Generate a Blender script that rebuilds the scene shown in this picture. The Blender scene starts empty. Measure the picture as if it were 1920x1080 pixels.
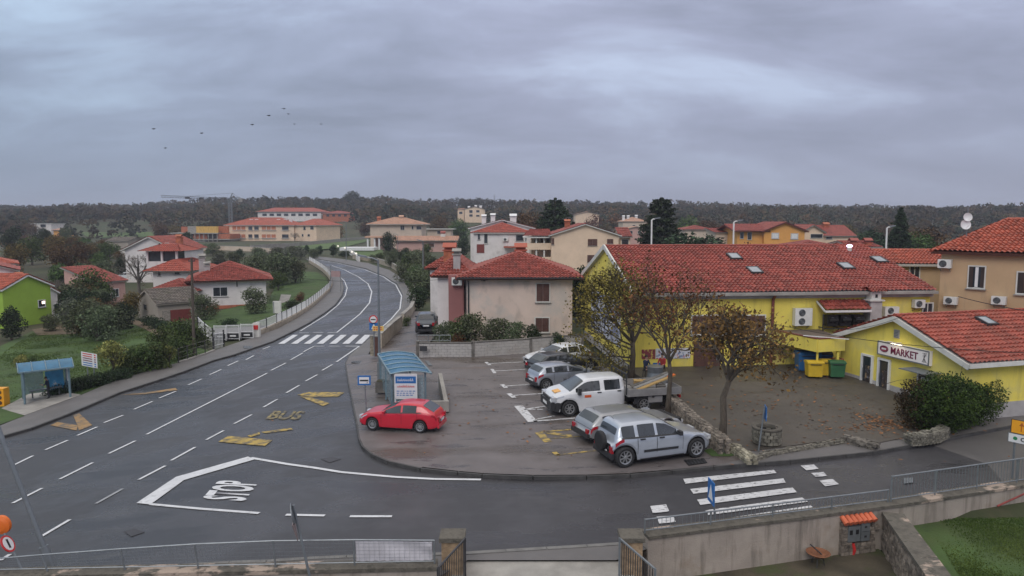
import bpy, bmesh, math, random
from mathutils import Vector, Matrix, noise
R = math.radians
random.seed(7)
scene = bpy.context.scene
C = scene.collection
F = 1300.0; HZ = 9.2; PITCH = math.atan(125/F)
CP, SP = math.cos(PITCH), math.sin(PITCH)

# ------------------------------------------------------------------ terrain
def sstep(a, b, t):
    t = min(1, max(0, (t-a)/(b-a))); return t*t*(3-2*t)
RIDGE = [(-700,28),(-560,27),(-450,30),(-330,36),(-200,37),(-60,35),(60,33),(180,31),(300,28.5),(420,26),(500,24),(600,22),(800,20)]
def ridge(x):
    if x <= RIDGE[0][0]: return RIDGE[0][1]
    for (a,za),(b,zb) in zip(RIDGE, RIDGE[1:]):
        if x <= b: return za+(zb-za)*(x-a)/(b-a)
    return RIDGE[-1][1]
def g(x, y):
    t = -x-4
    if t <= 0: s = 0
    elif t < 6: s = t*t/12*.12
    else: s = (t-3)*.12
    s = 2.6*math.tanh(s/2.6)
    s *= 1-sstep(110, 200, y)
    h = -s
    h += 11*sstep(360, 520, y)
    rx = x*800/max(y, 300)
    h += (ridge(rx)-9-11)*sstep(520, 800, y)
    return h
def ray(px, py):
    u = (px-960)/F; w = (py-540)/F
    return Vector((u, CP-w*SP, -SP-w*CP))
def at(px, py, z=None, off=0.0):
    """ground point seen at pixel"""
    d = ray(px, py)
    if z is not None:
        t = (z-HZ)/d.z
        return Vector((d.x*t, d.y*t, z))
    t = 5.0; prev = t
    while t < 1500:
        x, y = d.x*t, d.y*t
        if HZ+d.z*t <= g(x, y)+off: break
        prev = t; t += max(.5, t*.02)
    lo, hi = prev, t
    for _ in range(30):
        m = (lo+hi)/2
        if HZ+d.z*m <= g(d.x*m, d.y*m)+off: hi = m
        else: lo = m
    return Vector((d.x*hi, d.y*hi, g(d.x*hi, d.y*hi)+off))
def W(px, py, Y):
    d = ray(px, py); t = Y/d.y
    return Vector((d.x*t, Y, HZ+d.z*t))
def onplane(px, py, P, Q):
    """pixel ray meets the vertical plane through P and Q"""
    d = ray(px, py); u = Vector((Q[0]-P[0], Q[1]-P[1], 0)).normalized(); n = Vector((-u.y, u.x, 0))
    t = n.dot(Vector((P[0], P[1], 0)))/n.dot(d)
    return Vector((d.x*t, d.y*t, HZ+d.z*t))

# ------------------------------------------------------------------ materials
def lin(c): return c/12.92 if c <= .04045 else ((c+.055)/1.055)**2.4
MATS = {}
def mat(name, col, rough=.8, var=.15, scale=1.5, bump=0., bscale=20., metal=0., coat=0., spec=.5, col2=None, stretch=None, emit=None, alpha=1, trans=0, island=0., detail=4):
    if name in MATS: return MATS[name]
    m = bpy.data.materials.new(name); m.use_nodes = True; MATS[name] = m
    nt = m.node_tree; N = nt.nodes; L = nt.links; b = N['Principled BSDF']
    tc = N.new('ShaderNodeTexCoord'); src = tc.outputs['Object']
    if stretch:
        mp = N.new('ShaderNodeMapping'); mp.inputs['Scale'].default_value = stretch
        L.new(src, mp.inputs[0]); src2 = mp.outputs[0]
    else: src2 = src
    no = N.new('ShaderNodeTexNoise'); no.inputs['Scale'].default_value = scale; no.inputs['Detail'].default_value = detail; no.inputs['Roughness'].default_value = .6
    L.new(src2, no.inputs['Vector'])
    cr = N.new('ShaderNodeValToRGB'); L.new(no.outputs['Fac'], cr.inputs[0])
    c2 = col2 if col2 else tuple(min(1, c*(1+var)) for c in col)
    c1 = tuple(c*(1-var) for c in col)
    cr.color_ramp.elements[0].position = .33; cr.color_ramp.elements[1].position = .67
    cr.color_ramp.elements[0].color = (*c1, 1); cr.color_ramp.elements[1].color = (*c2, 1)
    out = cr.outputs[0]
    if island:
        ge = N.new('ShaderNodeNewGeometry'); mr = N.new('ShaderNodeMapRange'); L.new(ge.outputs['Random Per Island'], mr.inputs[0])
        mr.inputs['To Min'].default_value = 1-island; mr.inputs['To Max'].default_value = 1+island
        mx = N.new('ShaderNodeVectorMath'); mx.operation = 'SCALE'; L.new(out, mx.inputs[0]); L.new(mr.outputs[0], mx.inputs['Scale']); out = mx.outputs[0]
        oi = N.new('ShaderNodeObjectInfo'); hs = N.new('ShaderNodeHueSaturation'); L.new(out, hs.inputs['Color'])
        mh = N.new('ShaderNodeMapRange'); L.new(oi.outputs['Random'], mh.inputs[0]); mh.inputs['To Min'].default_value = .47; mh.inputs['To Max'].default_value = .53
        mv = N.new('ShaderNodeMapRange'); L.new(oi.outputs['Random'], mv.inputs[0]); mv.inputs['To Min'].default_value = .75; mv.inputs['To Max'].default_value = 1.25
        L.new(mh.outputs[0], hs.inputs['Hue']); L.new(mv.outputs[0], hs.inputs['Value']); out = hs.outputs[0]
    L.new(out, b.inputs['Base Color'])
    b.inputs['Roughness'].default_value = rough; b.inputs['Metallic'].default_value = metal
    b.inputs['Specular IOR Level'].default_value = spec
    if coat: b.inputs['Coat Weight'].default_value = coat; b.inputs['Coat Roughness'].default_value = .05
    if trans: b.inputs['Transmission Weight'].default_value = trans
    if alpha < 1: b.inputs['Alpha'].default_value = alpha
    if bump:
        n2 = N.new('ShaderNodeTexNoise'); n2.inputs['Scale'].default_value = bscale; n2.inputs['Detail'].default_value = 4; L.new(src, n2.inputs['Vector'])
        bp = N.new('ShaderNodeBump'); bp.inputs['Strength'].default_value = bump; bp.inputs['Distance'].default_value = .05
        L.new(n2.outputs[0], bp.inputs['Height']); L.new(bp.outputs[0], b.inputs['Normal'])
    if emit:
        b.inputs['Emission Color'].default_value = (*emit[0], 1); b.inputs['Emission Strength'].default_value = emit[1]
    return m
def layer(m, col, scale, lo, hi, stretch=(1,1,1), amt=1., rough=None, off=(0,0,0), detail=5):
    """a noise-shaped patch layer (stain, wear, moss) over a material's base colour"""
    nt = m.node_tree; N = nt.nodes; L = nt.links; b = N['Principled BSDF']
    tc = N.new('ShaderNodeTexCoord'); mp = N.new('ShaderNodeMapping'); mp.inputs['Scale'].default_value = stretch; mp.inputs['Location'].default_value = off
    L.new(tc.outputs['Object'], mp.inputs[0])
    no = N.new('ShaderNodeTexNoise'); no.inputs['Scale'].default_value = scale; no.inputs['Detail'].default_value = detail; no.inputs['Roughness'].default_value = .62; L.new(mp.outputs[0], no.inputs['Vector'])
    mr = N.new('ShaderNodeMapRange'); mr.inputs['From Min'].default_value = lo; mr.inputs['From Max'].default_value = hi; mr.inputs['To Max'].default_value = amt; L.new(no.outputs[0], mr.inputs[0])
    mx = N.new('ShaderNodeMix'); mx.data_type = 'RGBA'; L.new(mr.outputs[0], mx.inputs[0])
    old = b.inputs['Base Color'].links[0].from_socket; L.new(old, mx.inputs[6]); mx.inputs[7].default_value = (*col, 1)
    L.new(mx.outputs[2], b.inputs['Base Color'])
    if rough is not None:
        mf = N.new('ShaderNodeMix'); L.new(mr.outputs[0], mf.inputs[0])
        s = b.inputs['Roughness']
        if s.is_linked: L.new(s.links[0].from_socket, mf.inputs[2])
        else: mf.inputs[2].default_value = s.default_value
        mf.inputs[3].default_value = rough; L.new(mf.outputs[0], s)
    return m
def tile_mat(name, col, var=.3, pu=.3, pv=.4, moss=None):
    """clay tiles: tone per tile from the UV (metres), weathering by noise"""
    m = bpy.data.materials.new(name); m.use_nodes = True; MATS[name] = m
    nt = m.node_tree; N = nt.nodes; L = nt.links; b = N['Principled BSDF']
    uv = N.new('ShaderNodeUVMap'); uv.uv_map = 'uv'
    mp = N.new('ShaderNodeMapping'); mp.inputs['Scale'].default_value = (1/pu, 1/pv, 1); L.new(uv.outputs[0], mp.inputs[0])
    fl = N.new('ShaderNodeVectorMath'); fl.operation = 'FLOOR'; L.new(mp.outputs[0], fl.inputs[0])
    wn = N.new('ShaderNodeTexWhiteNoise'); L.new(fl.outputs[0], wn.inputs[0])
    no = N.new('ShaderNodeTexNoise'); no.inputs['Scale'].default_value = .35; no.inputs['Detail'].default_value = 6; L.new(uv.outputs[0], no.inputs['Vector'])
    ad = N.new('ShaderNodeMath'); ad.operation = 'ADD'; L.new(wn.outputs['Value'], ad.inputs[0]); L.new(no.outputs[0], ad.inputs[1])
    cr = N.new('ShaderNodeValToRGB'); mh = N.new('ShaderNodeMath'); mh.operation = 'MULTIPLY'; mh.inputs[1].default_value = .55; L.new(ad.outputs[0], mh.inputs[0]); L.new(mh.outputs[0], cr.inputs[0])
    cr.color_ramp.elements[0].color = (*[c*(1-var) for c in col], 1); cr.color_ramp.elements[1].color = (*[min(1, c*(1+var)) for c in col], 1)
    cr.color_ramp.elements[0].position = .2; cr.color_ramp.elements[1].position = .8
    L.new(cr.outputs[0], b.inputs['Base Color']); b.inputs['Roughness'].default_value = .55
    layer(m, tuple(c*.45 for c in col), .55, .54, .74, amt=.4); layer(m, (.30,.20,.15), 1.7, .60, .74, amt=.35, off=(5,5,5))
    if moss: layer(m, moss, .9, .52, .7, amt=.55)
    return m

# ------------------------------------------------------------------ mesh building
class MB:
    def __init__(s): s.v = []; s.f = []; s.m = []; s.uv = []; s.mi = 0
    def add(s, vs, fs, uvs=None):
        o = len(s.v); s.v.extend([tuple(v) for v in vs])
        for i, f in enumerate(fs):
            s.f.append(tuple(o+k for k in f)); s.m.append(s.mi)
            s.uv.append([uvs[k] for k in f] if uvs else [(0,0)]*len(f))
    def quad(s, a, b, c, d): s.add([a,b,c,d], [(0,1,2,3)])
    def poly(s, pts): s.add(pts, [tuple(range(len(pts)))])
    def obox(s, c, ax, ay, az):
        """box from centre and three half-axis vectors"""
        c = Vector(c); ax = Vector(ax); ay = Vector(ay); az = Vector(az)
        vs = [c+ax*i+ay*j+az*k for k in (-1,1) for j in (-1,1) for i in (-1,1)]
        s.add(vs, [(0,2,3,1),(4,5,7,6),(0,1,5,4),(2,6,7,3),(0,4,6,2),(1,3,7,5)])
    def box(s, x0, x1, y0, y1, z0, z1):
        s.obox(((x0+x1)/2,(y0+y1)/2,(z0+z1)/2), ((x1-x0)/2,0,0), (0,(y1-y0)/2,0), (0,0,(z1-z0)/2))
    def bar(s, p, q, w, h=None, up=(0,0,1)):
        """rectangular bar p->q, w wide, h high"""
        p = Vector(p); q = Vector(q); h = h or w; d = q-p
        if d.length < 1e-6: return
        dn = d.normalized(); side = dn.cross(Vector(up))
        if side.length < 1e-4: side = dn.cross(Vector((0,1,0)))
        side.normalize(); u2 = side.cross(dn)
        s.obox((p+q)/2, d/2, side*w/2, u2*h/2)
    def tube(s, pts, rs, n=8, cap=True):
        pts = [Vector(p) for p in pts]
        if not hasattr(rs, '__len__'): rs = [rs]*len(pts)
        rings = []; prev = None; o = len(s.v)
        for i, p in enumerate(pts):
            d = (pts[min(i+1, len(pts)-1)]-pts[max(i-1, 0)]).normalized()
            if prev is None:
                a = d.cross(Vector((0,0,1)))
                if a.length < .05: a = d.cross(Vector((1,0,0)))
                a.normalize()
            else:
                a = prev-d*prev.dot(d)
                if a.length < 1e-4: a = d.cross(Vector((1,0,0)))
                a.normalize()
            prev = a; b = d.cross(a)
            rings.append([p+(a*math.cos(2*math.pi*k/n)+b*math.sin(2*math.pi*k/n))*rs[i] for k in range(n)])
        vs = [v for r in rings for v in r]; fs = []
        for i in range(len(pts)-1):
            for k in range(n):
                k2 = (k+1) % n
                fs.append((i*n+k, i*n+k2, (i+1)*n+k2, (i+1)*n+k))
        if cap:
            fs.append(tuple(reversed(range(n)))); fs.append(tuple((len(pts)-1)*n+k for k in range(n)))
        s.add(vs, fs)
    def cyl(s, p, q, r, n=12, r2=None): s.tube([p, q], [r, r if r2 is None else r2], n)
    def lathe(s, c, prof, n=24, axis='z'):
        c = Vector(c); vs = []; fs = []
        for (r, h) in prof:
            for k in range(n):
                a = 2*math.pi*k/n; x, y = r*math.cos(a), r*math.sin(a)
                vs.append(c+(Vector((x,y,h)) if axis == 'z' else Vector((x,h,y)) if axis == 'y' else Vector((h,x,y))))
        for i in range(len(prof)-1):
            for k in range(n):
                k2 = (k+1) % n; fs.append((i*n+k, i*n+k2, (i+1)*n+k2, (i+1)*n+k))
        s.add(vs, fs)
    def prism(s, pts, n, t):
        """flat outline pts extruded along vector n*t"""
        n = Vector(n).normalized()*t; k = len(pts)
        vs = [Vector(p) for p in pts]+[Vector(p)+n for p in pts]
        s.add(vs, [tuple(range(k)), tuple(reversed(range(k, 2*k)))]+[(i, (i+1)%k, (i+1)%k+k, i+k)[::-1] for i in range(k)])
    def build(s, name, m=None, parent=None, smooth=False, loc=None):
        me = bpy.data.meshes.new(name)
        o = bpy.data.objects.new(name, me); C.objects.link(o)
        base = Vector((0,0,0))
        if parent is not None:
            o.parent = parent; r = parent
            while r.parent: r = r.parent
            if r.get('worldbuilt'): base = Vector(r.location)
        elif loc is not None:
            base = Vector(loc); o.location = base
        vs = [(v[0]-base.x, v[1]-base.y, v[2]-base.z) for v in s.v] if base.length else s.v
        me.from_pydata(vs, [], s.f)
        mats = m if isinstance(m, (list, tuple)) else [m]
        for mm in mats: me.materials.append(MATS[mm] if isinstance(mm, str) else mm)
        if len(mats) > 1: me.polygons.foreach_set('material_index', s.m)
        ul = me.uv_layers.new(name='uv'); flat = []
        for l in s.uv:
            for c in l: flat.extend(c)
        ul.data.foreach_set('uv', flat)
        if smooth: me.polygons.foreach_set('use_smooth', [True]*len(me.polygons))
        me.update()
        return o
def tag(o, label=None, cat=None, group=None, kind=None):
    if label: o['label'] = label
    if cat: o['category'] = cat
    if group: o['group'] = group
    if kind: o['kind'] = kind
    return o
def thing(name, label, cat, loc=(0,0,0), rz=0, group=None, world=False, scale=None):
    o = bpy.data.objects.new(name, None); C.objects.link(o); o.location = loc; o.rotation_euler = (0,0,rz); o.empty_display_size = .3
    if world: o['worldbuilt'] = 1
    if scale: o.scale = (scale,)*3 if not hasattr(scale, '__len__') else scale
    return tag(o, label, cat, group)
def dup(root, loc, rz, label=None, group=None, scale=None, cat=None):
    r = root.copy(); C.objects.link(r); r.location = loc; r.rotation_euler = (0,0,rz)
    if scale: r.scale = (scale,)*3 if not hasattr(scale, '__len__') else scale
    if label: r['label'] = label
    if group: r['group'] = group
    if cat: r['category'] = cat
    for ch in list(root.children):
        c = ch.copy(); C.objects.link(c); c.parent = r
        for gg in ch.children:
            d = gg.copy(); C.objects.link(d); d.parent = c
    return r
def struct(name, mb, m, smooth=False): return tag(mb.build(name, m, smooth=smooth), kind='structure')
def drape(pts, off, m, name, maxlen=1.5, thick=0, zfun=None):
    """ground polygon (world xy) triangulated finely and laid on the terrain"""
    zf = zfun or g
    bm = bmesh.new(); vs = [bm.verts.new((p[0], p[1], 0)) for p in pts]
    f = bm.faces.new(vs); bmesh.ops.triangulate(bm, faces=[f], quad_method='BEAUTY', ngon_method='BEAUTY')
    for _ in range(9):
        es = [e for e in bm.edges if e.calc_length() > maxlen]
        if not es: break
        bmesh.ops.subdivide_edges(bm, edges=es, cuts=1); bmesh.ops.triangulate(bm, faces=[f for f in bm.faces if len(f.verts) > 3])
    bmesh.ops.beautify_fill(bm, faces=bm.faces[:], edges=bm.edges[:])
    bmesh.ops.recalc_face_normals(bm, faces=bm.faces)
    if sum(f.normal.z for f in bm.faces) < 0: bmesh.ops.reverse_faces(bm, faces=bm.faces)
    if thick:
        be = [e for e in bm.edges if e.is_boundary]
        r = bmesh.ops.extrude_edge_only(bm, edges=be)
        lows = set(v for v in r['geom'] if isinstance(v, bmesh.types.BMVert))
    else: lows = set()
    for v in bm.verts: v.co.z = zf(v.co.x, v.co.y)+off-(thick if v in lows else 0)
    me = bpy.data.meshes.new(name); bm.to_mesh(me); bm.free(); me.materials.append(MATS[m] if isinstance(m, str) else m)
    o = bpy.data.objects.new(name, me); C.objects.link(o); return tag(o, kind='structure')
def join_objs(objs, name):
    """merge already-built meshes of one painted marking set into one"""
    bm = bmesh.new()
    for o in objs: bm.from_mesh(o.data)
    me = bpy.data.meshes.new(name); bm.to_mesh(me); bm.free(); me.materials.append(objs[0].data.materials[0])
    for o in objs:
        d = o.data; bpy.data.objects.remove(o); bpy.data.meshes.remove(d)
    o = bpy.data.objects.new(name, me); C.objects.link(o); return tag(o, kind='structure')
FONTC = {}
def text_part(body, m, parent, o, ux, uy, h, name='lettering', depth=.004, width=None, bold=0.0, align='CENTER'):
    """extruded lettering; o = centre point, ux baseline dir, uy up dir, h cap height"""
    cu = bpy.data.curves.new(name, 'FONT'); cu.body = body; cu.size = 1; cu.extrude = .01; cu.offset = bold; cu.align_x = align; cu.align_y = 'CENTER'; cu.resolution_u = 3
    t = bpy.data.objects.new(name, cu); C.objects.link(t)
    dg = bpy.context.evaluated_depsgraph_get(); me = bpy.data.meshes.new_from_object(t.evaluated_get(dg)); bpy.data.objects.remove(t)
    xs = [v.co.x for v in me.vertices]; w = max(xs)-min(xs); cx = (max(xs)+min(xs))/2
    ys = [v.co.y for v in me.vertices]; hh = max(ys)-min(ys); cy = (max(ys)+min(ys))/2
    ux = Vector(ux).normalized(); uy = Vector(uy).normalized(); n = ux.cross(uy)
    sx = (width/w) if width else h/hh; sy = h/hh
    o = Vector(o); base = Vector((0,0,0)); r = parent
    while r is not None and r.parent: r = r.parent
    if r is not None and r.get('worldbuilt'): base = Vector(r.location)
    for v in me.vertices: v.co = o+ux*((v.co.x-cx)*sx)+uy*((v.co.y-cy)*sy)+n*(v.co.z/.01*depth)-base
    me.materials.clear(); me.materials.append(MATS[m] if isinstance(m, str) else m)
    ob = bpy.data.objects.new(name, me); C.objects.link(ob); ob.parent = parent
    return ob

# ------------------------------------------------------------------ palette
mat('asphalt', (.038,.037,.042), .45, .16, .5, .25, 60, detail=8)
layer(MATS['asphalt'], (.054,.052,.057), .12, .47, .58, amt=.9, rough=.2)
layer(MATS['asphalt'], (.030,.029,.033), .4, .53, .62, stretch=(.35,1,1), amt=.8, rough=.10)
layer(MATS['asphalt'], (.05,.05,.058), 4, .6, .7, stretch=(.15,1,1), amt=.5, rough=.3, off=(2,2,0))
layer(MATS['asphalt'], (.082,.08,.084), 1.2, .56, .72, stretch=(.3,1,1), amt=.5, rough=.5, off=(7,5,0))
mat('asphalt_new', (.05,.051,.06), .5, .14, .8, .25, 60, detail=8)
layer(MATS['asphalt_new'], (.075,.078,.09), .3, .5, .65, stretch=(1,.3,1), amt=.5, rough=.35)
mat('asphalt_old', (.085,.08,.08), .6, .12, .8, .25, 60, detail=8)
mat('lot', (.135,.118,.118), .5, .16, .6, .3, 50, detail=8)
layer(MATS['lot'], (.075,.058,.045), .35, .50, .62, stretch=(.4,1,1), amt=.85, rough=.22)
layer(MATS['lot'], (.06,.055,.057), 1.6, .56, .62, stretch=(.3,1,1), amt=.7, rough=.12, off=(5,3,0))
layer(MATS['lot'], (.17,.155,.155), .8, .55, .7, stretch=(.3,1,1), amt=.5, off=(8,1,0))
layer(MATS['lot'], (.15,.085,.045), .35, .62, .74, stretch=(.35,1,1), amt=.7, off=(11,7,0))
mat('forecourt', (.072,.062,.052), .6, .2, .6, .35, 45, detail=8)
layer(MATS['forecourt'], (.095,.072,.048), 1.1, .55, .7, stretch=(.3,1,1), amt=.6)
layer(MATS['forecourt'], (.045,.04,.036), 1.3, .55, .66, stretch=(.35,1,1), amt=.6, rough=.35, off=(2,9,1))
mat('pavement', (.13,.122,.122), .6, .13, .7, .25, 50, detail=8)
layer(MATS['pavement'], (.09,.088,.09), .5, .5, .7, amt=.6, rough=.4)
mat('kerb', (.16,.155,.15), .7, .25, 2)
mat('kerb_dark', (.06,.058,.058), .6, .3, 2)
mat('ground', (.055,.05,.026), .95, .35, .08, .6, 3, detail=9)
layer(MATS['ground'], (.034,.055,.016), .05, .42, .6, amt=.85)
layer(MATS['ground'], (.12,.095,.06), .3, .6, .75, amt=.6, off=(3,1,0))
mat('lawn', (.047,.088,.019), .9, .3, .5, .7, 18, detail=9)
layer(MATS['lawn'], (.055,.066,.018), .22, .5, .68, amt=.6)
layer(MATS['lawn'], (.03,.055,.018), 1.6, .55, .7, amt=.6, off=(4,4,4))
mat('field', (.075,.12,.035), .95, .15, .05, .3, 1)
mat('earth', (.075,.062,.042), .9, .4, .7, .6, 14, detail=8)
layer(MATS['earth'], (.06,.075,.025), .8, .48, .6, amt=.8)
mat('soil_bank', (.13,.095,.06), .9, .3, 1, .6, 10)
mat('paint_white', (.60,.61,.64), .6, .1, 2, detail=8)
layer(MATS['paint_white'], (.22,.22,.24), 5, .56, .70, amt=.6)
mat('paint_worn', (.56,.56,.58), .65, .1, 2, detail=8)
layer(MATS['paint_worn'], (.09,.09,.095), 9, .56, .62, stretch=(.5,1.4,1), amt=.9)
mat('paint_faint', (.28,.29,.31), .65, .2, 3)
mat('paint_yellow', (.46,.32,.07), .65, .15, 2)
layer(MATS['paint_yellow'], (.085,.078,.07), 3.2, .42, .60, amt=.92)
mat('paint_faded', (.30,.235,.085), .65, .15, 2)
layer(MATS['paint_faded'], (.075,.07,.065), 3.5, .42, .56, amt=.9)
mat('paint_orange', (.30,.18,.07), .65, .15, 2)
layer(MATS['paint_orange'], (.10,.09,.08), 2.2, .48, .62, amt=.85)
mat('metal_grey', (.20,.22,.24), .45, .1, 5, metal=.4)
mat('metal_galv', (.23,.25,.27), .4, .12, 5, metal=.5)
mat('metal_dark', (.035,.035,.04), .5, .2, 5)
mat('metal_blue', (.17,.25,.30), .45, .1, 5, metal=.3)
mat('black', (.012,.012,.014), .6, .2, 5)
mat('rubber', (.018,.018,.02), .75, .2, 8)
mat('glass_dark', (.02,.025,.035), .06, .3, 2, spec=.8)
mat('glass_house', (.03,.035,.045), .12, .4, .8, spec=.7)
mat('white', (.72,.72,.73), .5, .05, 3)
mat('offwhite', (.62,.61,.58), .7, .1, 2)
mat('plastic_white', (.68,.68,.66), .45, .06, 4)
mat('concrete', (.30,.285,.265), .85, .2, 1.2, .3, 25)
mat('concrete_dark', (.14,.13,.12), .9, .35, 2, .4, 25)
mat('brown_shutter', (.10,.045,.035), .6, .2, 3)
mat('dark_shutter', (.035,.022,.02), .6, .2, 3)
mat('red_pipe', (.16,.045,.035), .5, .2, 2)
mat('redsign', (.55,.03,.03), .5, .05, 3)
mat('bluesign', (.02,.14,.42), .4, .05, 3)
mat('orange', (.75,.16,.02), .45, .05, 3)
mat('signyellow', (.85,.38,.02), .45, .05, 3)
mat('wood_pole', (.085,.068,.055), .85, .3, 3, stretch=(4,4,.5))
mat('brick', (.40,.13,.07), .85, .3, 2, .3, 30)
mat('timber_form', (.62,.38,.10), .7, .25, 1, stretch=(3,3,.4))
mat('stone', (.27,.24,.19), .9, .5, 6, .8, 12, detail=6, island=.35)
mat('stone_dark', (.15,.135,.115), .9, .5, 6, .8, 12, detail=6, island=.35)
mat('coping', (.12,.108,.09), .9, .35, 3, .6, 18, detail=8)
layer(MATS['coping'], (.42,.33,.27), 1.1, .56, .6, stretch=(.6,1,1), amt=.95)
layer(MATS['coping'], (.04,.037,.03), 3, .55, .65, amt=.7)
tile_mat('tile_red', (.26,.058,.043), .4, .26, .35)
tile_mat('tile_red_dark', (.33,.07,.045), .3)
tile_mat('tile_orange', (.34,.078,.045), .35, .26, .35)
tile_mat('tile_orange2', (.29,.062,.040), .35, .26, .35, moss=(.16,.06,.04))
tile_mat('tile_grey', (.13,.11,.095), .35, moss=(.09,.09,.05))
tile_mat('tile_pale', (.45,.26,.18), .25)
# ------------------------------------------------------------------ building kit
for nm, c in dict(wall_yellow=(.80,.66,.125), wall_beige=(.62,.46,.34), wall_tan=(.52,.36,.215), wall_white=(.72,.68,.67), wall_cream=(.76,.58,.43), wall_lime=(.30,.46,.06), wall_pink=(.55,.34,.30), wall_orange=(.74,.36,.10), wall_grey=(.34,.30,.26), wall_pale=(.60,.49,.40), wall_central=(.68,.545,.475), wall_rose=(.30,.13,.125)).items():
    mat(nm, c, .9, .07, .7, .15, 30, detail=7)
layer(MATS['wall_central'], (.30,.26,.23), 1.4, .53, .66, stretch=(1,1,.5), amt=.35)
layer(MATS['wall_central'], (.5,.47,.44), .3, .5, .6, amt=.6, off=(3,1,2))
layer(MATS['wall_yellow'], (.36,.29,.10), 1.3, .52, .75, stretch=(2.5,2.5,.25), amt=.42); layer(MATS['wall_yellow'], (.62,.54,.2), .5, .5, .62, amt=.6, off=(3,3,3))
layer(MATS['wall_tan'], (.30,.22,.16), 1.3, .55, .75, stretch=(2.5,2.5,.3), amt=.5)
layer(MATS['wall_white'], (.45,.42,.40), .8, .55, .7, amt=.5)
mat('plinth', (.40,.38,.38), .9, .15, 1.5, .2, 30)
mat('curtain', (.30,.29,.27), .9, .3, 6)

def window(root, c, u, n, w, h, style='open', shut='brown_shutter', frame='offwhite', sill=True, name='window'):
    u = Vector(u).normalized(); n = Vector(n).normalized(); z = Vector((0,0,1)); c = Vector(c); t = .07 if w > .5 else .04
    mb = MB()
    for a, b in ((-1,0),(1,0)): mb.obox(c+u*(a*(w/2+t/2))+n*.03, u*t/2, n*.035, z*(h/2+t))
    for a in (-1,1): mb.obox(c+z*(a*(h/2+t/2))+n*.03, u*w/2, n*.035, z*t/2)
    if style in ('open','double'): mb.obox(c+n*.026, u*.025, n*.02, z*h/2)
    win = mb.build(name, frame, root)
    if style != 'shut':
        mb = MB(); mb.obox(c+n*.008, u*w/2, n*.006, z*h/2); mb.build('pane', 'glass_house', win)
    if style == 'shut':
        mb = MB()
        for a in (-1,1):
            cc = c+u*(a*w/4)
            mb.obox(cc+n*.035, u*(w/4-.01), n*.015, z*h/2)
            k = max(3, int(h/.11)) if w > .6 else 3
            for i in range(k): mb.obox(cc+z*(-h/2+(i+.5)*h/k)+n*.055, u*(w/4-.05), n*.008, z*(h/k*.32))
        mb.build('shutter', shut, win)
    if style == 'open' and shut and w > .6:
        for a in (-1,1):
            mb = MB(); mb.obox(c+u*(a*(w*.75+t+.02))+n*.03, u*w*.24, n*.02, z*h/2)
            mb.build('shutter', shut, win)
    if sill:
        mb = MB(); mb.obox(c-z*(h/2+t+.03)+n*.06, u*(w/2+t+.06), n*.09, z*.03); mb.build('sill', 'concrete', win)
    return win
def roof_face(mb, e0, e1, t1, t0, pu=.3, pv=.4, amp=.08, seg=6):
    """tiled slope: eave e0->e1, top edge t0..t1 (same sides)"""
    e0, e1, t0, t1 = map(Vector, (e0, e1, t0, t1))
    u = (e1-e0); Lw = u.length; u.normalize(); n = u.cross((t0-e0) if (t0-e0).length > .1 else (t1-e0)).normalized()
    if n.z < 0: n = -n
    v = n.cross(u); 
    if v.dot((t0+t1)/2-e0) < 0: v = -v
    V = (t0-e0).dot(v); aL = (t0-e0).dot(u); aR = Lw-(t1-e0).dot(u)
    nu = max(1, round(Lw/pu))*seg; nv = max(1, math.ceil(V/pv)); rows = []
    for j in range(nv): rows += [(j*pv, .08), (min(V, (j+1)*pv), .012)]
    vs = []; uvs = []; fs = []
    for (vv, lift) in rows:
        for i in range(nu+1):
            e = Lw*i/nu; vm = V
            if aL > .01: vm = min(vm, e*V/aL)
            if aR > .01: vm = min(vm, (Lw-e)*V/aR)
            y = min(vv, vm); ph = (i % seg)/seg
            x = e
            if aL < -.01: x = e+aL*y/V*(1-e/Lw)      # flare where the top is wider than the eave
            if aR < -.01: x = x-aR*y/V*(e/Lw)
            hgt = lift+amp*(math.cos(2*math.pi*ph)*.5+.5)**.7+.018*math.sin(int(i/seg)*12.9898+int((vv+.01)/pv)*78.233)
            vs.append(e0+u*x+v*y+n*hgt); uvs.append((e, y+ (.001 if lift > .05 else -.001)))
    w = nu+1
    for r in range(len(rows)-1):
        for i in range(nu):
            a, b, c, d = r*w+i, r*w+i+1, (r+1)*w+i+1, (r+1)*w+i
            if (vs[a]-vs[d]).length < .004 and (vs[b]-vs[c]).length < .004: continue
            fs.append((a,b,c,d))
    mb.add(vs, fs, uvs)
def ridge_cap(mb, p, q, r=.13):
    p = Vector(p); q = Vector(q); L_ = (q-p).length; n = max(2, int(L_/.4)); pts = []; rs = []
    for i in range(n):
        a = p.lerp(q, i/n); b = p.lerp(q, (i+.96)/n); pts += [a, b]; rs += [r*1.12, r*.92]
    mb.tube(pts, rs, 8)
class House: pass
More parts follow.
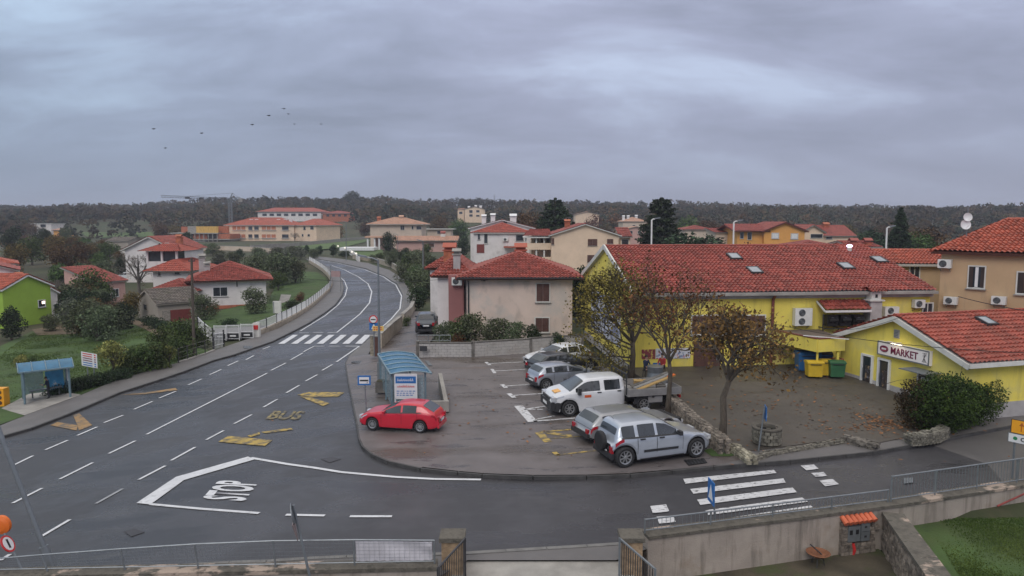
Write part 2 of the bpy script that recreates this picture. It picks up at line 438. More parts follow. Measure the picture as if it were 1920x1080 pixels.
def house(name, label, A, B, depth, zb, ze, rise, roof='gable_u', wall='wall_white', tile='tile_red', over=.4, pu=.26, pv=.35, cat='house', group=None, fascia=None, slab=.14, amp=.085, seg=6, roofname='roof', plinth=None, caps=True, over_side=None, wins=(), chims=(), inset=None):
    A = Vector((A[0], A[1], 0)); B = Vector((B[0], B[1], 0)); u = (B-A); Wd = u.length; u.normalize(); nb = Vector((-u.y, u.x, 0))
    root = thing(name, label, cat, (A+B)/2+nb*depth/2+Vector((0,0,zb)), 0, group, world=True)
    P = lambda a, b, z: A+u*a+nb*b+Vector((0,0,z))
    h = House(); h.root = root; h.P = P; h.W = Wd; h.d = depth; h.u = u; h.nb = nb; h.zb = zb; h.ze = ze
    h.planes = dict(f=(P(0,0,0), P(Wd,0,0), -nb), l=(P(0,0,0), P(0,depth,0), -u), r=(P(Wd,0,0), P(Wd,depth,0), u), b=(P(Wd,depth,0), P(0,depth,0), nb))
    mb = MB(); zt = ze+rise; W_, D = Wd, depth
    cs = [(0,0),(W_,0),(W_,D),(0,D)]
    for i in range(4):
        a, b = cs[i], cs[(i+1)%4]
        top = [P(*b, ze), P(*a, ze)]
        if roof == 'gable_u' and i in (1,3): top = [P(*b, ze), P(a[0], D/2, zt-.03), P(*a, ze)]
        if roof == 'gable_v' and i in (0,2): top = [P(*b, ze), P(W_/2, a[1], zt-.03), P(*a, ze)]
        if roof == 'shed':
            za = ze+(rise if a[1] > 0 else 0); zc = ze+(rise if b[1] > 0 else 0); top = [P(*b, zc-.02), P(*a, za-.02)]
        mb.poly([P(*a, zb), P(*b, zb)]+top)
    mb.build('wall', wall, root)
    if plinth:
        mb = MB(); e = .03
        for (a0,b0,a1,b1) in ((-e,-e,W_+e,-e),(W_+e,-e,W_+e,D+e),(-e,D+e,-e,-e)):
            mb.quad(P(a0,b0,zb), P(a1,b1,zb), P(a1,b1,zb+plinth[1]), P(a0,b0,zb+plinth[1]))
        for (a0,b0,a1,b1) in ((-e,-e,W_+e,-e),(W_+e,-e,W_+e,D+e),(-e,D+e,-e,-e)):
            i0 = (min(max(a0,0),W_), min(max(b0,0),D)); i1 = (min(max(a1,0),W_), min(max(b1,0),D)); z = zb+plinth[1]
            mb.quad(P(a0,b0,z), P(a1,b1,z), P(*i1,z), P(*i0,z))
        mb.build('plinth', plinth[0], root)
    rb = MB(); o = over; os_ = over if over_side is None else over_side; faces = []; caps_l = []
    if roof == 'gable_u':
        k = rise/(D/2)*o
        faces = [(P(-os_,-o,ze-k), P(W_+os_,-o,ze-k), P(W_+os_,D/2,zt), P(-os_,D/2,zt)), (P(W_+os_,D+o,ze-k), P(-os_,D+o,ze-k), P(-os_,D/2,zt), P(W_+os_,D/2,zt))]
        caps_l = [(P(-os_,D/2,zt), P(W_+os_,D/2,zt))]
    elif roof == 'gable_v':
        k = rise/(W_/2)*o
        faces = [(P(-o,D+os_,ze-k), P(-o,-os_,ze-k), P(W_/2,-os_,zt), P(W_/2,D+os_,zt)), (P(W_+o,-os_,ze-k), P(W_+o,D+os_,ze-k), P(W_/2,D+os_,zt), P(W_/2,-os_,zt))]
        caps_l = [(P(W_/2,-os_,zt), P(W_/2,D+os_,zt))]
    elif roof == 'hip':
        m = min(W_, D)/2; k = rise/m*o
        if inset: m_i = inset
        else: m_i = m
        c = [P(-o,-o,ze-k), P(W_+o,-o,ze-k), P(W_+o,D+o,ze-k), P(-o,D+o,ze-k)]
        if W_ >= D: r0, r1 = P(m_i,D/2,zt), P(W_-m_i,D/2,zt); faces = [(c[0],c[1],r1,r0),(c[1],c[2],r1,r1),(c[2],c[3],r0,r1),(c[3],c[0],r0,r0)]; caps_l = [(r0,r1),(c[0],r0),(c[3],r0),(c[1],r1),(c[2],r1)]
        else: r0, r1 = P(W_/2,m_i,zt), P(W_/2,D-m_i,zt); faces = [(c[0],c[1],r0,r0),(c[1],c[2],r1,r0),(c[2],c[3],r1,r1),(c[3],c[0],r0,r1)]; caps_l = [(r0,r1),(c[0],r0),(c[1],r0),(c[2],r1),(c[3],r1)]
    elif roof == 'shed':
        k = rise/D*o
        faces = [(P(-os_,-o,ze-k), P(W_+os_,-o,ze-k), P(W_+os_,D+o,zt+k), P(-os_,D+o,zt+k))]
    if roof == 'flat':
        mb = MB(); mb.obox(P(W_/2,D/2,ze+slab/2), u*(W_/2+o), nb*(D/2+o), (0,0,slab/2)); rf = mb.build(roofname, tile, root)
    else:
        for f in faces:
            e0, e1, t1, t0 = f
            roof_face(rb, e0, e1, t1, t0, pu, pv, amp, seg)
        if caps:
            for p, q in caps_l: ridge_cap(rb, p+Vector((0,0,.04)), q+Vector((0,0,.04)), .1 if pu < .5 else .16)
        rf = rb.build(roofname, tile, root, smooth=False)
        sb = MB()
        for f in faces:
            pts = [Vector(f[0]), Vector(f[1]), Vector(f[2])]+([Vector(f[3])] if (Vector(f[3])-Vector(f[2])).length > .05 else [])
            nn = (pts[1]-pts[0]).cross(pts[2]-pts[0]).normalized()
            if nn.z < 0: nn = -nn
            sb.prism([p-nn*.002 for p in pts], -nn, slab)
        sb.build('eaves', fascia or 'concrete', root)
    h.roof = rf; h.zt = zt; h.faces = faces
    for w in wins:
        px_window(h, *w)
    for cpx in chims: chimney(h, *cpx)
    return h
def px_rect(h, wall, x0, y0, x1, y1):
    P0, P1, n = h.planes[wall]; ym = (y0+y1)/2; xm = (x0+x1)/2
    a = onplane(x0, ym, P0, P1); b = onplane(x1, ym, P0, P1); zt = onplane(xm, y0, P0, P1).z; zb = onplane(xm, y1, P0, P1).z
    c = (a+b)/2; c.z = (zt+zb)/2; uu = (P1-P0).normalized()
    if (b-a).dot(uu) < 0: uu = -uu
    return c, uu, n, (b-a).length, zt-zb
def px_window(h, wall, x0, y0, x1, y1, style='open', shut=None, frame='offwhite', sill=True, name='window'):
    c, uu, n, w, hh = px_rect(h, wall, x0, y0, x1, y1)
    return window(h.root, c, uu, n, w, hh, style, shut, frame, sill, name)
def chimney(h, px, py, w, hgt, a, b, m='offwhite', cap='tile_red', zb=None):
    """chimney through the roof at plan position a,b (fractions)"""
    p = h.P(a*h.W, b*h.d, 0)
    ztop = HZ + ray(px, py).z*(p.y/ray(px, py).y)
    z0 = ztop-hgt; mb = MB(); mb.obox((p.x,p.y,(z0-.5+ztop)/2), h.u*w/2, h.nb*w/2, (0,0,(ztop-z0+.5)/2)); c = mb.build('chimney', m, h.roof)
    mb = MB(); mb.obox((p.x,p.y,ztop+.05), h.u*(w/2+.1), h.nb*(w/2+.1), (0,0,.05))
    for s in (-1,1): mb.obox((p.x,p.y,ztop+.2), h.u*(w/2-.02), h.nb*.06, (0,0,.1)) if s > 0 else None
    mb.prism([h.P(a*h.W-w/2-.1, b*h.d-w/2-.1, ztop+.3), h.P(a*h.W+w/2+.1, b*h.d-w/2-.1, ztop+.3), h.P(a*h.W+w/2+.1, b*h.d, ztop+.3+w*.35), h.P(a*h.W-w/2-.1, b*h.d, ztop+.3+w*.35)], (0,0,1), .05)
    mb.prism([h.P(a*h.W-w/2-.1, b*h.d, ztop+.3+w*.35), h.P(a*h.W+w/2+.1, b*h.d, ztop+.3+w*.35), h.P(a*h.W+w/2+.1, b*h.d+w/2+.1, ztop+.3), h.P(a*h.W-w/2-.1, b*h.d+w/2+.1, ztop+.3)], (0,0,1), .05)
    mb.build('chimney_cap', cap, h.roof)
def ac_unit(root_or_none, c, u, n, w, h, label, tall=False, group='air conditioning units on the walls'):
    """outdoor unit: a thing hung on the wall"""
    c = Vector(c); u = Vector(u).normalized(); n = Vector(n).normalized(); z = Vector((0,0,1)); dp = .32
    r = thing('air_conditioner', label, 'air conditioner', c, 0, group, world=True)
    mb = MB(); mb.obox(c+n*(dp/2+.06), u*w/2, n*dp/2, z*h/2); mb.build('casing', 'plastic_white', r)
    for k in ((-.25, .25) if tall else (0,)):
        cc = c+n*(dp+.065)+z*(h*k)-u*w*.1; rad = min(w*.33, h*(.2 if tall else .4)); mb = MB()
        pts = [cc+(u*math.cos(2*math.pi*i/20)+z*math.sin(2*math.pi*i/20))*rad for i in range(20)]
        mb.prism(pts, n, .006)
        f = mb.build('fan_grille', 'metal_dark', r); mb = MB()
        for i in range(5): 
            q = [cc+n*.01+(u*math.cos(2*math.pi*j/20)+z*math.sin(2*math.pi*j/20))*rad*(i+1)/5.2 for j in range(21)]
            mb.tube(q, .008, 4, cap=False)
        mb.build('grille_wire', 'metal_grey', f)
    mb = MB()
    for s in (-1,1): mb.bar(c+u*(s*w*.35)-z*(h/2+.02), c+u*(s*w*.35)-z*(h/2+.02)+n*(dp+.05), .04); mb.bar(c+u*(s*w*.35)-z*(h/2+.22), c+u*(s*w*.35)-z*(h/2+.02)+n*dp, .025)
    mb.build('bracket', 'metal_grey', r)
    return r
def skylight(h, px, py, face=0, w=.7, l=.9):
    e0, e1, t1, t0 = [Vector(v) for v in h.faces[face]]; u = (e1-e0).normalized(); n = u.cross(t0-e0).normalized()
    if n.z < 0: n = -n
    v = n.cross(u)
    if v.z < 0: v = -v
    d = ray(px, py); o = Vector((0,0,HZ)); t = (e0-o).dot(n)/d.dot(n); c = o+d*t+n*.1
    mb = MB()
    for s in (-1,1): mb.obox(c+u*(s*w/2), u*.05, v*(l/2+.05), n*.1); mb.obox(c+v*(s*l/2), u*w/2, v*.05, n*.1)
    s = mb.build('skylight', 'metal_dark', h.root)
    mb = MB(); mb.obox(c+n*.085, u*(w/2-.03), v*(l/2-.03), n*.01); mb.build('pane', mat('skyglass', (.30,.33,.36), .15, .1, 3), s)

# ------------------------------------------------------------------ the long yellow building
YA = Vector((7.12, 39.9, 0)); YB = Vector((25.3, 41.7, 0)); ZF = .7
Y = house('yellow_building', 'long yellow building with a big red tiled roof and four skylights', YA, YB, 14.2, .1, 5.15, 2.35, 'gable_u', 'wall_yellow', 'tile_red', over=.35, over_side=.12, cat='building', plinth=('plinth', .55), fascia='offwhite',
    wins=[('f',1297,592,1360,626,'shut','brown_shutter'), ('f',1374,592,1433,627,'shut','brown_shutter'), ('f',1730,569,1747,589,'double',None)])
for px, py in ((1376,484),(1414,510),(1585,502),(1647,490)): skylight(Y, px, py)
mb = MB()
n_ = Y.nb; up = Vector((0,0,1))
mb.bar(Y.P(-.1,-.5,4.98), Y.P(Y.W+.1,-.5,4.98), .14, .16); mb.build('gutter', 'concrete', Y.root)
mb = MB(); 
for a, b in (((0,-.4),(0,7.1)),((0,7.1),(0,14.6))):
    za = 5.15-.13 if a[1] != 7.1 else 7.5; zb_ = 7.5 if b[1] == 7.1 else 5.02
    mb.bar(Y.P(-.2,a[1],za), Y.P(-.2,b[1],zb_), .1, .3)
mb.build('verge_board', 'offwhite', Y.root)
mb = MB(); mb.box
c, uu, nn, w, hh = px_rect(Y, 'f', 1200, 549, 1758, 556)
mb.obox(Y.P(Y.W/2,-.06,4.82), Y.u*(Y.W/2+.1), n_*.08, (0,0,.14)); mb.build('cornice', 'plinth', Y.root)
c = onplane(1446, 620, Y.planes['f'][0], Y.planes['f'][1])
mb = MB(); mb.tube([Vector((c.x, c.y-.5, 4.95)), Vector((c.x, c.y-.14, 4.6)), Vector((c.x, c.y-.12, .8))], .09, 10); mb.build('downpipe', 'red_pipe', Y.root)
# brown door behind the trees, mural panel, posters
c, uu, nn, w, hh = px_rect(Y, 'f', 1300, 640, 1350, 703)
mb = MB(); mb.obox(c+nn*.04, uu*w/2, nn*.04, up*hh/2); d_ = mb.build('door', 'brown_shutter', Y.root)
mb = MB(); mb.obox(c+nn*.11+uu*w*.35, uu*.02, nn*.03, up*.12); mb.build('handle', 'metal_galv', d_)
def flat_panel(h, wall, rect, m, name, thick=.03):
    c, uu, nn, w, hh = px_rect(h, wall, *rect); mb = MB(); mb.obox(c+nn*(thick/2+.01), uu*w/2, nn*thick/2, up*hh/2)
    return mb.build(name, m, h.root), c+nn*(thick+.012), uu, nn, w, hh
mat('mural_white', (.56,.57,.64), .6, .1, 2); layer(MATS['mural_white'], (.10,.12,.22), 1.3, .47, .53, amt=.75)
mb = MB(); mb.obox(Y.P(-.03,7.4,2.75), Y.nb*4.3, Y.u*.02, up*1.45); mb.build('mural_panel', 'mural_white', Y.root)
mat('poster_red', (.26,.05,.06), .6, .1, 2); layer(MATS['poster_red'], (.6,.45,.12), 5, .56, .6)
mat('poster_mix', (.62,.63,.68), .6, .05, 2); layer(MATS['poster_mix'], (.15,.2,.35), 5, .55, .6); layer(MATS['poster_mix'], (.5,.12,.12), 6, .6, .64, off=(4,4,4))
flat_panel(Y, 'f', (1203,655,1228,673), 'poster_red', 'poster'); flat_panel(Y, 'f', (1229,653,1294,672), 'poster_mix', 'poster')
flat_panel(Y, 'f', (1224,680,1241,697), 'bluesign', 'poster')
for (x0,y0,x1,y1,t) in ((1485,577,1517,609,1),(1652,574,1678,603,1),(1708,561,1727,576,0)):
    c, uu, nn, w, hh = px_rect(Y, 'f', x0, y0, x1, y1)
    ac_unit(None, c, uu, nn, w, hh, {1485:'tall white twin fan cooling unit on the yellow wall beside the brown downpipe', 1652:'tall white twin fan cooling unit on the yellow wall right of the grey chimney', 1708:'small white air conditioner high on the yellow wall near the tan house'}[x0], bool(t))
# compressor rack under its own little roof
c, uu, nn, w, hh = px_rect(Y, 'f', 1534, 582, 1614, 612)
r = thing('compressor_rack', 'dark cooling compressors on a rack under a small red canopy on the yellow wall', 'cooling unit', c, world=True)
mb = MB(); 
for s in (-1,-.3,.4,1): mb.bar(c+uu*(s*w*.48)-up*hh*.5, c+uu*(s*w*.48)-up*hh*.5+nn*.8, .05); mb.bar(c+uu*(s*w*.48)-up*(hh*.5+.5), c+uu*(s*w*.48)-up*hh*.5+nn*.7, .04)
mb.bar(c-uu*w*.5-up*hh*.5+nn*.78, c+uu*w*.5-up*hh*.5+nn*.78, .05); mb.bar(c-uu*w*.55-up*hh*.9+nn*.78, c-uu*w*.55+up*hh*.4+nn*.78, .05)
mb.build('rack', 'metal_dark', r)
for k in range(3):
    mb = MB(); cc = c+uu*(w*(-.3+.3*k))+nn*.4
    mb.obox(cc-up*.05, uu*w*.12, nn*.25, up*hh*.33); mb.cyl(cc-uu*w*.1+nn*.3, cc+uu*w*.1+nn*.3, .13, 10); b_ = mb.build('compressor', 'black', r)
    mb = MB(); mb.lathe(cc+nn*.26, [(0,0),(.16,0),(.16,.01),(0,.02)], 14, 'y'); mb.build('fan', 'metal_grey', b_)
mb = MB(); z0 = c+up*(hh*.5+.12)
roof_face(mb, z0-uu*w*.56+nn*1.0, z0+uu*w*.5+nn*1.0, z0+uu*w*.5+up*.5+nn*.05, z0-uu*w*.56+up*.5+nn*.05)
mb.build('canopy', 'tile_red', r); mb = MB(); mb.bar(z0-uu*w*.56+nn*1.02-up*.04, z0+uu*w*.5+nn*1.02-up*.04, .05, .12); mb.bar(z0-uu*w*.56+nn*1.0-up*.04, z0-uu*w*.56+nn*.05+up*.44, .05, .1); mb.build('canopy_edge', 'white', r)
# grey chimney with tiled hood standing at the wall
c, uu, nn, w, hh = px_rect(Y, 'f', 1617, 562, 1638, 615)
ch = thing('wall_chimney', 'pale grey chimney stack with a little tiled hood standing against the yellow wall', 'chimney', c-up*hh/2, world=True)
mb = MB(); mb.obox(c+nn*.45-up*.3, uu*w/2, nn*.33, up*(hh/2+.3)); mb.build('shaft', 'plinth', ch)
mb = MB(); top = c+nn*.45+up*hh/2; mb.obox(top+up*.04, uu*(w/2+.1), nn*.43, up*.04); mb.obox(top+up*.3, uu*(w/2-.06), nn*.28, up*.22); mb.build('head', 'offwhite', ch)
mb = MB(); roof_face(mb, top-uu*(w/2+.14)+nn*.5+up*.5, top+uu*(w/2+.14)+nn*.5+up*.5, top+uu*(w/2+.1)+up*.78, top-uu*(w/2+.1)+up*.78, pu=.2, pv=.2); roof_face(mb, top+uu*(w/2+.14)-nn*.5+up*.5, top-uu*(w/2+.14)-nn*.5+up*.5, top-uu*(w/2+.1)+up*.78, top+uu*(w/2+.1)+up*.78, pu=.2, pv=.2); mb.build('hood', 'tile_red', ch)
mb = MB(); mb.obox(top+nn*.29+up*.3, uu*.07, nn*.01, up*.1); mb.build('vent', 'black', ch)

# ------------------------------------------------------------------ the market
MA = Vector((18.45, 38.4, 0)); MBp = Vector((20.5, 30.9, 0))
M = house('market_building', 'single storey yellow shop with a lit sign on its gable and a red roof', MA, MBp, 15, .1, 3.0, 1.45, 'gable_v', 'wall_yellow', 'tile_orange2', over=.45, over_side=.25, cat='shop', plinth=('plinth', .75), fascia='offwhite')
mb = MB(); k = 1.45/(M.W/2)*.45
mb.bar(M.P(-.45,-.28,3.0-k-.12), M.P(M.W/2,-.28,4.45-.12), .08, .24, up=up); mb.bar(M.P(M.W/2,-.28,4.33), M.P(M.W+.45,-.28,3.0-k-.12), .08, .24, up=up)
mb.bar(M.P(M.W+.47,-.3,3.0-k-.06), M.P(M.W+.47,15,3.0-k-.06), .12, .2); mb.build('verge_board', 'offwhite', M.root)
skylight(M, 1848, 606, 1, .6, .75)
P0, P1, nM = M.planes['f']; uM = (P1-P0).normalized()
def mrect(x0, y0, x1, y1): return px_rect(M, 'f', x0, y0, x1, y1)
mat('shop_inside', (.05,.04,.04), .3, .3, 3); layer(MATS['shop_inside'], (.35,.25,.16), 4, .55, .62); layer(MATS['shop_inside'], (.2,.22,.3), 6, .58, .64, off=(4,2,1))
for (xa, ya, xb, yb) in ((1617,664,1636,734),(1648,672,1668,746)):
    c, uu, nn, w, hh = mrect(xa, ya, xb, yb); c.z += .0
    mb = MB(); t = .1
    for s in (-1,1): mb.obox(c+uu*(s*w/2)+nn*.05, uu*t/2, nn*.06, up*(hh/2))
    for s in (-1,1): mb.obox(c+up*(s*(hh/2-t/2))+nn*.05, uu*(w/2-t/2-.002), nn*.06, up*t/2)
    d_ = mb.build('door', 'white', M.root)
    mb = MB(); mb.obox(c+nn*.02, uu*(w/2-t/2), nn*.012, up*(hh/2-t)); mb.build('pane', 'glass_house', d_)
    mb = MB(); mb.obox(c+nn*.036+up*(-hh*.1)+uu*w*.08, uu*w*.26, nn*.003, up*hh*.3); mb.build('window_display', 'shop_inside', d_)
    mb = MB(); mb.tube([c+uu*(-w*.3)+nn*(.12)-up*.25, c+uu*(-w*.3)+nn*.12+up*.25], .018, 8); mb.build('handle', 'metal_galv', d_)
w3 = px_window(M, 'f', 1723, 696, 1748, 730, 'plain', None, 'white')
c, uu, nn, w, hh = mrect(1728, 708, 1742, 718); mb = MB(); mb.obox(c+nn*.03, uu*w/2, nn*.006, up*.12); mb.build('notice', 'white', w3)
mb = MB(); c, uu, nn, w, hh = mrect(1716, 692, 1765, 697); mb.obox(c+nn*.5, uu*w/2, nn*.5, up*.02); mb.build('awning', 'metal_grey', M.root)
c, uu, nn, w, hh = mrect(1677, 618, 1687, 634); mb = MB(); mb.obox(c+nn*.02, uu*w/2, nn*.02, up*hh/2); v_ = mb.build('gable_vent', 'plinth', M.root)
mb = MB()
for i in range(5): mb.obox(c+nn*.05+up*(hh*(-.36+.18*i)), uu*w*.4, nn*.012, up*.02)
mb.build('louvre', 'metal_grey', v_)
# lit sign
sa = onplane(1652, 650, P0, P1); sb_ = onplane(1749, 673, P0, P1); c = (sa+sb_)/2; sw = (sb_-sa).length
zt_ = (onplane(1653,637,P0,P1).z+onplane(1751,660,P0,P1).z)/2; zb_ = (onplane(1651,663,P0,P1).z+onplane(1747,686,P0,P1).z)/2; c.z = (zt_+zb_)/2; sh = zt_-zb_
sg = thing('shop_sign', 'long white lightbox shop sign reading MARKET on the yellow gable', 'sign', c, world=True)
mb = MB(); mb.obox(c+nM*.12, uM*sw/2, nM*.1, up*sh/2); mb.build('sign_box', mat('sign_lit', (.62,.60,.60), .4, .03, 2, emit=((.9,.82,.8), .12)), sg)
mb = MB()
for s in (-1,1): mb.obox(c+nM*.225+up*(s*(sh/2-.025)), uM*sw/2, nM*.01, up*.03); mb.obox(c+nM*.225+uM*(s*(sw/2-.02)), uM*.03, nM*.01, up*(sh/2-.055))
mb.build('rim', 'metal_grey', sg)
mat('sign_ink', (.16,.015,.06), .4, .05, 3)
text_part('MARKET', 'sign_ink', sg, c+nM*.232+uM*.14*sw-uM*.1*sw, uM, up, sh*.5, depth=.01, width=sw*.52, bold=.012)
mb = MB(); ec = c+nM*.23-uM*sw*.36; ring = [ec+uM*(math.cos(a*math.pi/16)*sw*.075)+up*(math.sin(a*math.pi/16)*sh*.2) for a in range(33)]
mb.tube(ring, .035, 6, cap=False); mb.build('emblem_ring', 'sign_ink', sg)
mb = MB(); mb.poly([ec+nM*.004+(q-ec)*.97 for q in ring[:32]]); mb.build('emblem', mat('sign_emblem', (.35,.05,.07), .4, .05, 2), sg)
mb = MB(); mb.obox(ec+nM*.012, uM*sw*.045, nM*.004, up*sh*.06); mb.build('emblem_bar', 'white', sg)
mb = MB(); sc = c+nM*.235+uM*sw*.42
for a, b in (((-.3,.28),(.3,.36)),((-.25,.1),(.28,.16)),((-.28,-.32),(.22,.3)),((-.1,0),(.25,-.3)),((-.05,.3),(-.02,-.34))):
    mb.bar(sc+uM*(a[0]*sh*.6)+up*(a[1]*sh), sc+uM*(b[0]*sh*.6)+up*(b[1]*sh), .022, .012)
mb.build('sign_symbol', 'metal_dark', sg)
# lamp over the sign (lit)
lp = c+nM*.45+up*(sh/2+.1)-uM*sw*.08
mb = MB(); mb.bar(lp-uM*.45, lp+uM*.45, .1, .06); mb.bar(lp-nM*.4, lp, .03); mb.build('lamp', mat('sign_lamp', (.8,.7,.6), .4, .02, 2), sg)
mb = MB(); mb.obox(lp-up*.045-nM*.02, uM*.4, nM*.03, up*.008); mb.build('tube_light', mat('tube_light', (1,1,1), .4, 0, 1, emit=((1,.8,.55), 9)), sg)

# yellow flat canopy beside the market, over the bins
K = Vector((16.6, 37.2, 0)); zc0, zc1 = 2.15, 2.8
r = thing('bin_shelter', 'yellow fronted flat roofed lean-to over the waste bins, between the two yellow buildings', 'shelter', (16.6,38.5,.7), world=True)
L0 = Vector((15.3,40.5,0)); R0 = Vector((18.3,37.7,0)); R1 = Vector((18.3,40.9,0))
pts = [L0, K, R0, R1]
mb = MB(); mb.prism([p+up*(zc1-.1) for p in pts], up, .1); mb.build('roof_slab', mat('slab_roof', (.13,.10,.08), .8, .3, 1), r)
mb = MB()
for a, b in ((L0,K),(K,R0)):
    mb.bar(a+up*(zc0+zc1)/2, b+up*(zc0+zc1)/2, .12, zc1-zc0+.06)
mb.build('fascia', 'wall_yellow', r)
mb = MB(); mb.bar(L0+up*(zc1+.06), K+up*(zc1+.06), .18, .05); mb.bar(K+up*(zc1+.06), R0+up*(zc1+.06), .18, .05); mb.build('flashing', 'red_pipe', r)
mb = MB(); mb.bar(R0+up*zc0-Vector((.35,0,0)), R0+up*.7-Vector((.35,0,0)), .12); mb.bar(K+up*zc0+Vector((.1,.2,0)), K+up*.7+Vector((.1,.2,0)), .09); mb.build('post', 'wall_yellow', r)
mb = MB(); mb.bar((16.1,37.9,2.92),(18.2,37.0,2.86), .06, .04); mb.build('drain_pipe', 'white', r)

# ------------------------------------------------------------------ tan house on the right edge
T = house('tan_house', 'tall tan house with dark shutters and an orange hipped roof at the right edge', (25.95,41.9), (33.0,34.2), 9.5, .5, 7.55, 1.75, 'hip', 'wall_tan', 'tile_orange', over=.45, inset=2.2, cat='house', fascia='brown_shutter',
    wins=[('f',1817,500,1846,539,'plain','dark_shutter','offwhite'), ('f',1908,511,1932,550,'shut','dark_shutter','offwhite')])
c, uu, nn, w, hh = px_rect(T, 'f', 1817, 500, 1846, 539)
mb = MB()
mb.obox(c-uu*w*.36+nn*.06, uu*w*.14, nn*.02, up*hh/2); mb.obox(c+uu*w*.38+nn*.06, uu*w*.12, nn*.02, up*hh/2); mb.build('shutter', 'dark_shutter', T.root)
mb = MB(); mb.obox(c+nn*.035, uu*w*.1, nn*.01, up*hh*.48); mb.build('curtain', 'white', T.root)
for (x0,y0,x1,y1,lb) in ((1763,486,1777,502,'white air conditioner high on the left corner of the tan house'),(1775,556,1795,570,'white air conditioner low on the tan wall left of the shuttered window'),(1866,555,1884,570,'white air conditioner on the tan wall right of the shuttered window')):
    c, uu, nn, w, hh = px_rect(T, 'f', x0+4 if x0 < 1770 else x0, y0, x1+4 if x0 < 1770 else x1, y1); ac_unit(None, c, uu, nn, max(.7, w), hh, lb)
# antennas with dishes on the tan roof
q = W(1812, 445, 42.5)
a = thing('antenna_mast', 'white satellite dishes on a mast on the roof edge of the tan house', 'antenna', q-up*1.0, world=True)
mb = MB(); mb.tube([q-up*1.2, q+up*1.9], .03, 8); mb.tube([q+up*.3, q+up*1.4+Vector((.12,0,0))], .02, 6); mb.build('mast', 'metal_grey', a)
for (px, py, rr) in ((1811,421,.30),(1815,407,.26)):
    dc = W(px, py, 42.3); mb = MB(); dn = Vector((-.1,-1,.15)).normalized(); s1 = dn.cross(up).normalized(); s2 = s1.cross(dn)
    vs = [dc+dn*(-.1)]; 
    for i in (1,2,3):
        for k in range(20): aa = 2*math.pi*k/20; vs.append(dc+dn*(-.1+.1*(i/3)**2)+(s1*math.cos(aa)+s2*math.sin(aa))*rr*i/3)
    fs = [(0, 1+k, 1+(k+1)%20) for k in range(20)]+[(1+20*i+k, 21+20*i+k, 21+20*i+(k+1)%20, 1+20*i+(k+1)%20) for i in (0,1) for k in range(20)]
    mb.add(vs, fs); mb.add([v-dn*.02 for v in vs], [f[::-1] for f in fs]); mb.bar(dc-s2*rr*.8, dc+dn*.35-s2*.1, .02); mb.build('dish', 'white', a)
# annex behind
house('annex_house', 'small tan building with an orange tiled roof between the yellow building and the tan house', (27.0,50.5), (33.2,50.0), 5, 0, 6.25, .75, 'gable_u', 'wall_tan', 'tile_orange', over=.5, fascia='offwhite', cat='house', wins=[('f',1706,500,1723,520,'double',None)])

# ------------------------------------------------------------------ central beige house
CA = Vector((-3.5, 53.1, 0)); CB = Vector((4.65, 53.1, 0))
H = house('beige_house', 'beige two storey house with brown shutters and a red hipped roof behind the parking wall', CA, CB, 9.5, -.1, 5.15, 1.5, 'hip', 'wall_central', 'tile_red', over=.75, fascia='brown_shutter', slab=.12,
    wins=[('f',1006,532,1030,565,'shut','brown_shutter'), ('f',1004,596,1029,622,'shut','brown_shutter')], chims=[(957,470,.9,.9,.52,.62,'brick','tile_orange')])
mb = MB(); mb.tube([H.P(.15,-.6,4.9), H.P(.15,-.12,4.6), H.P(.15,-.12,0)], .06, 8); mb.bar(H.P(-.7,-.78,4.92), H.P(H.W+.7,-.78,4.92), .13, .1); mb.build('gutter', 'metal_dark', H.root)
mb = MB(); c = onplane(908,525,CA,CB); mb.tube([c+Vector((-.25,-.1,0)), c+Vector((.3,-.35,.05))], .05, 8); mb.obox(c+Vector((0,-.05,0)), (.08,0,0), (0,.05,0), (0,0,.08)); mb.build('wall_lamp', 'metal_dark', H.root)
H2 = house('rose_house', 'narrow rose and white house wing stepping back behind the left end of the beige house', (-6.05,56.2), (-3.55,56.2), 8, -.1, 5.2, 1.1, 'hip', 'wall_white', 'tile_red', over=.5, fascia='brown_shutter', slab=.12, inset=1.6)
mb = MB(); mb.obox((-4.45,55.5,2.45), (.6,0,0), (0,.68,0), (0,0,2.5)); mb.build('rose_bay', 'wall_rose', H2.root)
mb = MB(); mb.obox((-4.8,54.2,.3), (1.2,0,0), (0,.12,0), (0,0,.75)); mb.build('terrace_wall', 'wall_white', H2.root)
c = W(857, 527, 54.8); ac_unit(None, c+Vector((0,-.02,0)), (1,0,0), (0,-1,0), .8, .6, 'white air conditioner on the rose wall beside the beige house')
chimney(H2, 846, 478, .55, 1.4, .62, .05, 'plinth', 'concrete'); chimney(H2, 835, 470, 1.0, .9, .25, .55, 'brick', 'tile_orange')
house('tiled_shed', 'low red tiled roof peeking out left behind the rose wing', (-7.4,62.5), (-3.8,62.5), 4, 0, 5.2, 1.1, 'hip', 'wall_white', 'tile_red', over=.4, fascia='brown_shutter')

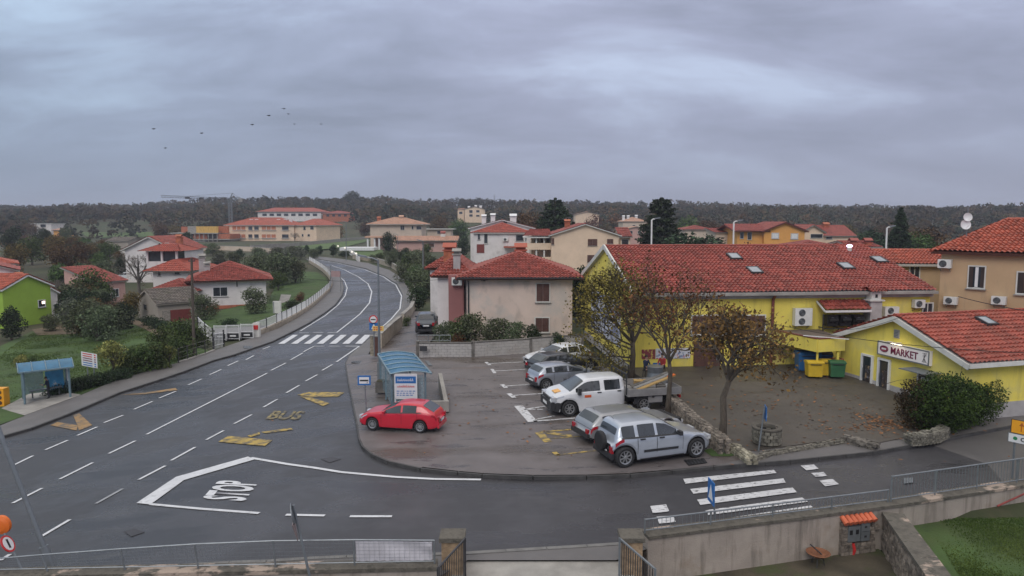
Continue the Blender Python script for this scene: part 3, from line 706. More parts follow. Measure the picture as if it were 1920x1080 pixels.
# ------------------------------------------------------------------ houses of the left valley
def base(px, py): p = at(px, py); return (p.x, p.y), p.z
(a, za), (b, zb2) = base(9, 613), base(98, 600)
Lm = house('lime_house', 'lime green gabled cottage with an orange tiled roof and one lit window', a, b, 9, min(za,zb2)-.3, za+4.3, 1.35, 'gable_v', 'wall_lime', 'tile_orange', over=.35, fascia='white', wins=[('f',72,563,84,575,'plain',None,'white')], chims=[(83,520,.8,1.4,.93,.5,'brick','brick')])
c, uu, nn, w, hh = px_rect(Lm, 'f', 78, 564, 84, 570); mb = MB(); mb.obox(c+nn*.04, uu*w*.4, nn*.01, up*hh*.4); mb.build('lit_lamp', mat('lamp_glow', (1,.9,.8), .4, 0, 1, emit=((1,.75,.6), 5)), Lm.root)
pa = Lm.P(Lm.W+.15, 1.5, 0); pb = pa+Lm.u*1.9
house('white_annex', 'small white lean-to with a dark doorway beside the lime green cottage', pa, pb, 5, za-.3, za+3.2, .6, 'gable_v', 'wall_white', 'tile_orange', over=.25, cat='shed', fascia='white', wins=[('f',101,570,112,590,'plain',None,'white',False,'door')])
q = Vector((W(34,556,86).x,86,0)); house('far_left_white_house', 'white walled house with a dull red roof cut by the left picture edge', (q.x-7,81), (q.x,86), 8, -4, 3.2, 1.4, 'gable_v', 'wall_white', 'tile_red', over=.4, pu=.4, pv=.5, wins=[('f',5,540,12,550,'plain',None)])
q = Vector((W(30,510,112).x,112,0)); house('far_left_red_roof_house', 'house with a low orange roof behind the white walled house at the left edge', (q.x-8,106), (q.x,112), 8, -3, 2.5, 1.2, 'hip', 'wall_pale', 'tile_orange', over=.5, pu=.5, pv=.6)
(a, za) = base(185, 571)[0], base(185,571)[1]
ps = house('pink_shed', 'pink walled shed with a plain red roof and white grille windows', at(186,568)[:2], at(236,562)[:2], 7, at(186,568).z-.5, at(186,568).z+3.0, 1.9, 'shed', 'wall_pink', 'tile_red', over=.35, cat='shed', pu=.4, pv=.5, wins=[('f',196,541,206,553,'double',None,'white'),('f',210,542,222,556,'double',None,'white')])
(a, za), (b, zb2) = base(285, 588), base(372, 604)
gs = at(300, 607)
SA = at(297, 603); _d = at(255, 592)-SA; _d.z = 0; _d.normalize(); SB = SA+Vector((_d.y,-_d.x,0))*5.0
S = house('stone_shed', 'old rendered shed with a mossy grey tile roof and a dark red garage door', (SA.x,SA.y), (SB.x,SB.y), 7, SA.z-.5, SA.z+2.1, 1.35, 'gable_u', 'wall_grey', 'tile_grey', over=.3, cat='shed', pu=.35, pv=.4, fascia='wall_grey', wins=[('l',270,571,276,581,'plain',None,'wall_grey',False)])
c, uu, nn, w, hh = px_rect(S, 'f', 320, 580, 358, 604); mb = MB(); mb.obox(c+nn*.03, uu*w/2, nn*.03, up*hh/2)
for i in range(9): mb.obox(c+nn*.07+uu*(w*(-.44+.11*i)), uu*.02, nn*.01, up*hh*.48)
d_ = mb.build('garage_door', mat('door_red', (.19,.04,.035), .7, .15, 2), S.root)
mb = MB(); mb.obox(c+nn*.04+uu*(w*.5+.12), uu*.1, nn*.05, up*(hh/2+.1)); mb.build('door_frame', 'white', S.root)
mb = MB(); mb.obox(c+nn*.03-uu*(w*.5+.5), uu*.42, nn*.03, up*hh/2); mb.build('stone_patch', mat('rubble_patch', (.3,.27,.24), .9, .5, 9, .8, 12), S.root)
WA = at(362, 579); WB = Vector((W(500,575,WA.y+3.4).x, WA.y+3.4, WA.z))
Wd_ = 17
B1 = house('white_bungalow', 'white bungalow with a broad red hipped roof and two chimneys', (WA.x,WA.y), (WB.x,WB.y), 9, WA.z-.6, WA.z+4.05, 1.9, 'hip', 'wall_white', 'tile_red', over=.9, fascia='brown_shutter', plinth=('brick', .9),
    wins=[('f',400,539,426,555,'double',None,'white'),('f',359,553,364,560,'plain',None,'white')], chims=[(365,484,.8,1.8,.12,.55,'plinth','concrete'),(381,498,.7,1.2,.2,.25,'plinth','concrete')])
mb = MB(); mb.tube([B1.P(B1.W*.6,-.9,WA.z+3.7), B1.P(B1.W*.6,-.1,WA.z+3.4), B1.P(B1.W*.6,-.1,WA.z+2.8)], .06, 8); mb.build('gutter', 'metal_dark', B1.root)
p0 = W(277, 545, 90); p1 = W(358, 545, 90); house('low_white_wing', 'low white wing with a red hipped roof between the stone shed and the bungalow', (p0.x,90), (p1.x,90), 6, -3.2, p0.z, 1.3, 'hip', 'wall_white', 'tile_red', over=.5, wins=[('f',291,543,317,547,'shut','brown_shutter')])
# two storey terrace house
p0, p1 = W(286, 503, 108), W(352, 503, 108)
th = house('terrace_house', 'white house with a glazed upper loggia under a small red hipped roof', (p0.x,108), (p1.x,108), 9, -3, p0.z, 1.2, 'hip', 'wall_white', 'tile_red_dark', over=1.0, inset=1.2, pu=.35, pv=.45, wins=[('f',328,508,337,514,'plain',None),('f',296,508,301,517,'plain',None)])
q0, q1 = W(280, 478, 112), W(338, 478, 112)
lg = MB(); lg.obox(((q0.x+q1.x)/2,114,1.9), ((q1.x-q0.x)/2,0,0), (0,3,0), (0,0,.9)); lg.build('loggia_wall', 'wall_white', th.root)
lg = MB(); 
for k in range(3): x = q0.x+(q1.x-q0.x)*k/2; lg.obox((x+(.15 if k == 0 else -.15 if k == 2 else 0),111.1,3.5), (.15,0,0), (0,.15,0), (0,0,.95))
lg.build('loggia_post', 'wall_white', th.root)
lg = MB(); lg.obox(((q0.x+q1.x)/2,112.6,3.5), ((q1.x-q0.x)/2-.2,0,0), (0,1.3,0), (0,0,.9)); lg.build('loggia_glazing', 'glass_house', th.root)
rb = MB(); z0, z1 = 4.4, 5.5; x0, x1 = q0.x-.9, q1.x+.9; ym = 114; c4 = [Vector((x0,110.2,z0)),Vector((x1,110.2,z0)),Vector((x1,117.8,z0)),Vector((x0,117.8,z0))]; r0 = Vector((x0+2.2,ym,z1)); r1 = Vector((x1-2.2,ym,z1))
for f in ((c4[0],c4[1],r1,r0),(c4[1],c4[2],r1,r1),(c4[2],c4[3],r0,r1),(c4[3],c4[0],r0,r0)): roof_face(rb, *f, .35, .45)
rb.build('upper_roof', 'tile_red_dark', th.root)
p0, p1 = W(236, 500, 132), W(330, 500, 132)
house('pale_gable_house', 'pale pinkish gabled house with a red roof behind the bare tree', (p0.x,132), (p1.x,132), 12, -4, 4.0, 2.3, 'gable_v', 'wall_white', 'tile_red', over=.6, pu=.45, pv=.5, fascia='offwhite', wins=[('f',298,456,304,464,'plain',None),('f',310,456,316,464,'plain',None)], chims=[(304,446,1.0,1.0,.85,.4,'brick','brick')])

# ------------------------------------------------------------------ middle distance
def pxh(name, label, x0, x1, Y0, ey, rise, depth, roof, wall, tile, Y1=None, by=None, over=.5, big=True, **k):
    Y1 = Y1 or Y0; p0, p1 = W(x0, ey, Y0), W(x1, ey, Y1)
    zb_ = min(g(p0.x,Y0), g(p1.x,Y1))-1.0 if by is None else by
    kk = dict(pu=.6, pv=.7, amp=.07, seg=4) if Y0 > 150 else dict(pu=.4, pv=.5, amp=.06, seg=4)
    kk.update(k)
    return house(name, label, (p0.x,Y0), (p1.x,Y1), depth, zb_, p0.z, rise, roof, wall, tile, over=over, **kk)
G14 = pxh('cream_gable_house', 'large cream two storey house with a wide red gabled roof and dark red shutters', 1034, 1160, 114, 440, 1.75, 13, 'gable_v', 'wall_cream', 'tile_red', fascia='offwhite',
    wins=[('f',1103,449,1119,460,'shut','brown_shutter','brown_shutter'),('f',1139,449,1149,456,'shut','brown_shutter','brown_shutter'),('f',1102,479,1119,491,'shut','brown_shutter','brown_shutter'),('f',1024.5+10,447,1029+9.5,458,'shut','brown_shutter','brown_shutter')], chims=[(1072,418,.9,.7,.3,.7,'brick','brick')])
# balconies left of it
mb = MB(); x0, x1 = W(984,450,116).x, W(1020,450,116).x; x2 = W(1034,440,114).x
br = thing('balcony_wing', 'cream balcony wing with pillars and a small red roof left of the cream gabled house', 'balcony', (x1,118,0), world=True)
for z in (W(990,466,115).z, W(990,492,115).z):
    mb = MB(); mb.box(x0,x2-.02,115,120,z-.2,z); mb.box(x0,x2-.02,115,115.15,z,z+.9); mb.box(x0,x0+.15,115.16,120,z,z+.9); mb.build('balcony_slab', 'wall_cream', br)
mb = MB()
for x in (x0+.15, (x0+x1)/2+.3, x1): mb.box(x-.13,x+.13,115.2,115.45,0,W(990,444,115).z)
mb.build('pillar', 'offwhite', br); mb = MB(); mb.box(x0+1.2,x2-.05,119.9,126,0,7.0); mb.build('wall', 'wall_cream', br)
for k in range(3): mb = MB(); mb.box(x0+1.8+k*1.0,x0+2.4+k*1.0,119.8,119.88,4.6,6.4); mb.build('door', 'brown_shutter', br)
zz = W(990,443,115).z; mb = MB(); roof_face(mb, (x0-.4,114.4,zz),(x2,114.4,zz),(x2,120.5,zz+1.1),(x0+1,120.5,zz+1.1), .4,.5); mb.build('roof', 'tile_red', br)
mb = MB(); mb.box(x0-.3,x2-.05,114.5,120.5,zz-.28,zz-.1); mb.build('eaves', 'offwhite', br)
pxh('cream_side_wing', 'red roofed side wing with a shaded balcony right of the cream gabled house', 1163, 1182, 122, 442, 1.3, 9, 'gable_u', 'wall_cream', 'tile_red', over=.7, over_side=.3, wins=[('f',1166,449,1178,461,'plain',None)])
wh = pxh('white_hip_house', 'white two storey house with a red hipped roof and a grey roller shutter', 888, 993, 126, 435, 1.6, 10, 'hip', 'wall_white', 'tile_red_dark', fascia='offwhite',
    wins=[('f',968,441,981,451,'plain',None,'metal_grey'),('f',969,466,978,472,'double',None),('f',908,439,914,456,'plain',None),('f',896,439,900,449,'plain',None)])
c, uu, nn, w, hh = px_rect(wh, 'f', 894, 458, 908, 474); mb = MB(); mb.obox(c+nn*.05, uu*w/2, nn*.05, up*hh/2); mb.build('door', 'door_red', wh.root)
c, uu, nn, w, hh = px_rect(wh, 'f', 945, 447, 951, 451); ac_unit(None, c, uu, nn, .9, .6, 'small white air conditioner on the white house with the grey roller shutter')
mb = MB(); c0 = W(956, 463, 124.9); mb.obox(c0, (1.1,0,0), (0,.9,0), (0,0,.12)); mb.build('awning', 'tile_orange', wh.root)
pxh('blue_white_gable_house', 'white gabled house with pale verge boards and a red roof behind the white hipped house', 882, 1000, 139, 427, 1.6, 10, 'gable_v', 'wall_white', 'tile_red', fascia='white', wins=[('f',944,414,951,419,'plain',None)], chims=[(912,408,.9,1.0,.2,.5,'white','white'),(927,406,.9,1.0,.35,.4,'white','white'),(960,408,1.3,1.0,.68,.4,'white','white')])
pale = pxh('pale_villa', 'pale two storey villa with a salmon hipped roof above its long low garden wing', 694, 790, 240, 419, 2.0, 14, 'hip', 'wall_pale', 'tile_pale', over=1.2, fascia='offwhite',
    wins=[('f',751,423,758,431,'double','dark_shutter'),('f',772,424,775,430,'plain',None),('f',781,424,790,430,'plain',None)], chims=[(700,410,1.2,1.5,.1,.5,'brick','brick'),(748,408,1.5,1.0,.55,.5,'offwhite','tile_pale')])
pxh('garden_wing', 'long low outbuilding with a dusty red roof in front of the pale villa', 742, 853, 215, 450, 1.0, 8, 'gable_u', 'wall_pink', 'tile_pale', over=1.0, wins=[('f',802,456,814,463,'shut','brown_shutter')], chims=[(828,438,1.4,1.4,.78,.5,'offwhite','tile_red')])
pr = thing('open_porch', 'low tiled porch on white posts at the left end of the pale villa', 'porch', W(700,470,222), world=True)
x0, x1 = W(684,450,222).x, W(716,450,222).x; zz = W(690,446,222).z; mb = MB(); mb.box(x0,x1,222,230,zz,zz+.5); mb.build('roof', 'tile_pale', pr)
mb = MB()
for x in (x0+.8, x0+3, x1-1): mb.box(x-.25,x+.25,222.5,223,g(0,230)-1,zz)
mb.build('post', 'white', pr); mb = MB(); mb.box(x0+2,x1,229,229.3,-1,zz); mb.build('back_wall', 'wall_pink', pr)
pxh('flat_roof_bungalow', 'pale flat roofed bungalow behind a clipped dark hedge', 801, 846, 262, 430, .3, 8, 'flat', 'wall_pale', 'offwhite', over=1.2, wins=[('f',820,433,828,438,'plain',None)])
# apartment block
A9 = pxh('apartment_block', 'long cream apartment block with two rows of recessed balconies and orange shutters', 424, 551, 330, 421, 3.2, 18, 'hip', 'wall_cream', 'tile_orange', by=-1.5, over=1.0, fascia='white', pu=.8, pv=.9)
A9b = pxh('apartment_block', 'right wing of the cream apartment block with small square windows', 551.5, 593, 331, 421, 2.6, 18, 'hip', 'wall_cream', 'tile_orange', Y1=326, by=-1.5, over=1.0, fascia='white', pu=.8, pv=.9, wins=[('f',569,425,573,431,'plain',None),('f',582,424,588,430,'plain',None),('f',566,439,569,443,'plain',None),('f',577,439,581,443,'plain',None)])
mat('shutter_orange', (.45,.16,.08), .7, .2, 2)
for y0, y1 in ((424.5,431),(439.5,446)):
    for x0, x1, m_ in ((436,460,'shutter_orange'),(466,473,'glass_house'),(477,485,'glass_house'),(491,517,'shutter_orange'),(529,541,'glass_house')):
        c, uu, nn, w, hh = px_rect(A9, 'f', x0, y0, x1, y1); mb = MB(); mb.obox(c+nn*.06, uu*w/2, nn*.05, up*hh/2)
        o_ = mb.build('window', m_, A9.root)
        mb = MB(); mb.obox(c+nn*.3-up*(hh/2+.1), uu*(w/2+.2), nn*.3, up*.12)
        if m_ == 'shutter_orange':
            for k in range(2): mb.obox(c+nn*.14+uu*(w*(-.17+.34*k)), uu*.12, nn*.03, up*hh/2)
        mb.build('sill', 'offwhite', o_)
for x in (472,482,523,536,545): 
    p = W(x, 412, 337); mb = MB(); mb.box(p.x-.6,p.x+.6,336.4,337.6,p.z-2.2,p.z); mb.box(p.x-.8,p.x+.8,336.2,337.8,p.z,p.z+.3); mb.build('chimney', 'white', A9.roof)
# construction site
cs = thing('unfinished_building', 'unfinished brick building with concrete slabs and yellow wooden formwork on top', 'building', W(370,455,318), world=True)
def bx(m_, nm, x0, y0, x1, y1, Ya, Yb, root): a_ = W(x0,y1,Ya); b_ = W(x1,y0,Ya); mb = MB(); mb.box(a_.x,b_.x,Ya,Yb,a_.z,b_.z); return mb.build(nm, m_, root)
bx('concrete','slab',314,436.5,407,438.5,316,330,cs); bx('concrete','slab',316,448,430,450,316.5,330,cs)
for x0,x1,m_ in ((319,342,'brick'),(344,360,'concrete_dark'),(362,388,'brick'),(390,404,'metal_dark'),(407,431,'brick')): bx(m_,'infill_wall',x0,439,x1,448,317.2,329,cs)
for x0,x1,m_ in ((321,340,'wall_pale'),(343,360,'concrete_dark'),(363,386,'offwhite'),(388,431,'concrete_dark')): bx(m_,'ground_wall',x0,450,x1,462,317.4,329,cs)
bx('concrete','parapet',352,424,368,436,318,319,cs); fw = bx('timber_form','formwork',368,424.5,408,437,317,318,cs); bx('brick','upper_wall',340,425,352,436,320,321,cs); bx('brick','upper_wall',409,424,428,437,320,321,cs)
mb = MB()
for k in range(12): p = W(316+k*8.3,452,316.2); mb.box(p.x-.15,p.x+.15,316.2,316.5,W(316,462,316).z,W(316,437,316).z)
mb.build('prop', 'concrete', cs)
for k in range(4): bx('glass_house','window',324+k*5,441,327+k*5,446,317.1,317.15,cs)
bx('offwhite','container',415,458,428,462.5,300,303,thing('site_container', 'white site container below the unfinished building', 'container', W(420,462,301), world=True))
# crane
cr = thing('tower_crane', 'grey tower crane with a long jib behind the cream apartment block', 'crane', W(431,425,360), world=True)
def truss(p, q, w, n, name, m_='metal_grey', tri=False):
    mb = MB(); p, q = Vector(p), Vector(q); d = (q-p).normalized(); s1 = d.cross(Vector((0,1,0))); 
    if s1.length < .1: s1 = Vector((1,0,0))
    s1.normalize(); s2 = d.cross(s1); offs = [(-1,-1),(1,-1),(1,1),(-1,1)]
    for a, b in offs: mb.bar(p+s1*a*w/2+s2*b*w/2, q+s1*a*w/2+s2*b*w/2, w*.14)
    for i in range(n):
        for k in range(4):
            a, b = offs[k], offs[(k+1)%4]; f0, f1 = i/n, (i+1)/n
            mb.bar(p.lerp(q,f0)+s1*a[0]*w/2+s2*a[1]*w/2, p.lerp(q,f1)+s1*b[0]*w/2+s2*b[1]*w/2, w*.09)
    return mb.build(name, m_, cr)
mt = W(431,373,360); truss((mt.x,360,g(mt.x,360)), mt, 1.4, 14, 'mast')
j0 = W(302,368,355); truss((mt.x,360,mt.z), (j0.x,355,j0.z), 1.0, 26, 'jib', 'metal_dark'); apex = mt+up*3.0+Vector((1.5,0,0)); ce = mt+Vector((5,1,.3))
truss(mt, ce, 1.2, 3, 'counter_jib'); mb = MB(); mb.bar(mt, apex, .4); mb.bar(apex, mt.lerp(Vector(j0),.6)+up*.6, .12); mb.bar(apex, ce, .12); mb.build('stay', 'metal_grey', cr)
mb = MB(); mb.obox(ce-up*.9, (.9,0,0), (0,.6,0), (0,0,.9)); mb.build('counterweight', 'concrete', cr)
for f in (.42,.62): 
    q = mt.lerp(Vector(j0), f); mb = MB(); mb.obox(q-up*.3, (1.0,0,0),(0,.6,0),(0,0,.5)); mb.build('trolley', 'metal_dark', cr)
hl = pxh('white_hall', 'wide white hall with a shallow red roof below the wooded ridge', 483, 602, 480, 396.5, 2.6, 22, 'hip', 'wall_white', 'tile_red_dark', over=1.0, inset=8, pu=1.0, pv=1.2, by=8)
for k in range(8): bx('glass_house','window',492+k*13.5,400.5,500+k*13.5,405,479.9,480.1,hl.root)
bk = pxh('brick_annex', 'brick walled hall with a red roof beside the white hall', 605, 656, 476, 400, 1.7, 16, 'hip', 'brick', 'tile_red', over=.8, pu=1.0, pv=1.2, by=7)
for k in range(4): bx('glass_house','window',612+k*11,402,617+k*11,406,475.8,476,bk.root)
h15 = pxh('hill_apartment', 'narrow cream apartment house with chimneys alone on the wooded slope', 871, 908, 470, 392, 1.6, 14, 'gable_v', 'wall_cream', 'tile_pale', by=6, pu=1.0, pv=1.2, over=.4, wins=[('f',893,394,899,398,'plain',None),('f',893,403,899,406,'plain',None),('f',880,394,886,399,'plain',None),('f',880,402,886,406,'plain',None)], chims=[(876,389,1.5,1.2,.2,.4,'white','white'),(890,387,1.5,1.2,.55,.4,'white','white'),(898,388,1.5,1.2,.8,.4,'white','white')])
pxh('hill_apartment', 'stepped cream wing on the left of the narrow hill apartment house', 858, 870, 474, 393, 1.0, 14, 'shed', 'wall_cream', 'tile_pale', by=6, pu=1.0, pv=1.2, over=.3, wins=[('f',861,397,867,401,'plain',None)])
pxh('far_peach_house', 'peach gabled house half hidden by trees right of the big conifer', 1079, 1123, 400, 402, 1.6, 12, 'gable_v', 'wall_cream', 'tile_pale', by=2, pu=1.0, pv=1.2)
pxh('pink_roof_house', 'pinkish old house with three white chimneys left of the second conifer', 1168, 1212, 290, 415, 1.6, 12, 'hip', 'wall_pale', 'tile_pale', by=-1, pu=.8, pv=.9, chims=[(1171,407,1.0,1.3,.1,.4,'white','white'),(1179,407,1.0,1.3,.3,.4,'white','white'),(1195,406,1.0,1.3,.65,.4,'white','white')], wins=[('f',1186,422,1191,428,'plain',None),('f',1200,422,1206,428,'plain',None)])
pxh('pink_lower_house', 'lower brick coloured house with an arched porch in front of the three chimneyed house', 1172, 1214, 268, 430, 1.0, 10, 'gable_v', 'wall_pink', 'tile_pale', by=-1, wins=[('f',1180,433,1186,438,'plain',None),('f',1196,433,1202,438,'plain',None)])
O = pxh('orange_house', 'orange house with a red gabled roof and two white windows behind the long roof', 1433, 1509, 150, 432, 1.75, 13, 'gable_v', 'wall_orange', 'tile_red', over=.7, fascia='red_pipe', wins=[('f',1447,437,1460,447,'plain',None,'white'),('f',1483,438,1496,448,'plain',None,'white')])
for (x0,y0,x1,y1) in ((1447,437,1460,447),(1483,438,1496,448)):
    c, uu, nn, w, hh = px_rect(O, 'f', x0,y0,x1,y1); mb = MB(); mb.obox(c+nn*.05, uu*w*.46, nn*.015, up*hh*.46); mb.build('roller_blind', 'white', O.root)
O2 = pxh('orange_house_wing', 'orange side wing with a covered balcony left of the orange gabled house', 1383, 1430, 151, 431, 1.1, 11, 'gable_u', 'wall_orange', 'tile_red', over=1.3, fascia='red_pipe', wins=[('f',1402,436,1409,449,'plain',None),('f',1388,436,1394,447,'plain',None)])
pxh('left_porch_house', 'open porch with a dark red lean-to roof left of the orange house', 1342, 1376, 158, 436, .9, 8, 'shed', 'wall_pale', 'tile_red', over=.4, by=-1)
pxh('green_hidden_house', 'low red roof just showing above the dark trees left of the orange house', 1284, 1336, 190, 430, .9, 9, 'hip', 'wall_pale', 'tile_red', over=.5, by=0)
Y2 = pxh('cream_red_house', 'cream house with a plain red roof right of the orange gabled house', 1533, 1600, 166, 441, 2.2, 12, 'gable_u', 'wall_cream', 'tile_red', over=.6, wins=[('f',1549,443,1560,448,'plain',None)], chims=[(1570,423,1.4,1.2,.5,.45,'brick','brick')])
pxh('cream_red_gable', 'gabled bay with a deep shaded balcony between the orange house and the cream house', 1504, 1544, 163, 434, 1.5, 10, 'gable_v', 'wall_cream', 'tile_red', over=.6, wins=[('f',1520,439,1542,446,'plain',None)])
pxh('low_red_roof_house', 'wide low red hipped roof just behind the ridge of the yellow building', 1486, 1588, 104, 465, 1.0, 9, 'hip', 'wall_pale', 'tile_red', over=.5, by=-1)
pxh('brick_chimney_house', 'low brick house with two pot chimneys behind the ridge of the yellow building', 1600, 1650, 100, 463, .7, 9, 'gable_u', 'brick', 'tile_red', over=.3, by=-1, chims=[(1611,455,1.0,1.0,.22,.2,'brick','tile_red'),(1636,455,1.0,1.0,.75,.2,'brick','tile_red')])
pxh('white_villa', 'white flat roofed villa far off on the left below the wooded ridge', 57, 96, 400, 419.5, .3, 12, 'flat', 'wall_white', 'white', over=.5, by=0, wins=[('f',60,422,64,428,'plain',None),('f',76,421,86,426,'plain',None)])
pxh('yellow_villa', 'small ochre villa with a low roof right of the white villa', 100, 120, 380, 431, .9, 8, 'hip', 'wall_orange', 'tile_pale', over=.8, by=-1)
# big-roofed shed and hints of houses at the far left field
pxh('long_low_shed', 'long low shed behind the small white garden wall in the left valley', 200, 240, 190, 452, .9, 8, 'gable_u', 'wall_grey', 'tile_grey', over=.3, by=-4)
# ------------------------------------------------------------------ vehicles (local: x forward, y left)
def paint(name, col, metal=0., rough=.28): return mat(name, col, rough, .03, 1.5, metal=metal, coat=.6)
paint('paint_red', (.55,.012,.035)); paint('car_white', (.66,.67,.70)); paint('car_silver', (.38,.41,.47), .55, .33); paint('car_silverblue', (.44,.48,.55), .4, .28)
paint('car_black', (.02,.022,.028)); paint('car_slate', (.045,.055,.07), .3); paint('car_grey', (.33,.34,.36), .5, .3)
mat('glass_car', (.03,.036,.042), .05, .5, .8, spec=1.0); mat('lamp_red', (.35,.01,.02), .15, .1, 4); mat('lamp_clear', (.6,.62,.66), .1, .1, 4, metal=.3); mat('rim', (.45,.46,.48), .3, .1, 4, metal=.7); mat('trim', (.028,.029,.033), .55, .15, 4)
def lerpl(pts, x):
    if x >= pts[0][0]: return pts[0][1]
    for (a,za),(b,zb) in zip(pts, pts[1:]):
        if x >= b: return za+(zb-za)*(a-x)/(a-b)
    return pts[-1][1]
def smoothl(pts, x, k=.07): return (lerpl(pts, x+k)+2*lerpl(pts, x)+lerpl(pts, x-k))/4
class Car:
    def __init__(c, root, L, Wd, top, belt, wb, xc, rw, paintm, cut=None):
        c.root, c.L, c.Wd, c.top, c.belt, c.rw = root, L, Wd, top, belt, rw; c.x0 = top[-1][0]; c.x1 = top[0][0]; c.wx = (xc+wb/2, xc-wb/2); c.cut = cut; c.paint = paintm
    def sec(c, x):
        xm = (c.x0+c.x1)/2; e = abs(x-xm)/((c.x1-c.x0)/2); e = min(1, e)
        w = c.Wd/2*(1-.16*e**5-.05*e**14); zt = smoothl(c.top, x); zb = min(smoothl(c.belt, x), zt-.03); ra = c.rw+.055
        zl = .2+.1*e**8
        for xw in c.wx:
            if abs(x-xw) < ra: zl = max(zl, c.rw+math.sqrt(ra*ra-(x-xw)**2))
        gh = max(.025, zt-zb); zmid = max(.5*(zb+.2), zl+.06)
        return dict(w=w, zt=zt, zb=zb, zl=zl, gh=gh, A=(w-.03, zl), A2=(w-.008, zl+.05), B=(w, zmid), Cc=(w-.004, max(zmid+.02, zb-.12)), D=(w*.965, zb), D2=(w*.955-.012, zb+.012), E=(w*.955-.012-gh*.36, zb+gh*.86), F=((w*.95-gh*.36)*.82, zb+gh*.965), G=((w*.95-gh*.36)*.4, zt-.004), H=(0, zt))
    def body(c):
        xs = []; n = int((c.x1-c.x0)/.05)
        xs = [c.x0+(c.x1-c.x0)*i/n for i in range(n+1)]
        rows = []
        for x in xs:
            s = c.sec(x); p = [s[k] for k in ('A','A2','B','Cc','D','D2','E','F','G','H')]
            q = [p[0]]
            for a, b in zip(p, p[1:]): q += [(a[0]*.78+b[0]*.22, a[1]*.78+b[1]*.22), (a[0]*.22+b[0]*.78, a[1]*.22+b[1]*.78)]
            q.append(p[-1]); full = [(x, y, z) for y, z in q]+[(x, -y, z) for y, z in reversed(q[:-1])]
            rows.append(full)
        m = len(rows[0]); vs = [v for r in rows for v in r]; fs = [(i*m+k, (i+1)*m+k, (i+1)*m+k+1, i*m+k+1) for i in range(n) for k in range(m-1)]
        # rounded ends
        for (r, xe, s) in ((rows[0], c.x0, -1), (rows[-1], c.x1, 1)):
            zc = sum(v[2] for v in r)/m; o = len(vs); bi = 0 if s < 0 else n*m
            for d, k in ((.035,.96),(.055,.85)): vs += [(xe+s*d, v[1]*k, zc+(v[2]-zc)*k) for v in r]
            for k in range(m-1):
                f1 = (bi+k, bi+k+1, o+k+1, o+k); f2 = (o+k, o+k+1, o+m+k+1, o+m+k); fs += [f1 if s < 0 else f1[::-1], f2 if s < 0 else f2[::-1]]
            cap = tuple(range(o+m, o+2*m)); fs.append(cap[::-1] if s < 0 else cap)
        mb = MB(); mb.add(vs, fs); return mb.build('body', c.paint, c.root, smooth=True)
    def side(c, x, f, off, sg=1):
        """f 0..1 over sill->belt, 1..2 over belt->roof edge"""
        s = c.sec(x)
        if f <= 1:
            p = [s['A'], s['B'], s['Cc'], s['D']]; t = f*3; i = min(2, int(t)); t -= i; y = p[i][0]*(1-t)+p[i+1][0]*t; z = p[i][1]*(1-t)+p[i+1][1]*t; return Vector((x, sg*(y+off), z))
        t = f-1; D, E = s['D2'], s['E']; y = D[0]*(1-t)+E[0]*t; z = D[1]*(1-t)+E[1]*t; return Vector((x, sg*(y+off*.95), z+off*.35))
    def patch(c, xa, xb, f0, f1, name, m, off=.008, sides=(1,-1), nx=8, nf=5, parent=None, shape=None):
        out = []
        for sg in sides:
            vs = []; fs = []
            for i in range(nx+1):
                x = xa+(xb-xa)*i/nx; a, b = (f0, f1) if not shape else shape(i/nx)
                for j in range(nf+1): vs.append(c.side(x, a+(b-a)*j/nf, off, sg))
            for i in range(nx):
                for j in range(nf):
                    k = i*(nf+1)+j; f = (k, k+nf+1, k+nf+2, k+1); fs.append(f if sg*(xb-xa) < 0 else f[::-1])
            mb = MB(); mb.add(vs, fs); out.append(mb.build(name, m, parent or c.root, smooth=True))
        return out
    def topz(c, x, t):
        s = c.sec(x); E, G = s['E'], s['H']; Fp = s['F']; y = abs(t)*E[0]
        if y > Fp[0]: k = (y-Fp[0])/(E[0]-Fp[0]+1e-6); z = Fp[1]*(1-k)+E[1]*k
        else: k = (y/Fp[0])**2; z = G[1]*(1-k)+Fp[1]*k
        return math.copysign(y, t) if t else 0, z
    def screen(c, xa, xb, name, m='glass_car', w=.93, off=.012, nx=6, parent=None):
        vs = []; fs = []; n = 10
        for i in range(nx+1):
            x = xa+(xb-xa)*i/nx; sl = (smoothl(c.top, x+.04)-smoothl(c.top, x-.04))/.08; nl = math.hypot(1, sl); nxv, nz = -sl/nl, 1/nl
            for j in range(n+1):
                y, z = c.topz(x, w*(-1+2*j/n)); vs.append((x+nxv*off, y, z+nz*off))
        for i in range(nx):
            for j in range(n):
                k = i*(n+1)+j; f = (k, k+1, k+n+2, k+n+1); fs.append(f if xb < xa else f[::-1])
        if xb > xa: pass
        mb = MB(); mb.add(vs, fs); return mb.build(name, m, parent or c.root, smooth=True)
    def under(c, x0=None, x1=None):
        mb = MB(); w = c.Wd/2-.16; x0 = c.x0+.06 if x0 is None else x0; x1 = c.x1-.06 if x1 is None else x1
        mb.box(x0, x1, -w, w, .2, .62); mb.box(c.wx[1]+c.rw+.06, c.wx[0]-c.rw-.06, -c.Wd/2+.05, c.Wd/2-.05, .19, .3); mb.build('underbody', 'black', c.root)
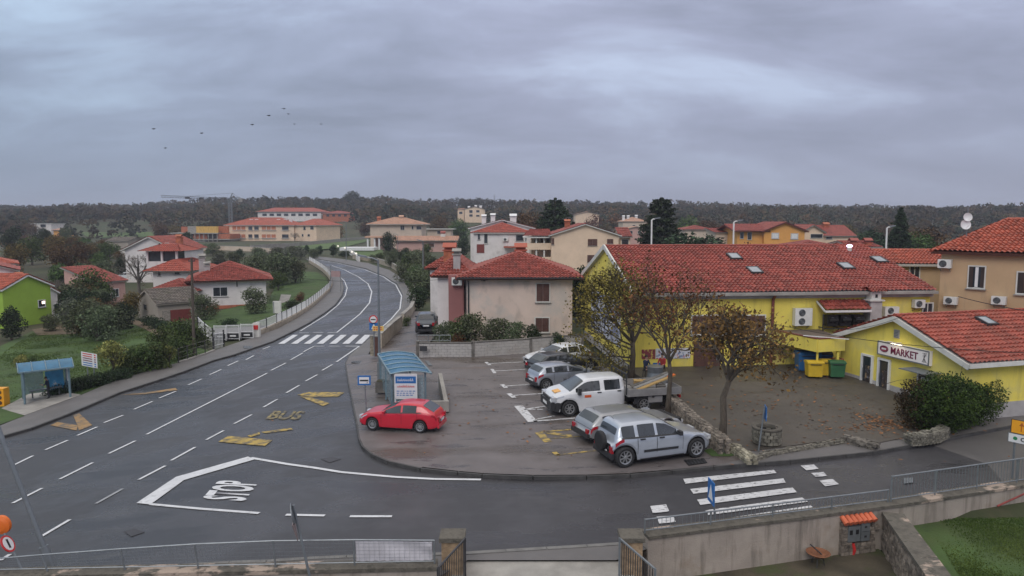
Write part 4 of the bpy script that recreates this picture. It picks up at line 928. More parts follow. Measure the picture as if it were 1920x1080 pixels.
    def wheels(c, style=5, rimr=.66, w=.2, rear=True):
        for xw in c.wx:
            for sg in (1,-1):
                mb = MB(); r = c.rw; y0 = c.Wd/2-.02-w; prof = [(r*.60,0),(r*.9,0),(r*.985,.03),(r,.06),(r,w-.05),(r*.985,w-.02),(r*.9,w),(r*.7,w+.002),(r*.66,w-.02),(r*.64,w*.5)]
                mb.lathe((xw, 0, r), [(a, sg*(y0+b)) for a, b in prof], 26, 'y'); wh = mb.build('wheel', 'rubber', c.root, smooth=True)
                mb = MB(); yo = sg*(y0+w-.035); rr = r*rimr
                mb.mi = 1; mb.lathe((xw,0,r), [(0,yo-sg*.05),(rr*1.02,yo-sg*.05)], 20, 'y'); mb.mi = 0
                mb.lathe((xw,0,r), [(rr*.86,yo-sg*.02),(rr*.88,yo+sg*.022),(rr*1.0,yo+sg*.03),(rr*1.04,yo)], 24, 'y'); mb.lathe((xw,0,r), [(0,yo+sg*.03),(rr*.2,yo+sg*.028),(rr*.26,yo-sg*.02)], 12, 'y')
                for k in range(style):
                    a = 2*math.pi*k/style+.3; d = Vector((math.cos(a),0,math.sin(a))); cc = Vector((xw,yo,r)); t = Vector((-d.z,0,d.x))
                    mb.obox(cc+d*rr*.54, d*rr*.36, t*rr*(.13 if style < 7 else .09), (0,.016,0))
                mb.build('rim', ['rim','trim'], wh)
def make_car(name, label, paintm, L=4.2, Wd=1.74, H=1.5, wb=2.55, fo=.82, rw=.31, hood=.92, cowl=.72, rf=.05, rr=-1.45, rb=-1.85, tailz=.95, belt_f=.88, belt_r=.98, bp=-.25, cp=-1.05, style=5, rails=False, rake=False, spare=False, plate=True, group='cars parked in the car park', cat='car', lower='trim', opendoor=False, wiper=True, noseh=.70, dlast=None, zs=1.):
    H, hood, tailz, belt_f, belt_r, noseh = [v*zs for v in (H, hood, tailz, belt_f, belt_r, noseh)]
    """x values measured from the centre; fo = front overhang"""
    root = thing(name, label, cat, group=group); x1 = L/2; x0 = -L/2
    top = [(x1,noseh-.14),(x1-.08,noseh),(x1-.28,hood-.10),(cowl+.30,hood-.005),(cowl,hood+.045),(rf,H-.07),(rf-.35,H-.01),((rf+rr)/2,H),(rr+.12,H-.03),(rr,H-.06),(rb,tailz+.02),(rb-.06,tailz-.08),(x0+.02,tailz-.25),(x0,tailz-.35)]
    top = [p for i, p in enumerate(top) if i == 0 or p[0] < top[i-1][0]]
    belt = [(x1,noseh-.18),(x1-.15,noseh-.03),(x1-.5,hood-.09),(cowl,belt_f),(rr,belt_r),(x0,min(belt_r-.1,tailz-.1))]
    xw0 = x1-fo; c = Car(root, L, Wd, top, belt, wb, xw0-wb/2, rw, paintm)
    body = c.body(); c.under(); c.wheels(style)
    c.screen(rf+.05, cowl-.03, 'windscreen'); c.screen(rr-.03, rb+.05, 'rear_window', w=.86)
    def shp(a, b, fa=1.07, fb=1.92): return lambda t: (fa, fb)
    def glass(xa, xb): c.patch(xa, xb, 1.08, 1.93, 'side_window', 'glass_car', off=.01)
    glass(cowl-.22, bp+.05); glass(bp-.05, cp+.05)
    if rr+.12 < cp-.15: glass(cp-.07, rr+.05)
    for (xa, xb) in ((cowl-.02, bp), (bp-.012, dlast or cp)):
        ds = c.patch(xa-.0, xb+.012, .1, .985, 'door', paintm, off=.007, nx=14)
        for d_, sg in zip(ds, (1,-1)):
            mb = MB(); q = c.side(xb+.17, .9, .02, sg); mb.obox(q, (.085,0,0), (0,.018,0), (0,0,.018)); mb.build('handle', paintm if not spare else 'trim', d_)
    c.patch(cowl-.05, rr+.02, 1.0, 1.075, 'window_seal', 'trim', off=.011, nx=14, nf=1)
    for xs_ in (cowl-.02, bp, dlast or cp): c.patch(xs_+.006, xs_-.006, .12, .97, 'door_seam', 'black', off=.0095, nx=1)
    # lamps
    c.patch(x1-.42, x1-.05, .76, .97, 'headlight', 'lamp_clear', off=.012, nf=3, shape=lambda t: (.9-.18*t, .985-.02*t))
    c.patch(x0+.04, x0+.30, .66, .98, 'taillight', 'lamp_red', off=.014, nf=3, shape=lambda t: (.64+.1*t, 1.0))
    s = c.sec(x0+.02)
    for sg in (1,-1): mb = MB(); mb.obox((x0-.03, sg*(s['w']*.80), tailz-.30), (.035,0,0), (0,s['w']*.13,0), (0,0,.12)); mb.build('taillight', 'lamp_red', root)
    for sg in (1,-1): mb = MB(); mb.obox((x1-.0, sg*(s['w']*.72), noseh-.10), (.06,0,0), (0,.17,0), (0,0,.065)); mb.build('headlight', 'lamp_clear', root)
    mb = MB(); mb.obox((x1+.035,0,noseh-.15), (.03,0,0), (0,.42,0), (0,0,.055)); mb.obox((x1+.03,0,.36), (.04,0,0), (0,.55,0), (0,0,.06)); mb.build('grille', 'trim', root)
    mb = MB(); mb.obox((x0-.035,0,.34), (.045,0,0), (0,Wd*.40,0), (0,0,.09)); mb.build('rear_bumper', lower, root)
    if plate:
        for x, z in ((x0-.065, tailz-.42 if not spare else .42), (x1+.08, .42)):
            mb = MB(); mb.obox((x,0,z), (.008,0,0), (0,.26,0), (0,0,.055)); pl = mb.build('number_plate', 'white', root)
            mb = MB(); mb.obox((x+math.copysign(.01,x),.235,z), (.004,0,0), (0,.018,0), (0,0,.05)); mb.build('plate_band', 'bluesign', pl)
    for sg in (1,-1):
        mb = MB(); q = c.side(cowl-.18, 1.12, .02, sg); mb.obox(q+Vector((0,sg*.1,.04)), (.05,0,.0), (0,.1,0), (0,0,.065)); mb.build('mirror', paintm if not spare else 'trim', root, smooth=False)
    if rails:
        for sg in (1,-1):
            mb = MB(); pts = []
            for i in range(8): x = rf-.25+(rr+.15-rf+.25)*i/7; s = c.sec(x); pts.append((x, sg*(s['E'][0]*.93), s['E'][1]+(.1 if 0 < i < 7 else .05)))
            mb.tube(pts, .018, 6); mb.build('roof_rail', 'metal_galv', root)
    if spare:
        mb = MB(); mb.lathe((0,0,.70), [(0,x0-.05),(.22,x0-.05),(.29,x0-.07),(.31,x0-.11),(.31,x0-.19),(.28,x0-.22),(.1,x0-.225),(0,x0-.225)], 28, 'x'); mb.build('spare_wheel', 'rubber', root, smooth=False)
        c.patch(x1-fo-.62-.1, xw0-wb+.62, .22, .30, 'side_moulding', 'trim', off=.022)
    if wiper:
        mb = MB(); mb.tube([(rr+.1,0,H-.02),(rr+.02,0,H+.07)], .006, 5); mb.build('aerial', 'trim', root)
    c.patch(xw0-.5, xw0-wb+.5, .0, .06, 'sill', lower, off=.012)
    if opendoor:
        mb = MB(); hx, hy = cowl-.05, -Wd/2-.01; ang = R(62); u = Vector((-math.cos(ang), -math.sin(ang), 0)); n = Vector((u.y,-u.x,0)); Ld = 1.0
        pts = [(0,.3),(Ld,.3),(Ld,.92),(Ld*.93,1.38),(Ld*.55,1.42),(0,.95)]
        mb.prism([Vector((hx,hy,0))+u*a+Vector((0,0,z)) for a, z in pts], n, .06); dr = mb.build('open_door', 'trim', root)
        mb = MB(); mb.prism([Vector((hx,hy,0))+u*a+Vector((0,0,z))+n*.062 for a, z in ((.16,.95),(Ld*.93,.95),(Ld*.87,1.32),(Ld*.56,1.36))], n, .006); mb.prism([Vector((hx,hy,0))+u*a+Vector((0,0,z))-n*.002 for a, z in ((.16,.95),(Ld*.93,.95),(Ld*.87,1.32),(Ld*.56,1.36))], -n, .006); mb.build('door_window', 'glass_car', dr)
        mb = MB(); mb.prism([Vector((hx,hy,0))+u*a+Vector((0,0,z))-n*.002 for a, z in ((0,.3),(Ld,.3),(Ld,.9),(0,.9))], -n, .012); mb.build('door_skin', paintm, dr)
    return root, c
def place(root, c, f, r, side, z=.13, smin=.85, smax=1.25):
    """put a car so its wheels on one side (side=-1 right, 1 left) touch the pixels f (front) and r (rear)"""
    pf = at(*f, z=z); pr = at(*r, z=z); d = pf-pr; wb = c.wx[0]-c.wx[1]; s = max(smin, min(smax, d.length/wb)); a = math.atan2(d.y, d.x)
    lm = Vector(((c.wx[0]+c.wx[1])/2, side*(c.Wd/2-.1), 0))*s; m = (pf+pr)/2
    root.location = (m.x-(lm.x*math.cos(a)-lm.y*math.sin(a)), m.y-(lm.x*math.sin(a)+lm.y*math.cos(a)), z); root.rotation_euler = (0,0,a); root.scale = (s,s,s)

r1, c1 = make_car('parked_car', 'bright red five door hatchback parked in front of the blue roofed bus shelter', 'paint_red', L=4.0, Wd=1.62, H=1.40, wb=2.46, fo=.68, cowl=.86, rf=.1, rr=-1.22, rb=-1.82, tailz=.98, bp=-.2, cp=-1.0, style=9, lower='paint_red', noseh=.72, group=None)
place(r1, c1, (699,806), (788,811.5), 1)
r2, c2 = make_car('parked_car', 'silver blue off-roader with a spare wheel on its back, nearest to the side road', 'car_silverblue', L=3.46, Wd=1.55, H=1.43, wb=2.58, fo=.54, rw=.325, hood=.92, noseh=.74, cowl=.66, rf=.06, rr=-1.52, rb=-1.68, tailz=.86, belt_f=.90, belt_r=.94, bp=-.30, cp=-.98, style=8, spare=True, zs=.95)
place(r2, c2, (1304,857.5), (1171,876), -1)
r3, c3 = make_car('parked_car', 'silver estate with a dark tinted rear window half hidden behind the silver blue off-roader', 'car_grey', L=4.2, Wd=1.68, H=1.5, wb=2.62, fo=.78, rw=.31, hood=.94, noseh=.74, cowl=.85, rf=.2, rr=-1.6, rb=-1.95, tailz=1.0, belt_f=.95, belt_r=1.02, bp=-.2, cp=-1.1, style=6, zs=.77)
place(r3, c3, (1252,816), (1139,832), -1, smax=1.08)
r4, c4 = make_car('parked_car', 'small silver hatchback with its dark front door standing open behind the white truck', 'car_silver', L=3.74, Wd=1.66, H=1.46, wb=2.5, fo=.78, rw=.3, hood=.98, noseh=.78, cowl=.98, rf=.15, rr=-1.45, rb=-1.78, tailz=1.02, belt_f=.98, belt_r=1.06, bp=-.12, cp=-.98, style=7, opendoor=True, zs=.86)
place(r4, c4, (1104,723), (1022,732), -1, smax=1.04)
r5, c5 = make_car('parked_car', 'black estate car between the silver hatchback and the white car', 'car_black', L=4.4, Wd=1.78, H=1.47, wb=2.65, fo=.88, rw=.32, hood=.93, cowl=.85, rf=.1, rr=-1.55, rb=-2.0, tailz=.98, style=5, rails=True, zs=.78)
place(r5, c5, (1118,693), (1022,705), -1, smax=1.03)
r6, c6 = make_car('parked_car', 'white crossover car farthest back in the row by the white block wall', 'car_white', L=4.2, Wd=1.77, H=1.55, wb=2.6, fo=.85, rw=.33, hood=1.0, noseh=.8, cowl=.80, rf=.1, rr=-1.5, rb=-1.95, tailz=1.05, belt_f=1.0, belt_r=1.1, style=5, zs=.88)
place(r6, c6, (1019,694), (1099,685), 1, smax=1.0)
r7, c7 = make_car('parked_car', 'dark slate car with roof rails parked in the driveway of the beige house', 'car_slate', L=4.4, Wd=1.85, H=1.62, wb=2.7, fo=.85, rw=.34, hood=1.0, noseh=.8, cowl=.85, rf=.15, rr=-1.7, rb=-2.05, tailz=1.12, belt_f=1.0, belt_r=1.1, style=5, rails=True, group=None)
p = at(795, 627, z=.05); r7.location = (p.x, p.y+2.3, .05); r7.rotation_euler = (0,0,R(94))
# distant cars, too small to show more than a body, glass and wheels
far_proto, cf = make_car('parked_car', 'white car parked by the low roofs in the left valley', 'car_white', L=4.3, group=None)
p = at(236, 524); far_proto.location = p; far_proto.rotation_euler = (0,0,R(170))
p = at(598, 440); dup(far_proto, (p.x,p.y,p.z), R(20), 'pale car parked beside the cream apartment block')

# white crew-cab dropside truck
tr = thing('flatbed_truck', 'white crew cab dropside truck with orange stickers and planks on its bed', 'truck', group='cars parked in the car park')
L_, Wt = 2.95, 1.78; x1 = 2.62; xc0 = -.62
top = [(x1,.72),(x1-.08,.86),(x1-.3,.96),(1.95,1.04),(1.85,1.06),(1.2,1.50),(1.0,1.56),(.2,1.59),(xc0+.12,1.58),(xc0+.02,1.54),(xc0,1.5)]
belt = [(x1,.66),(x1-.2,.88),(1.95,.98),(1.5,1.01),(xc0,1.03)]
ct = Car(tr, L_, Wt, top, belt, 3.4, .25, .345, 'car_white'); ct.wx = (1.9,-1.5)
_sec = ct.sec
def sec2(x):
    s = _sec(x)
    return s
ct.body(); ct.wheels(7, .62, .22)
mb = MB(); mb.box(xc0+.05,x1-.1,-.72,.72,.3,.7); mb.box(-2.95,xc0,-.4,.4,.42,.62)
for x in (-2.6,-1.9,-1.1): mb.box(x-.05,x+.05,-.9,.9,.6,.72)
mb.build('chassis', 'black', tr)
ct.screen(1.22, 1.86, 'windscreen')
ct.patch(1.62, .52, 1.06, 1.9, 'side_window', 'glass_car', off=.012); ct.patch(.32, -.42, 1.06, 1.9, 'side_window', 'glass_car', off=.012)
for xa, xb in ((1.5,.42),(.405,-.5)):
    for d_, sg in zip(ct.patch(xa, xb, .08, .985, 'door', 'car_white', off=.008, nx=14), (1,-1)):
        mb = MB(); mb.obox(ct.side(xb+.16,.93,.025,sg), (.09,0,0), (0,.02,0), (0,0,.02)); mb.build('handle', 'trim', d_)
ct.patch(1.25, .95, .56, .72, 'sticker', mat('sticker', (.62,.10,.02), .5, .1, 3), off=.02, sides=(1,-1))
mb = MB(); z = ct.topz(2.2,0)[1]; mb.obox((2.28,.15,z+.0), (.14,.0,-.028), (0,.22,0), (0,0,.012)); mb.build('hood_sticker', mat('sticker_y', (.75,.4,.12), .5, .1, 3), tr)
mb = MB(); mb.obox((x1-.0,0,.46), (.09,0,0), (0,Wt*.45,0), (0,0,.17)); mb.build('bumper', 'trim', tr)
ct.patch(x1-.02, x1-.62, .0, .62, 'bumper', 'trim', off=.02, shape=lambda t: (0,.62-.4*t))
mb = MB(); mb.obox((x1+.04,0,.74), (.03,0,0), (0,.5,0), (0,0,.06)); mb.build('grille', 'trim', tr)
for sg in (1,-1): mb = MB(); mb.obox((x1-.06,sg*.66,.76), (.09,0,0), (0,.17,0), (0,0,.09)); mb.build('headlight', 'lamp_clear', tr)
ct.patch(x1-.08, x1-.48, .8, .97, 'headlight', 'lamp_clear', off=.014)
for sg in (1,-1): mb = MB(); mb.obox(ct.side(1.5,1.1,.14,sg), (.06,0,0), (0,.1,0), (0,0,.14)); mb.build('mirror', 'trim', tr)
mb = MB(); mb.obox((x1+.12,0,.5), (.008,0,0), (0,.26,0), (0,0,.055)); mb.build('number_plate', 'white', tr)
mat('alu', (.36,.35,.35), .45, .12, 3, metal=.4); mat('wood_plank', (.42,.27,.10), .7, .3, 2, stretch=(1,6,6))
mb = MB(); mb.box(-3.15,-.72,-1.0,1.0,.74,.80); bed = mb.build('bed', 'alu', tr)
for nm, b in (('side_board', (-3.15,-.72,.97,1.0,.80,1.06)), ('side_board', (-3.15,-.72,-1.0,-.97,.80,1.06)), ('tail_board', (-3.18,-3.15,-1.0,1.0,.80,1.06)), ('front_board', (-.72,-.69,-1.0,1.0,.74,1.12))):
    mb = MB(); mb.box(*b)
    if nm == 'side_board':
        s = 1 if b[2] > 0 else -1
        for k in (0,1,2): mb.box(-3.13,-.74,(1.0 if s > 0 else -1.012),(1.012 if s > 0 else -1.0),.82+.08*k,.875+.08*k)
    mb.build(nm, 'alu', bed)
mb = MB()
for y in (-.85,-.3,.3,.85): mb.bar((-.66,y,.8),(-.66,y,1.72), .04)
mb.bar((-.66,-.9,1.72),(-.66,.9,1.72), .05); mb.bar((-.66,-.9,1.4),(-.66,.9,1.4), .04); mb.build('headboard', 'trim', tr)
mb = MB(); mb.obox((-2.0,.78,.55), (.33,0,0), (0,.12,0), (0,0,.14)); mb.build('tool_box', 'alu', tr)
mb = MB()
for sg in (1,-1):
    for k in range(9): 
        a0 = math.pi*k/9; a1 = math.pi*(k+1)/9; mb.bar((-1.5+.42*math.cos(a0),sg*.85,.36+.42*math.sin(a0)*.85),(-1.5+.42*math.cos(a1),sg*.85,.36+.42*math.sin(a1)*.85), .22, .02, up=(0,1,0))
mb.build('mudguard', 'trim', tr)
for sg in (1,-1): mb = MB(); mb.box(-3.2,-3.14,sg*.78-.13,sg*.78+.13,.55,.68); mb.build('taillight', 'lamp_red', tr)
place(tr, ct, (1067,781), (1206.5,771.5), 1, smax=1.12)
# load on the truck (things of their own), placed in the truck's frame
def on_truck(x, y, z):
    s = tr.scale[0]; a = tr.rotation_euler[2]; return Vector((tr.location[0]+s*(x*math.cos(a)-y*math.sin(a)), tr.location[1]+s*(x*math.sin(a)+y*math.cos(a)), tr.location[2]+s*z))
for k, (y, m_, lb) in enumerate(((.45,'wood_plank','yellowish timber board leaning on the truck bed, nearest the camera side'),(.1,'alu','grey metal ramp board leaning on the truck bed beside the timber board'),(-.25,'concrete_dark','dark board at the back of the stack leaning on the truck bed'))):
    a_ = on_truck(-1.35, y, .84); b_ = on_truck(-3.1, y+.02, 1.42-.03*k); t = thing('board', lb, 'board', a_, group='boards leaning on the truck bed', world=True); mb = MB(); mb.bar(a_+up*.05, b_+up*.05, .26, .05); mb.build('plank', m_, t); mb = MB(); d = (b_-a_); mb.bar(a_+d*.82+up*.09, b_+up*.09, .24, .03); mb.build('end_block', 'orange' if k == 0 else m_, t)
for k, (x, y, sx, m_, lb) in enumerate(((-1.9,-.5,.3,'wood_plank','brown wooden crate on the truck bed'),(-2.4,.55,.2,'concrete_dark','grey toolbox on the truck bed'),(-2.75,.6,.16,'white','white bucket on the truck bed'))):
    q = on_truck(x, y, .84); nm = ('crate','toolbox','bucket')[k]; t = thing(nm, lb, nm, q, world=True); mb = MB()
    if nm == 'bucket': mb.lathe(q, [(0,.0),(.11,0),(.15,.3),(.135,.3),(.1,.02)], 18)
    else:
        mb.obox(q+up*.12, (sx,0,0), (0,.2,0), (0,0,.11)); mb.obox(q+up*.25, (sx+.02,0,0), (0,.22,0), (0,0,.018))
    mb.build('shell', m_, t); mb = MB(); mb.tube([q+Vector((-.12,0,.3)), q+Vector((-.08,0,.38)), q+Vector((.08,0,.38)), q+Vector((.12,0,.3))], .012, 6); mb.build('handle', 'metal_dark', t)
# ------------------------------------------------------------------ roads, pavements, kerbs, markings
KR = [(655,672),(649,684),(655,721),(663,760),(670,793),(675,826),(682,842),(700,857),(730,870),(790,883),(860,891),(905,895),(1000,898.5),(1100,898),(1181,895),(1259,888),(1337,880),(1480,868),(1634,852),(1745,832),(1895,802),(2100,762)]
KL = [(-300,945),(-150,885),(0,823),(60,806),(120,783),(224,739),(301,714),(345,699),(400,678),(440,667),(465,658),(509,643),(555,620),(579,607),(607,589),(628,573),(641,555),(645,540),(641,526),(633,515),(620,504),(605,496),(581,487.5)]
KRU = [(581,483.8),(633,492),(687,504),(722,518),(746,533),(757,554),(754,579),(738,600),(722,613),(700,633),(678,652),(655,672)]
def P2(l, off=0): return [at(a, b, off=off) for a, b in l]
near = [(2100,870),(1920,905),(1700,955),(1500,990),(1300,1018),(1100,1031),(870,1045),(500,1060),(150,1085),(-300,1140)]
drape(P2(KL)+P2(KRU)+P2(KR[1:])+P2(near), 0, 'asphalt', 'main_road')
drape(P2([(1745,834),(1852,871),(1880,905),(1918,906),(2100,870),(2100,764),(1895,804)]), .006, 'asphalt_old', 'side_road_patch')
# kerbs
def kerb(pts, name, w=.15, h=.15, m='kerb', side=1):
    mb = MB(); ps = [at(a, b) for a, b in pts]; 
    for a, b in zip(ps, ps[1:]):
        n = max(1, int((b-a).length/1.0))
        for i in range(n):
            p = a.lerp(b, i/n); q = a.lerp(b, (i+.985)/n); p.z = g(p.x,p.y)+h/2-.02; q.z = g(q.x,q.y)+h/2-.02
            mb.bar(p, q, w, h)
    return struct(name, mb, m)
kerb(KR, 'kerb', m='kerb_dark'); kerb(KL, 'kerb', m='kerb_dark'); kerb(KRU, 'kerb')
# left pavement and shelter pad
drape(P2(KL)+P2([(572,485),(592,500),(611,512),(620,524),(622,536),(616,549),(592,573),(556,599),(519,619),(470,636),(415,655),(337,682),(220,715),(152,744),(46,783),(0,802),(-150,862),(-300,915)]), .12, 'pavement', 'pavement', maxlen=2)
drape(P2([(2,770),(46,783),(152,744),(104,735),(55,742)]), .135, 'concrete', 'shelter_pad')
# outer pavement round the curve
drape(P2(KRU[:9])+P2([(735,612),(762,590),(772,566),(770,545),(757,524),(730,507),(690,494),(640,486),(590,481)]), .12, 'pavement', 'pavement', maxlen=2)
drape(P2([(700,633),(722,613),(735,612),(712,632),(690,668),(655,672),(678,652)]), .12, 'pavement', 'pavement')
# parking lot
LOT = KR[:17]+[(1400,866),(1400,846),(1352,838),(1256,760),(1240,740),(1190,738),(1150,700),(1092,655),(995,663),(887,671),(783,671),(707,664),(690,668)]
drape(P2(LOT), .13, 'lot', 'parking_lot')
drape(P2([(1337,880),(1480,868),(1634,852),(1745,832),(1895,802),(2100,762),(2100,742),(1920,778),(1773,806),(1650,830),(1576,823),(1470,838),(1400,847),(1400,866)]), .132, 'pavement', 'pavement')
drape(P2([(707,664),(783,671),(783,640),(815,632),(815,585),(775,585),(757,600),(712,652)]), .07, 'lot', 'driveway', maxlen=2)
def fz(x, y): return .17+.53*sstep(29, 37.5, y)
FC = [at(1392,846,z=.17), at(1352,836,z=.3), at(1300,795,z=.4), at(1262,757,z=.5), at(1215,722,z=.5), Vector((6.5,40.2,0)), Vector((16,41.1,0)), Vector((19.5,41.4,0)), Vector((20.7,31,0)), at(1765,806,z=.17), at(1650,829,z=.17), at(1576,822,z=.17), at(1470,837,z=.17)]
drape(FC, 0, 'forecourt', 'shop_forecourt', zfun=fz, thick=.5)
near_pav = [(2100,870),(1920,905),(1700,955),(1500,990),(1300,1018),(1100,1031),(870,1045),(500,1060),(150,1085),(-300,1140)]
pv = P2(near_pav); drape(pv+[Vector((18.9,23.1,0)),Vector((12,20.9,0)),Vector((4,18.7,0)),Vector((2.8,17.9,0)),Vector((-1.2,17.9,0)),Vector((-1.9,17.0,0)),Vector((-24,16.0,0))][::-1], .11, 'pavement', 'pavement', maxlen=2)
kerb(near_pav, 'kerb', m='kerb')

# paint
ML = []
def stripe(p, q, w, m='paint_white', off=.02, keep=True, taper=None):
    a, b = at(*p), at(*q); d = (b-a).normalized(); n = Vector((-d.y, d.x, 0))*w/2
    L = (b-a).length; k = max(1, int(L/1.2)); vs = []; fs = []
    for i in range(k+1):
        c = a.lerp(b, i/k)
        for s in (1,-1): v = c+n*s; vs.append((v.x, v.y, g(v.x,v.y)+off))
    fs = [(2*i, 2*i+1, 2*i+3, 2*i+2) for i in range(k)]
    return vs, fs
class Marks:
    def __init__(s, name, m, off=.02): s.mb = MB(); s.n = name; s.m = m; s.off = off
    def s(s, p, q, w): s.mb.add(*stripe(p, q, w, off=s.off)); return s
    def path(s, pts, w):
        for a, b in zip(pts, pts[1:]): s.s(a, b, w)
    def poly(s, pts, z=None):
        ps = [at(a, b) for a, b in pts]; s.mb.poly([(p.x, p.y, g(p.x,p.y)+s.off+.004) for p in ps])
    def done(s):
        o = s.mb.build(s.n, s.m); 
        for f in o.data.polygons:
            if f.normal.z < 0: f.flip()
        return tag(o, kind='structure')
m1 = Marks('lane_lines', 'paint_white')
for a, b in (((275,815),(501,700)),((204,851),(254,827)),((112,899),(174,868)),((24,944),(79,916)),((-40,972),(-5,956)),((508,695),(536,681)),((545,675),(568,662)),((569,660),(588,650)),
    ((461,675),(476,667)),((427,686),(447,677)),((393,703),(415,693)),((353,722),(378,711)),((298,747),(330,734)),((251,768),(286,753)),((195,793),(231,779)),((145,817),(182,801)),((85,844),(127,826)),((23,874),(62,855)),((493,655),(506,650)),
    ((604,695),(623,684)),((573,715),(595,703)),((537,737),(561,723)),((494,764),(520,749)),((439,795),(472,778)),((387,825),(419,808)),((321,864),(366,839)),((260,900),(310,874)),((75,1008),(131,975)),((0,1052),(19,1040)),((536,966),(609,967.5)),((656,969),(735,969)),((561,624.5),(579,624.5)),((587,624),(606,624)),((614,624),(630,624))): m1.s(a, b, .14)
m1.s((631,679),(673,650), .16); m1.s((588,649.5),(608,649.5), .12); m1.s((617,649.5),(637,649.5), .12); m1.s((648,649.5),(674,649.5), .16)
m1.path([(470,859),(540,871),(640,886),(740,895),(815,899),(902,900)], .16); m1.path([(282,946),(380,955),(486,963)], .14)
m1.path([(631,624),(659,602),(675,589),(693,568),(697,547),(690,532),(672,519),(646,506),(622,498)], .17)
m1.path([(563,621),(581,610),(610,592),(634,572),(647,555),(651,540),(646,527),(634,516),(622,506)], .15)
m1.path([(717,613),(733,599),(750,579),(753,555),(742,534),(719,519),(685,506),(633,493.5),(585,485.5)], .16)
m1.done()
m2 = Marks('faint_line', 'paint_faint'); m2.s((180,945),(230,917), .14); m2.done()
m3 = Marks('zebra_crossing', 'paint_white')
for i in range(7):
    t = 400+(575+86.7*i)/3.856; b = 400+(468+92.8*i)/3.856; wt = (38+i*1.3)/3.856; wb_ = (45+i*.9)/3.856
    m3.poly([(b,645),(b+wb_,645),(t+wt,628.3),(t,628.3)])
m3.done()
m4 = Marks('zebra_crossing', 'paint_worn')
for q in (((1281,899),(1451,882),(1456,888),(1285,908)),((1294,918),(1469,898),(1473,906),(1300,927)),((1307,938),(1486,915),(1494,924),(1313,948)),((1322,958),(1504,934),(1515,942),(1328,967)),((1337,977),(1520,949),(1536,961),(1345,990)),
    ((1219,950),(1249,947),(1255,960),(1224,963.5)),((1231,970),(1262,968),(1267,980),(1236,983)),((1240,990),(1272,987),(1278,999),(1246,1003)),((1501,874),(1526,872),(1535,880),(1512,883)),((1521,888),(1544,886),(1551,893),(1530,896)),((1536,902),(1561,899),(1573,909),(1547,913))): m4.poly(q)
m4.done()
m5 = Marks('stop_line', 'paint_white'); m5.poly([(256,944),(330,895),(345,901),(282,947)]); m5.poly([(330,895),(465,857),(478,862),(345,901)]); m5.done()
m6 = Marks('bus_bay_marking', 'paint_yellow')
for q in (((557,741),(579,735.5),(646,736.5),(634,744),(585,745)),((562,744),(582,745),(618,757),(606,762)),((409,829),(428,818),(511,826),(497,837)),): m6.poly(q)
m6.poly([(463,818),(486,811),(488,815),(470,820)]); m6.poly([(489,811),(545,803),(550,806),(500,813)]); m6.done()
m7 = Marks('bus_bay_marking', 'paint_orange')
for q in (((137,779),(149,776),(173,798),(148,808),(146,800)),((94,798),(108,792),(146,798),(144,808)),((226,741),(272,737),(329,728),(333,732),(272,739.5))): m7.poly(q)
m7.done()
m8 = Marks('parking_lines', 'paint_worn', off=.15)
lz = lambda a, b: at(a, b, off=.13)
def lot_stripe(M_, p, q, w):
    a, b = lz(*p), lz(*q); d = (b-a).normalized(); n = Vector((-d.y,d.x,0))*w/2; M_.mb.poly([(v.x,v.y,g(v.x,v.y)+.142) for v in (a+n,a-n,b-n,b+n)])
for a, b, w in (((913,682),(980,679),.12),((911,679),(919,685),.2),((925,696),(985,693),.12),((922,692),(928,700),.2),((945,724.5),(996,721),.12),((941,721),(949,727.5),.25),((959,742),(1018,738),.12),((954,738),(964,746),.25),((972,761),(999,791),.45),((983,768),(1022,762),.14),((983,768),(1018,768),.12),((1000,790),(1150,779),.16),((1003,787),(1040,780),.12),((1198,774),(1250,770),.14)): lot_stripe(m8, a, b, w)
m8.done()
m9 = Marks('parking_lines', 'paint_yellow')
for a, b, w in (((1010,811),(1028,829),.35),((1012,810),(1100,803.5),.16),((1024,811),(1071,818),.3),((1030,822.5),(1110,817),.1),((1039,848),(1046,854),.2),((1044,853.5),(1125,844),.12)): lot_stripe(m9, a, b, w)
m9.done()
def ground_text(body, m, corners, name):
    """lettering laid on the road; corners: bottom-left, bottom-right, top-left of the word as its reader sees it"""
    bl, br_, tl = [at(*c) for c in corners]
    cu = bpy.data.curves.new(name, 'FONT'); cu.body = body; cu.size = 1; cu.offset = .03; cu.resolution_u = 3
    t = bpy.data.objects.new(name, cu); C.objects.link(t); me = bpy.data.meshes.new_from_object(t.evaluated_get(bpy.context.evaluated_depsgraph_get())); bpy.data.objects.remove(t)
    xs = [v.co.x for v in me.vertices]; ys = [v.co.y for v in me.vertices]; w = max(xs)-min(xs); h = max(ys)-min(ys)
    for v in me.vertices:
        q = bl+(br_-bl)*((v.co.x-min(xs))/w)+(tl-bl)*((v.co.y-min(ys))/h); v.co = (q.x, q.y, g(q.x,q.y)+.026)
    me.materials.clear(); me.materials.append(MATS[m]); o = bpy.data.objects.new(name, me); C.objects.link(o); tag(o, kind='structure')
ground_text('STOP', 'paint_white', ((460,941),(486,905),(378,936)), 'stop_marking')
ground_text('BUS', 'paint_faded', ((497,787),(560,788),(514,771)), 'bus_marking')
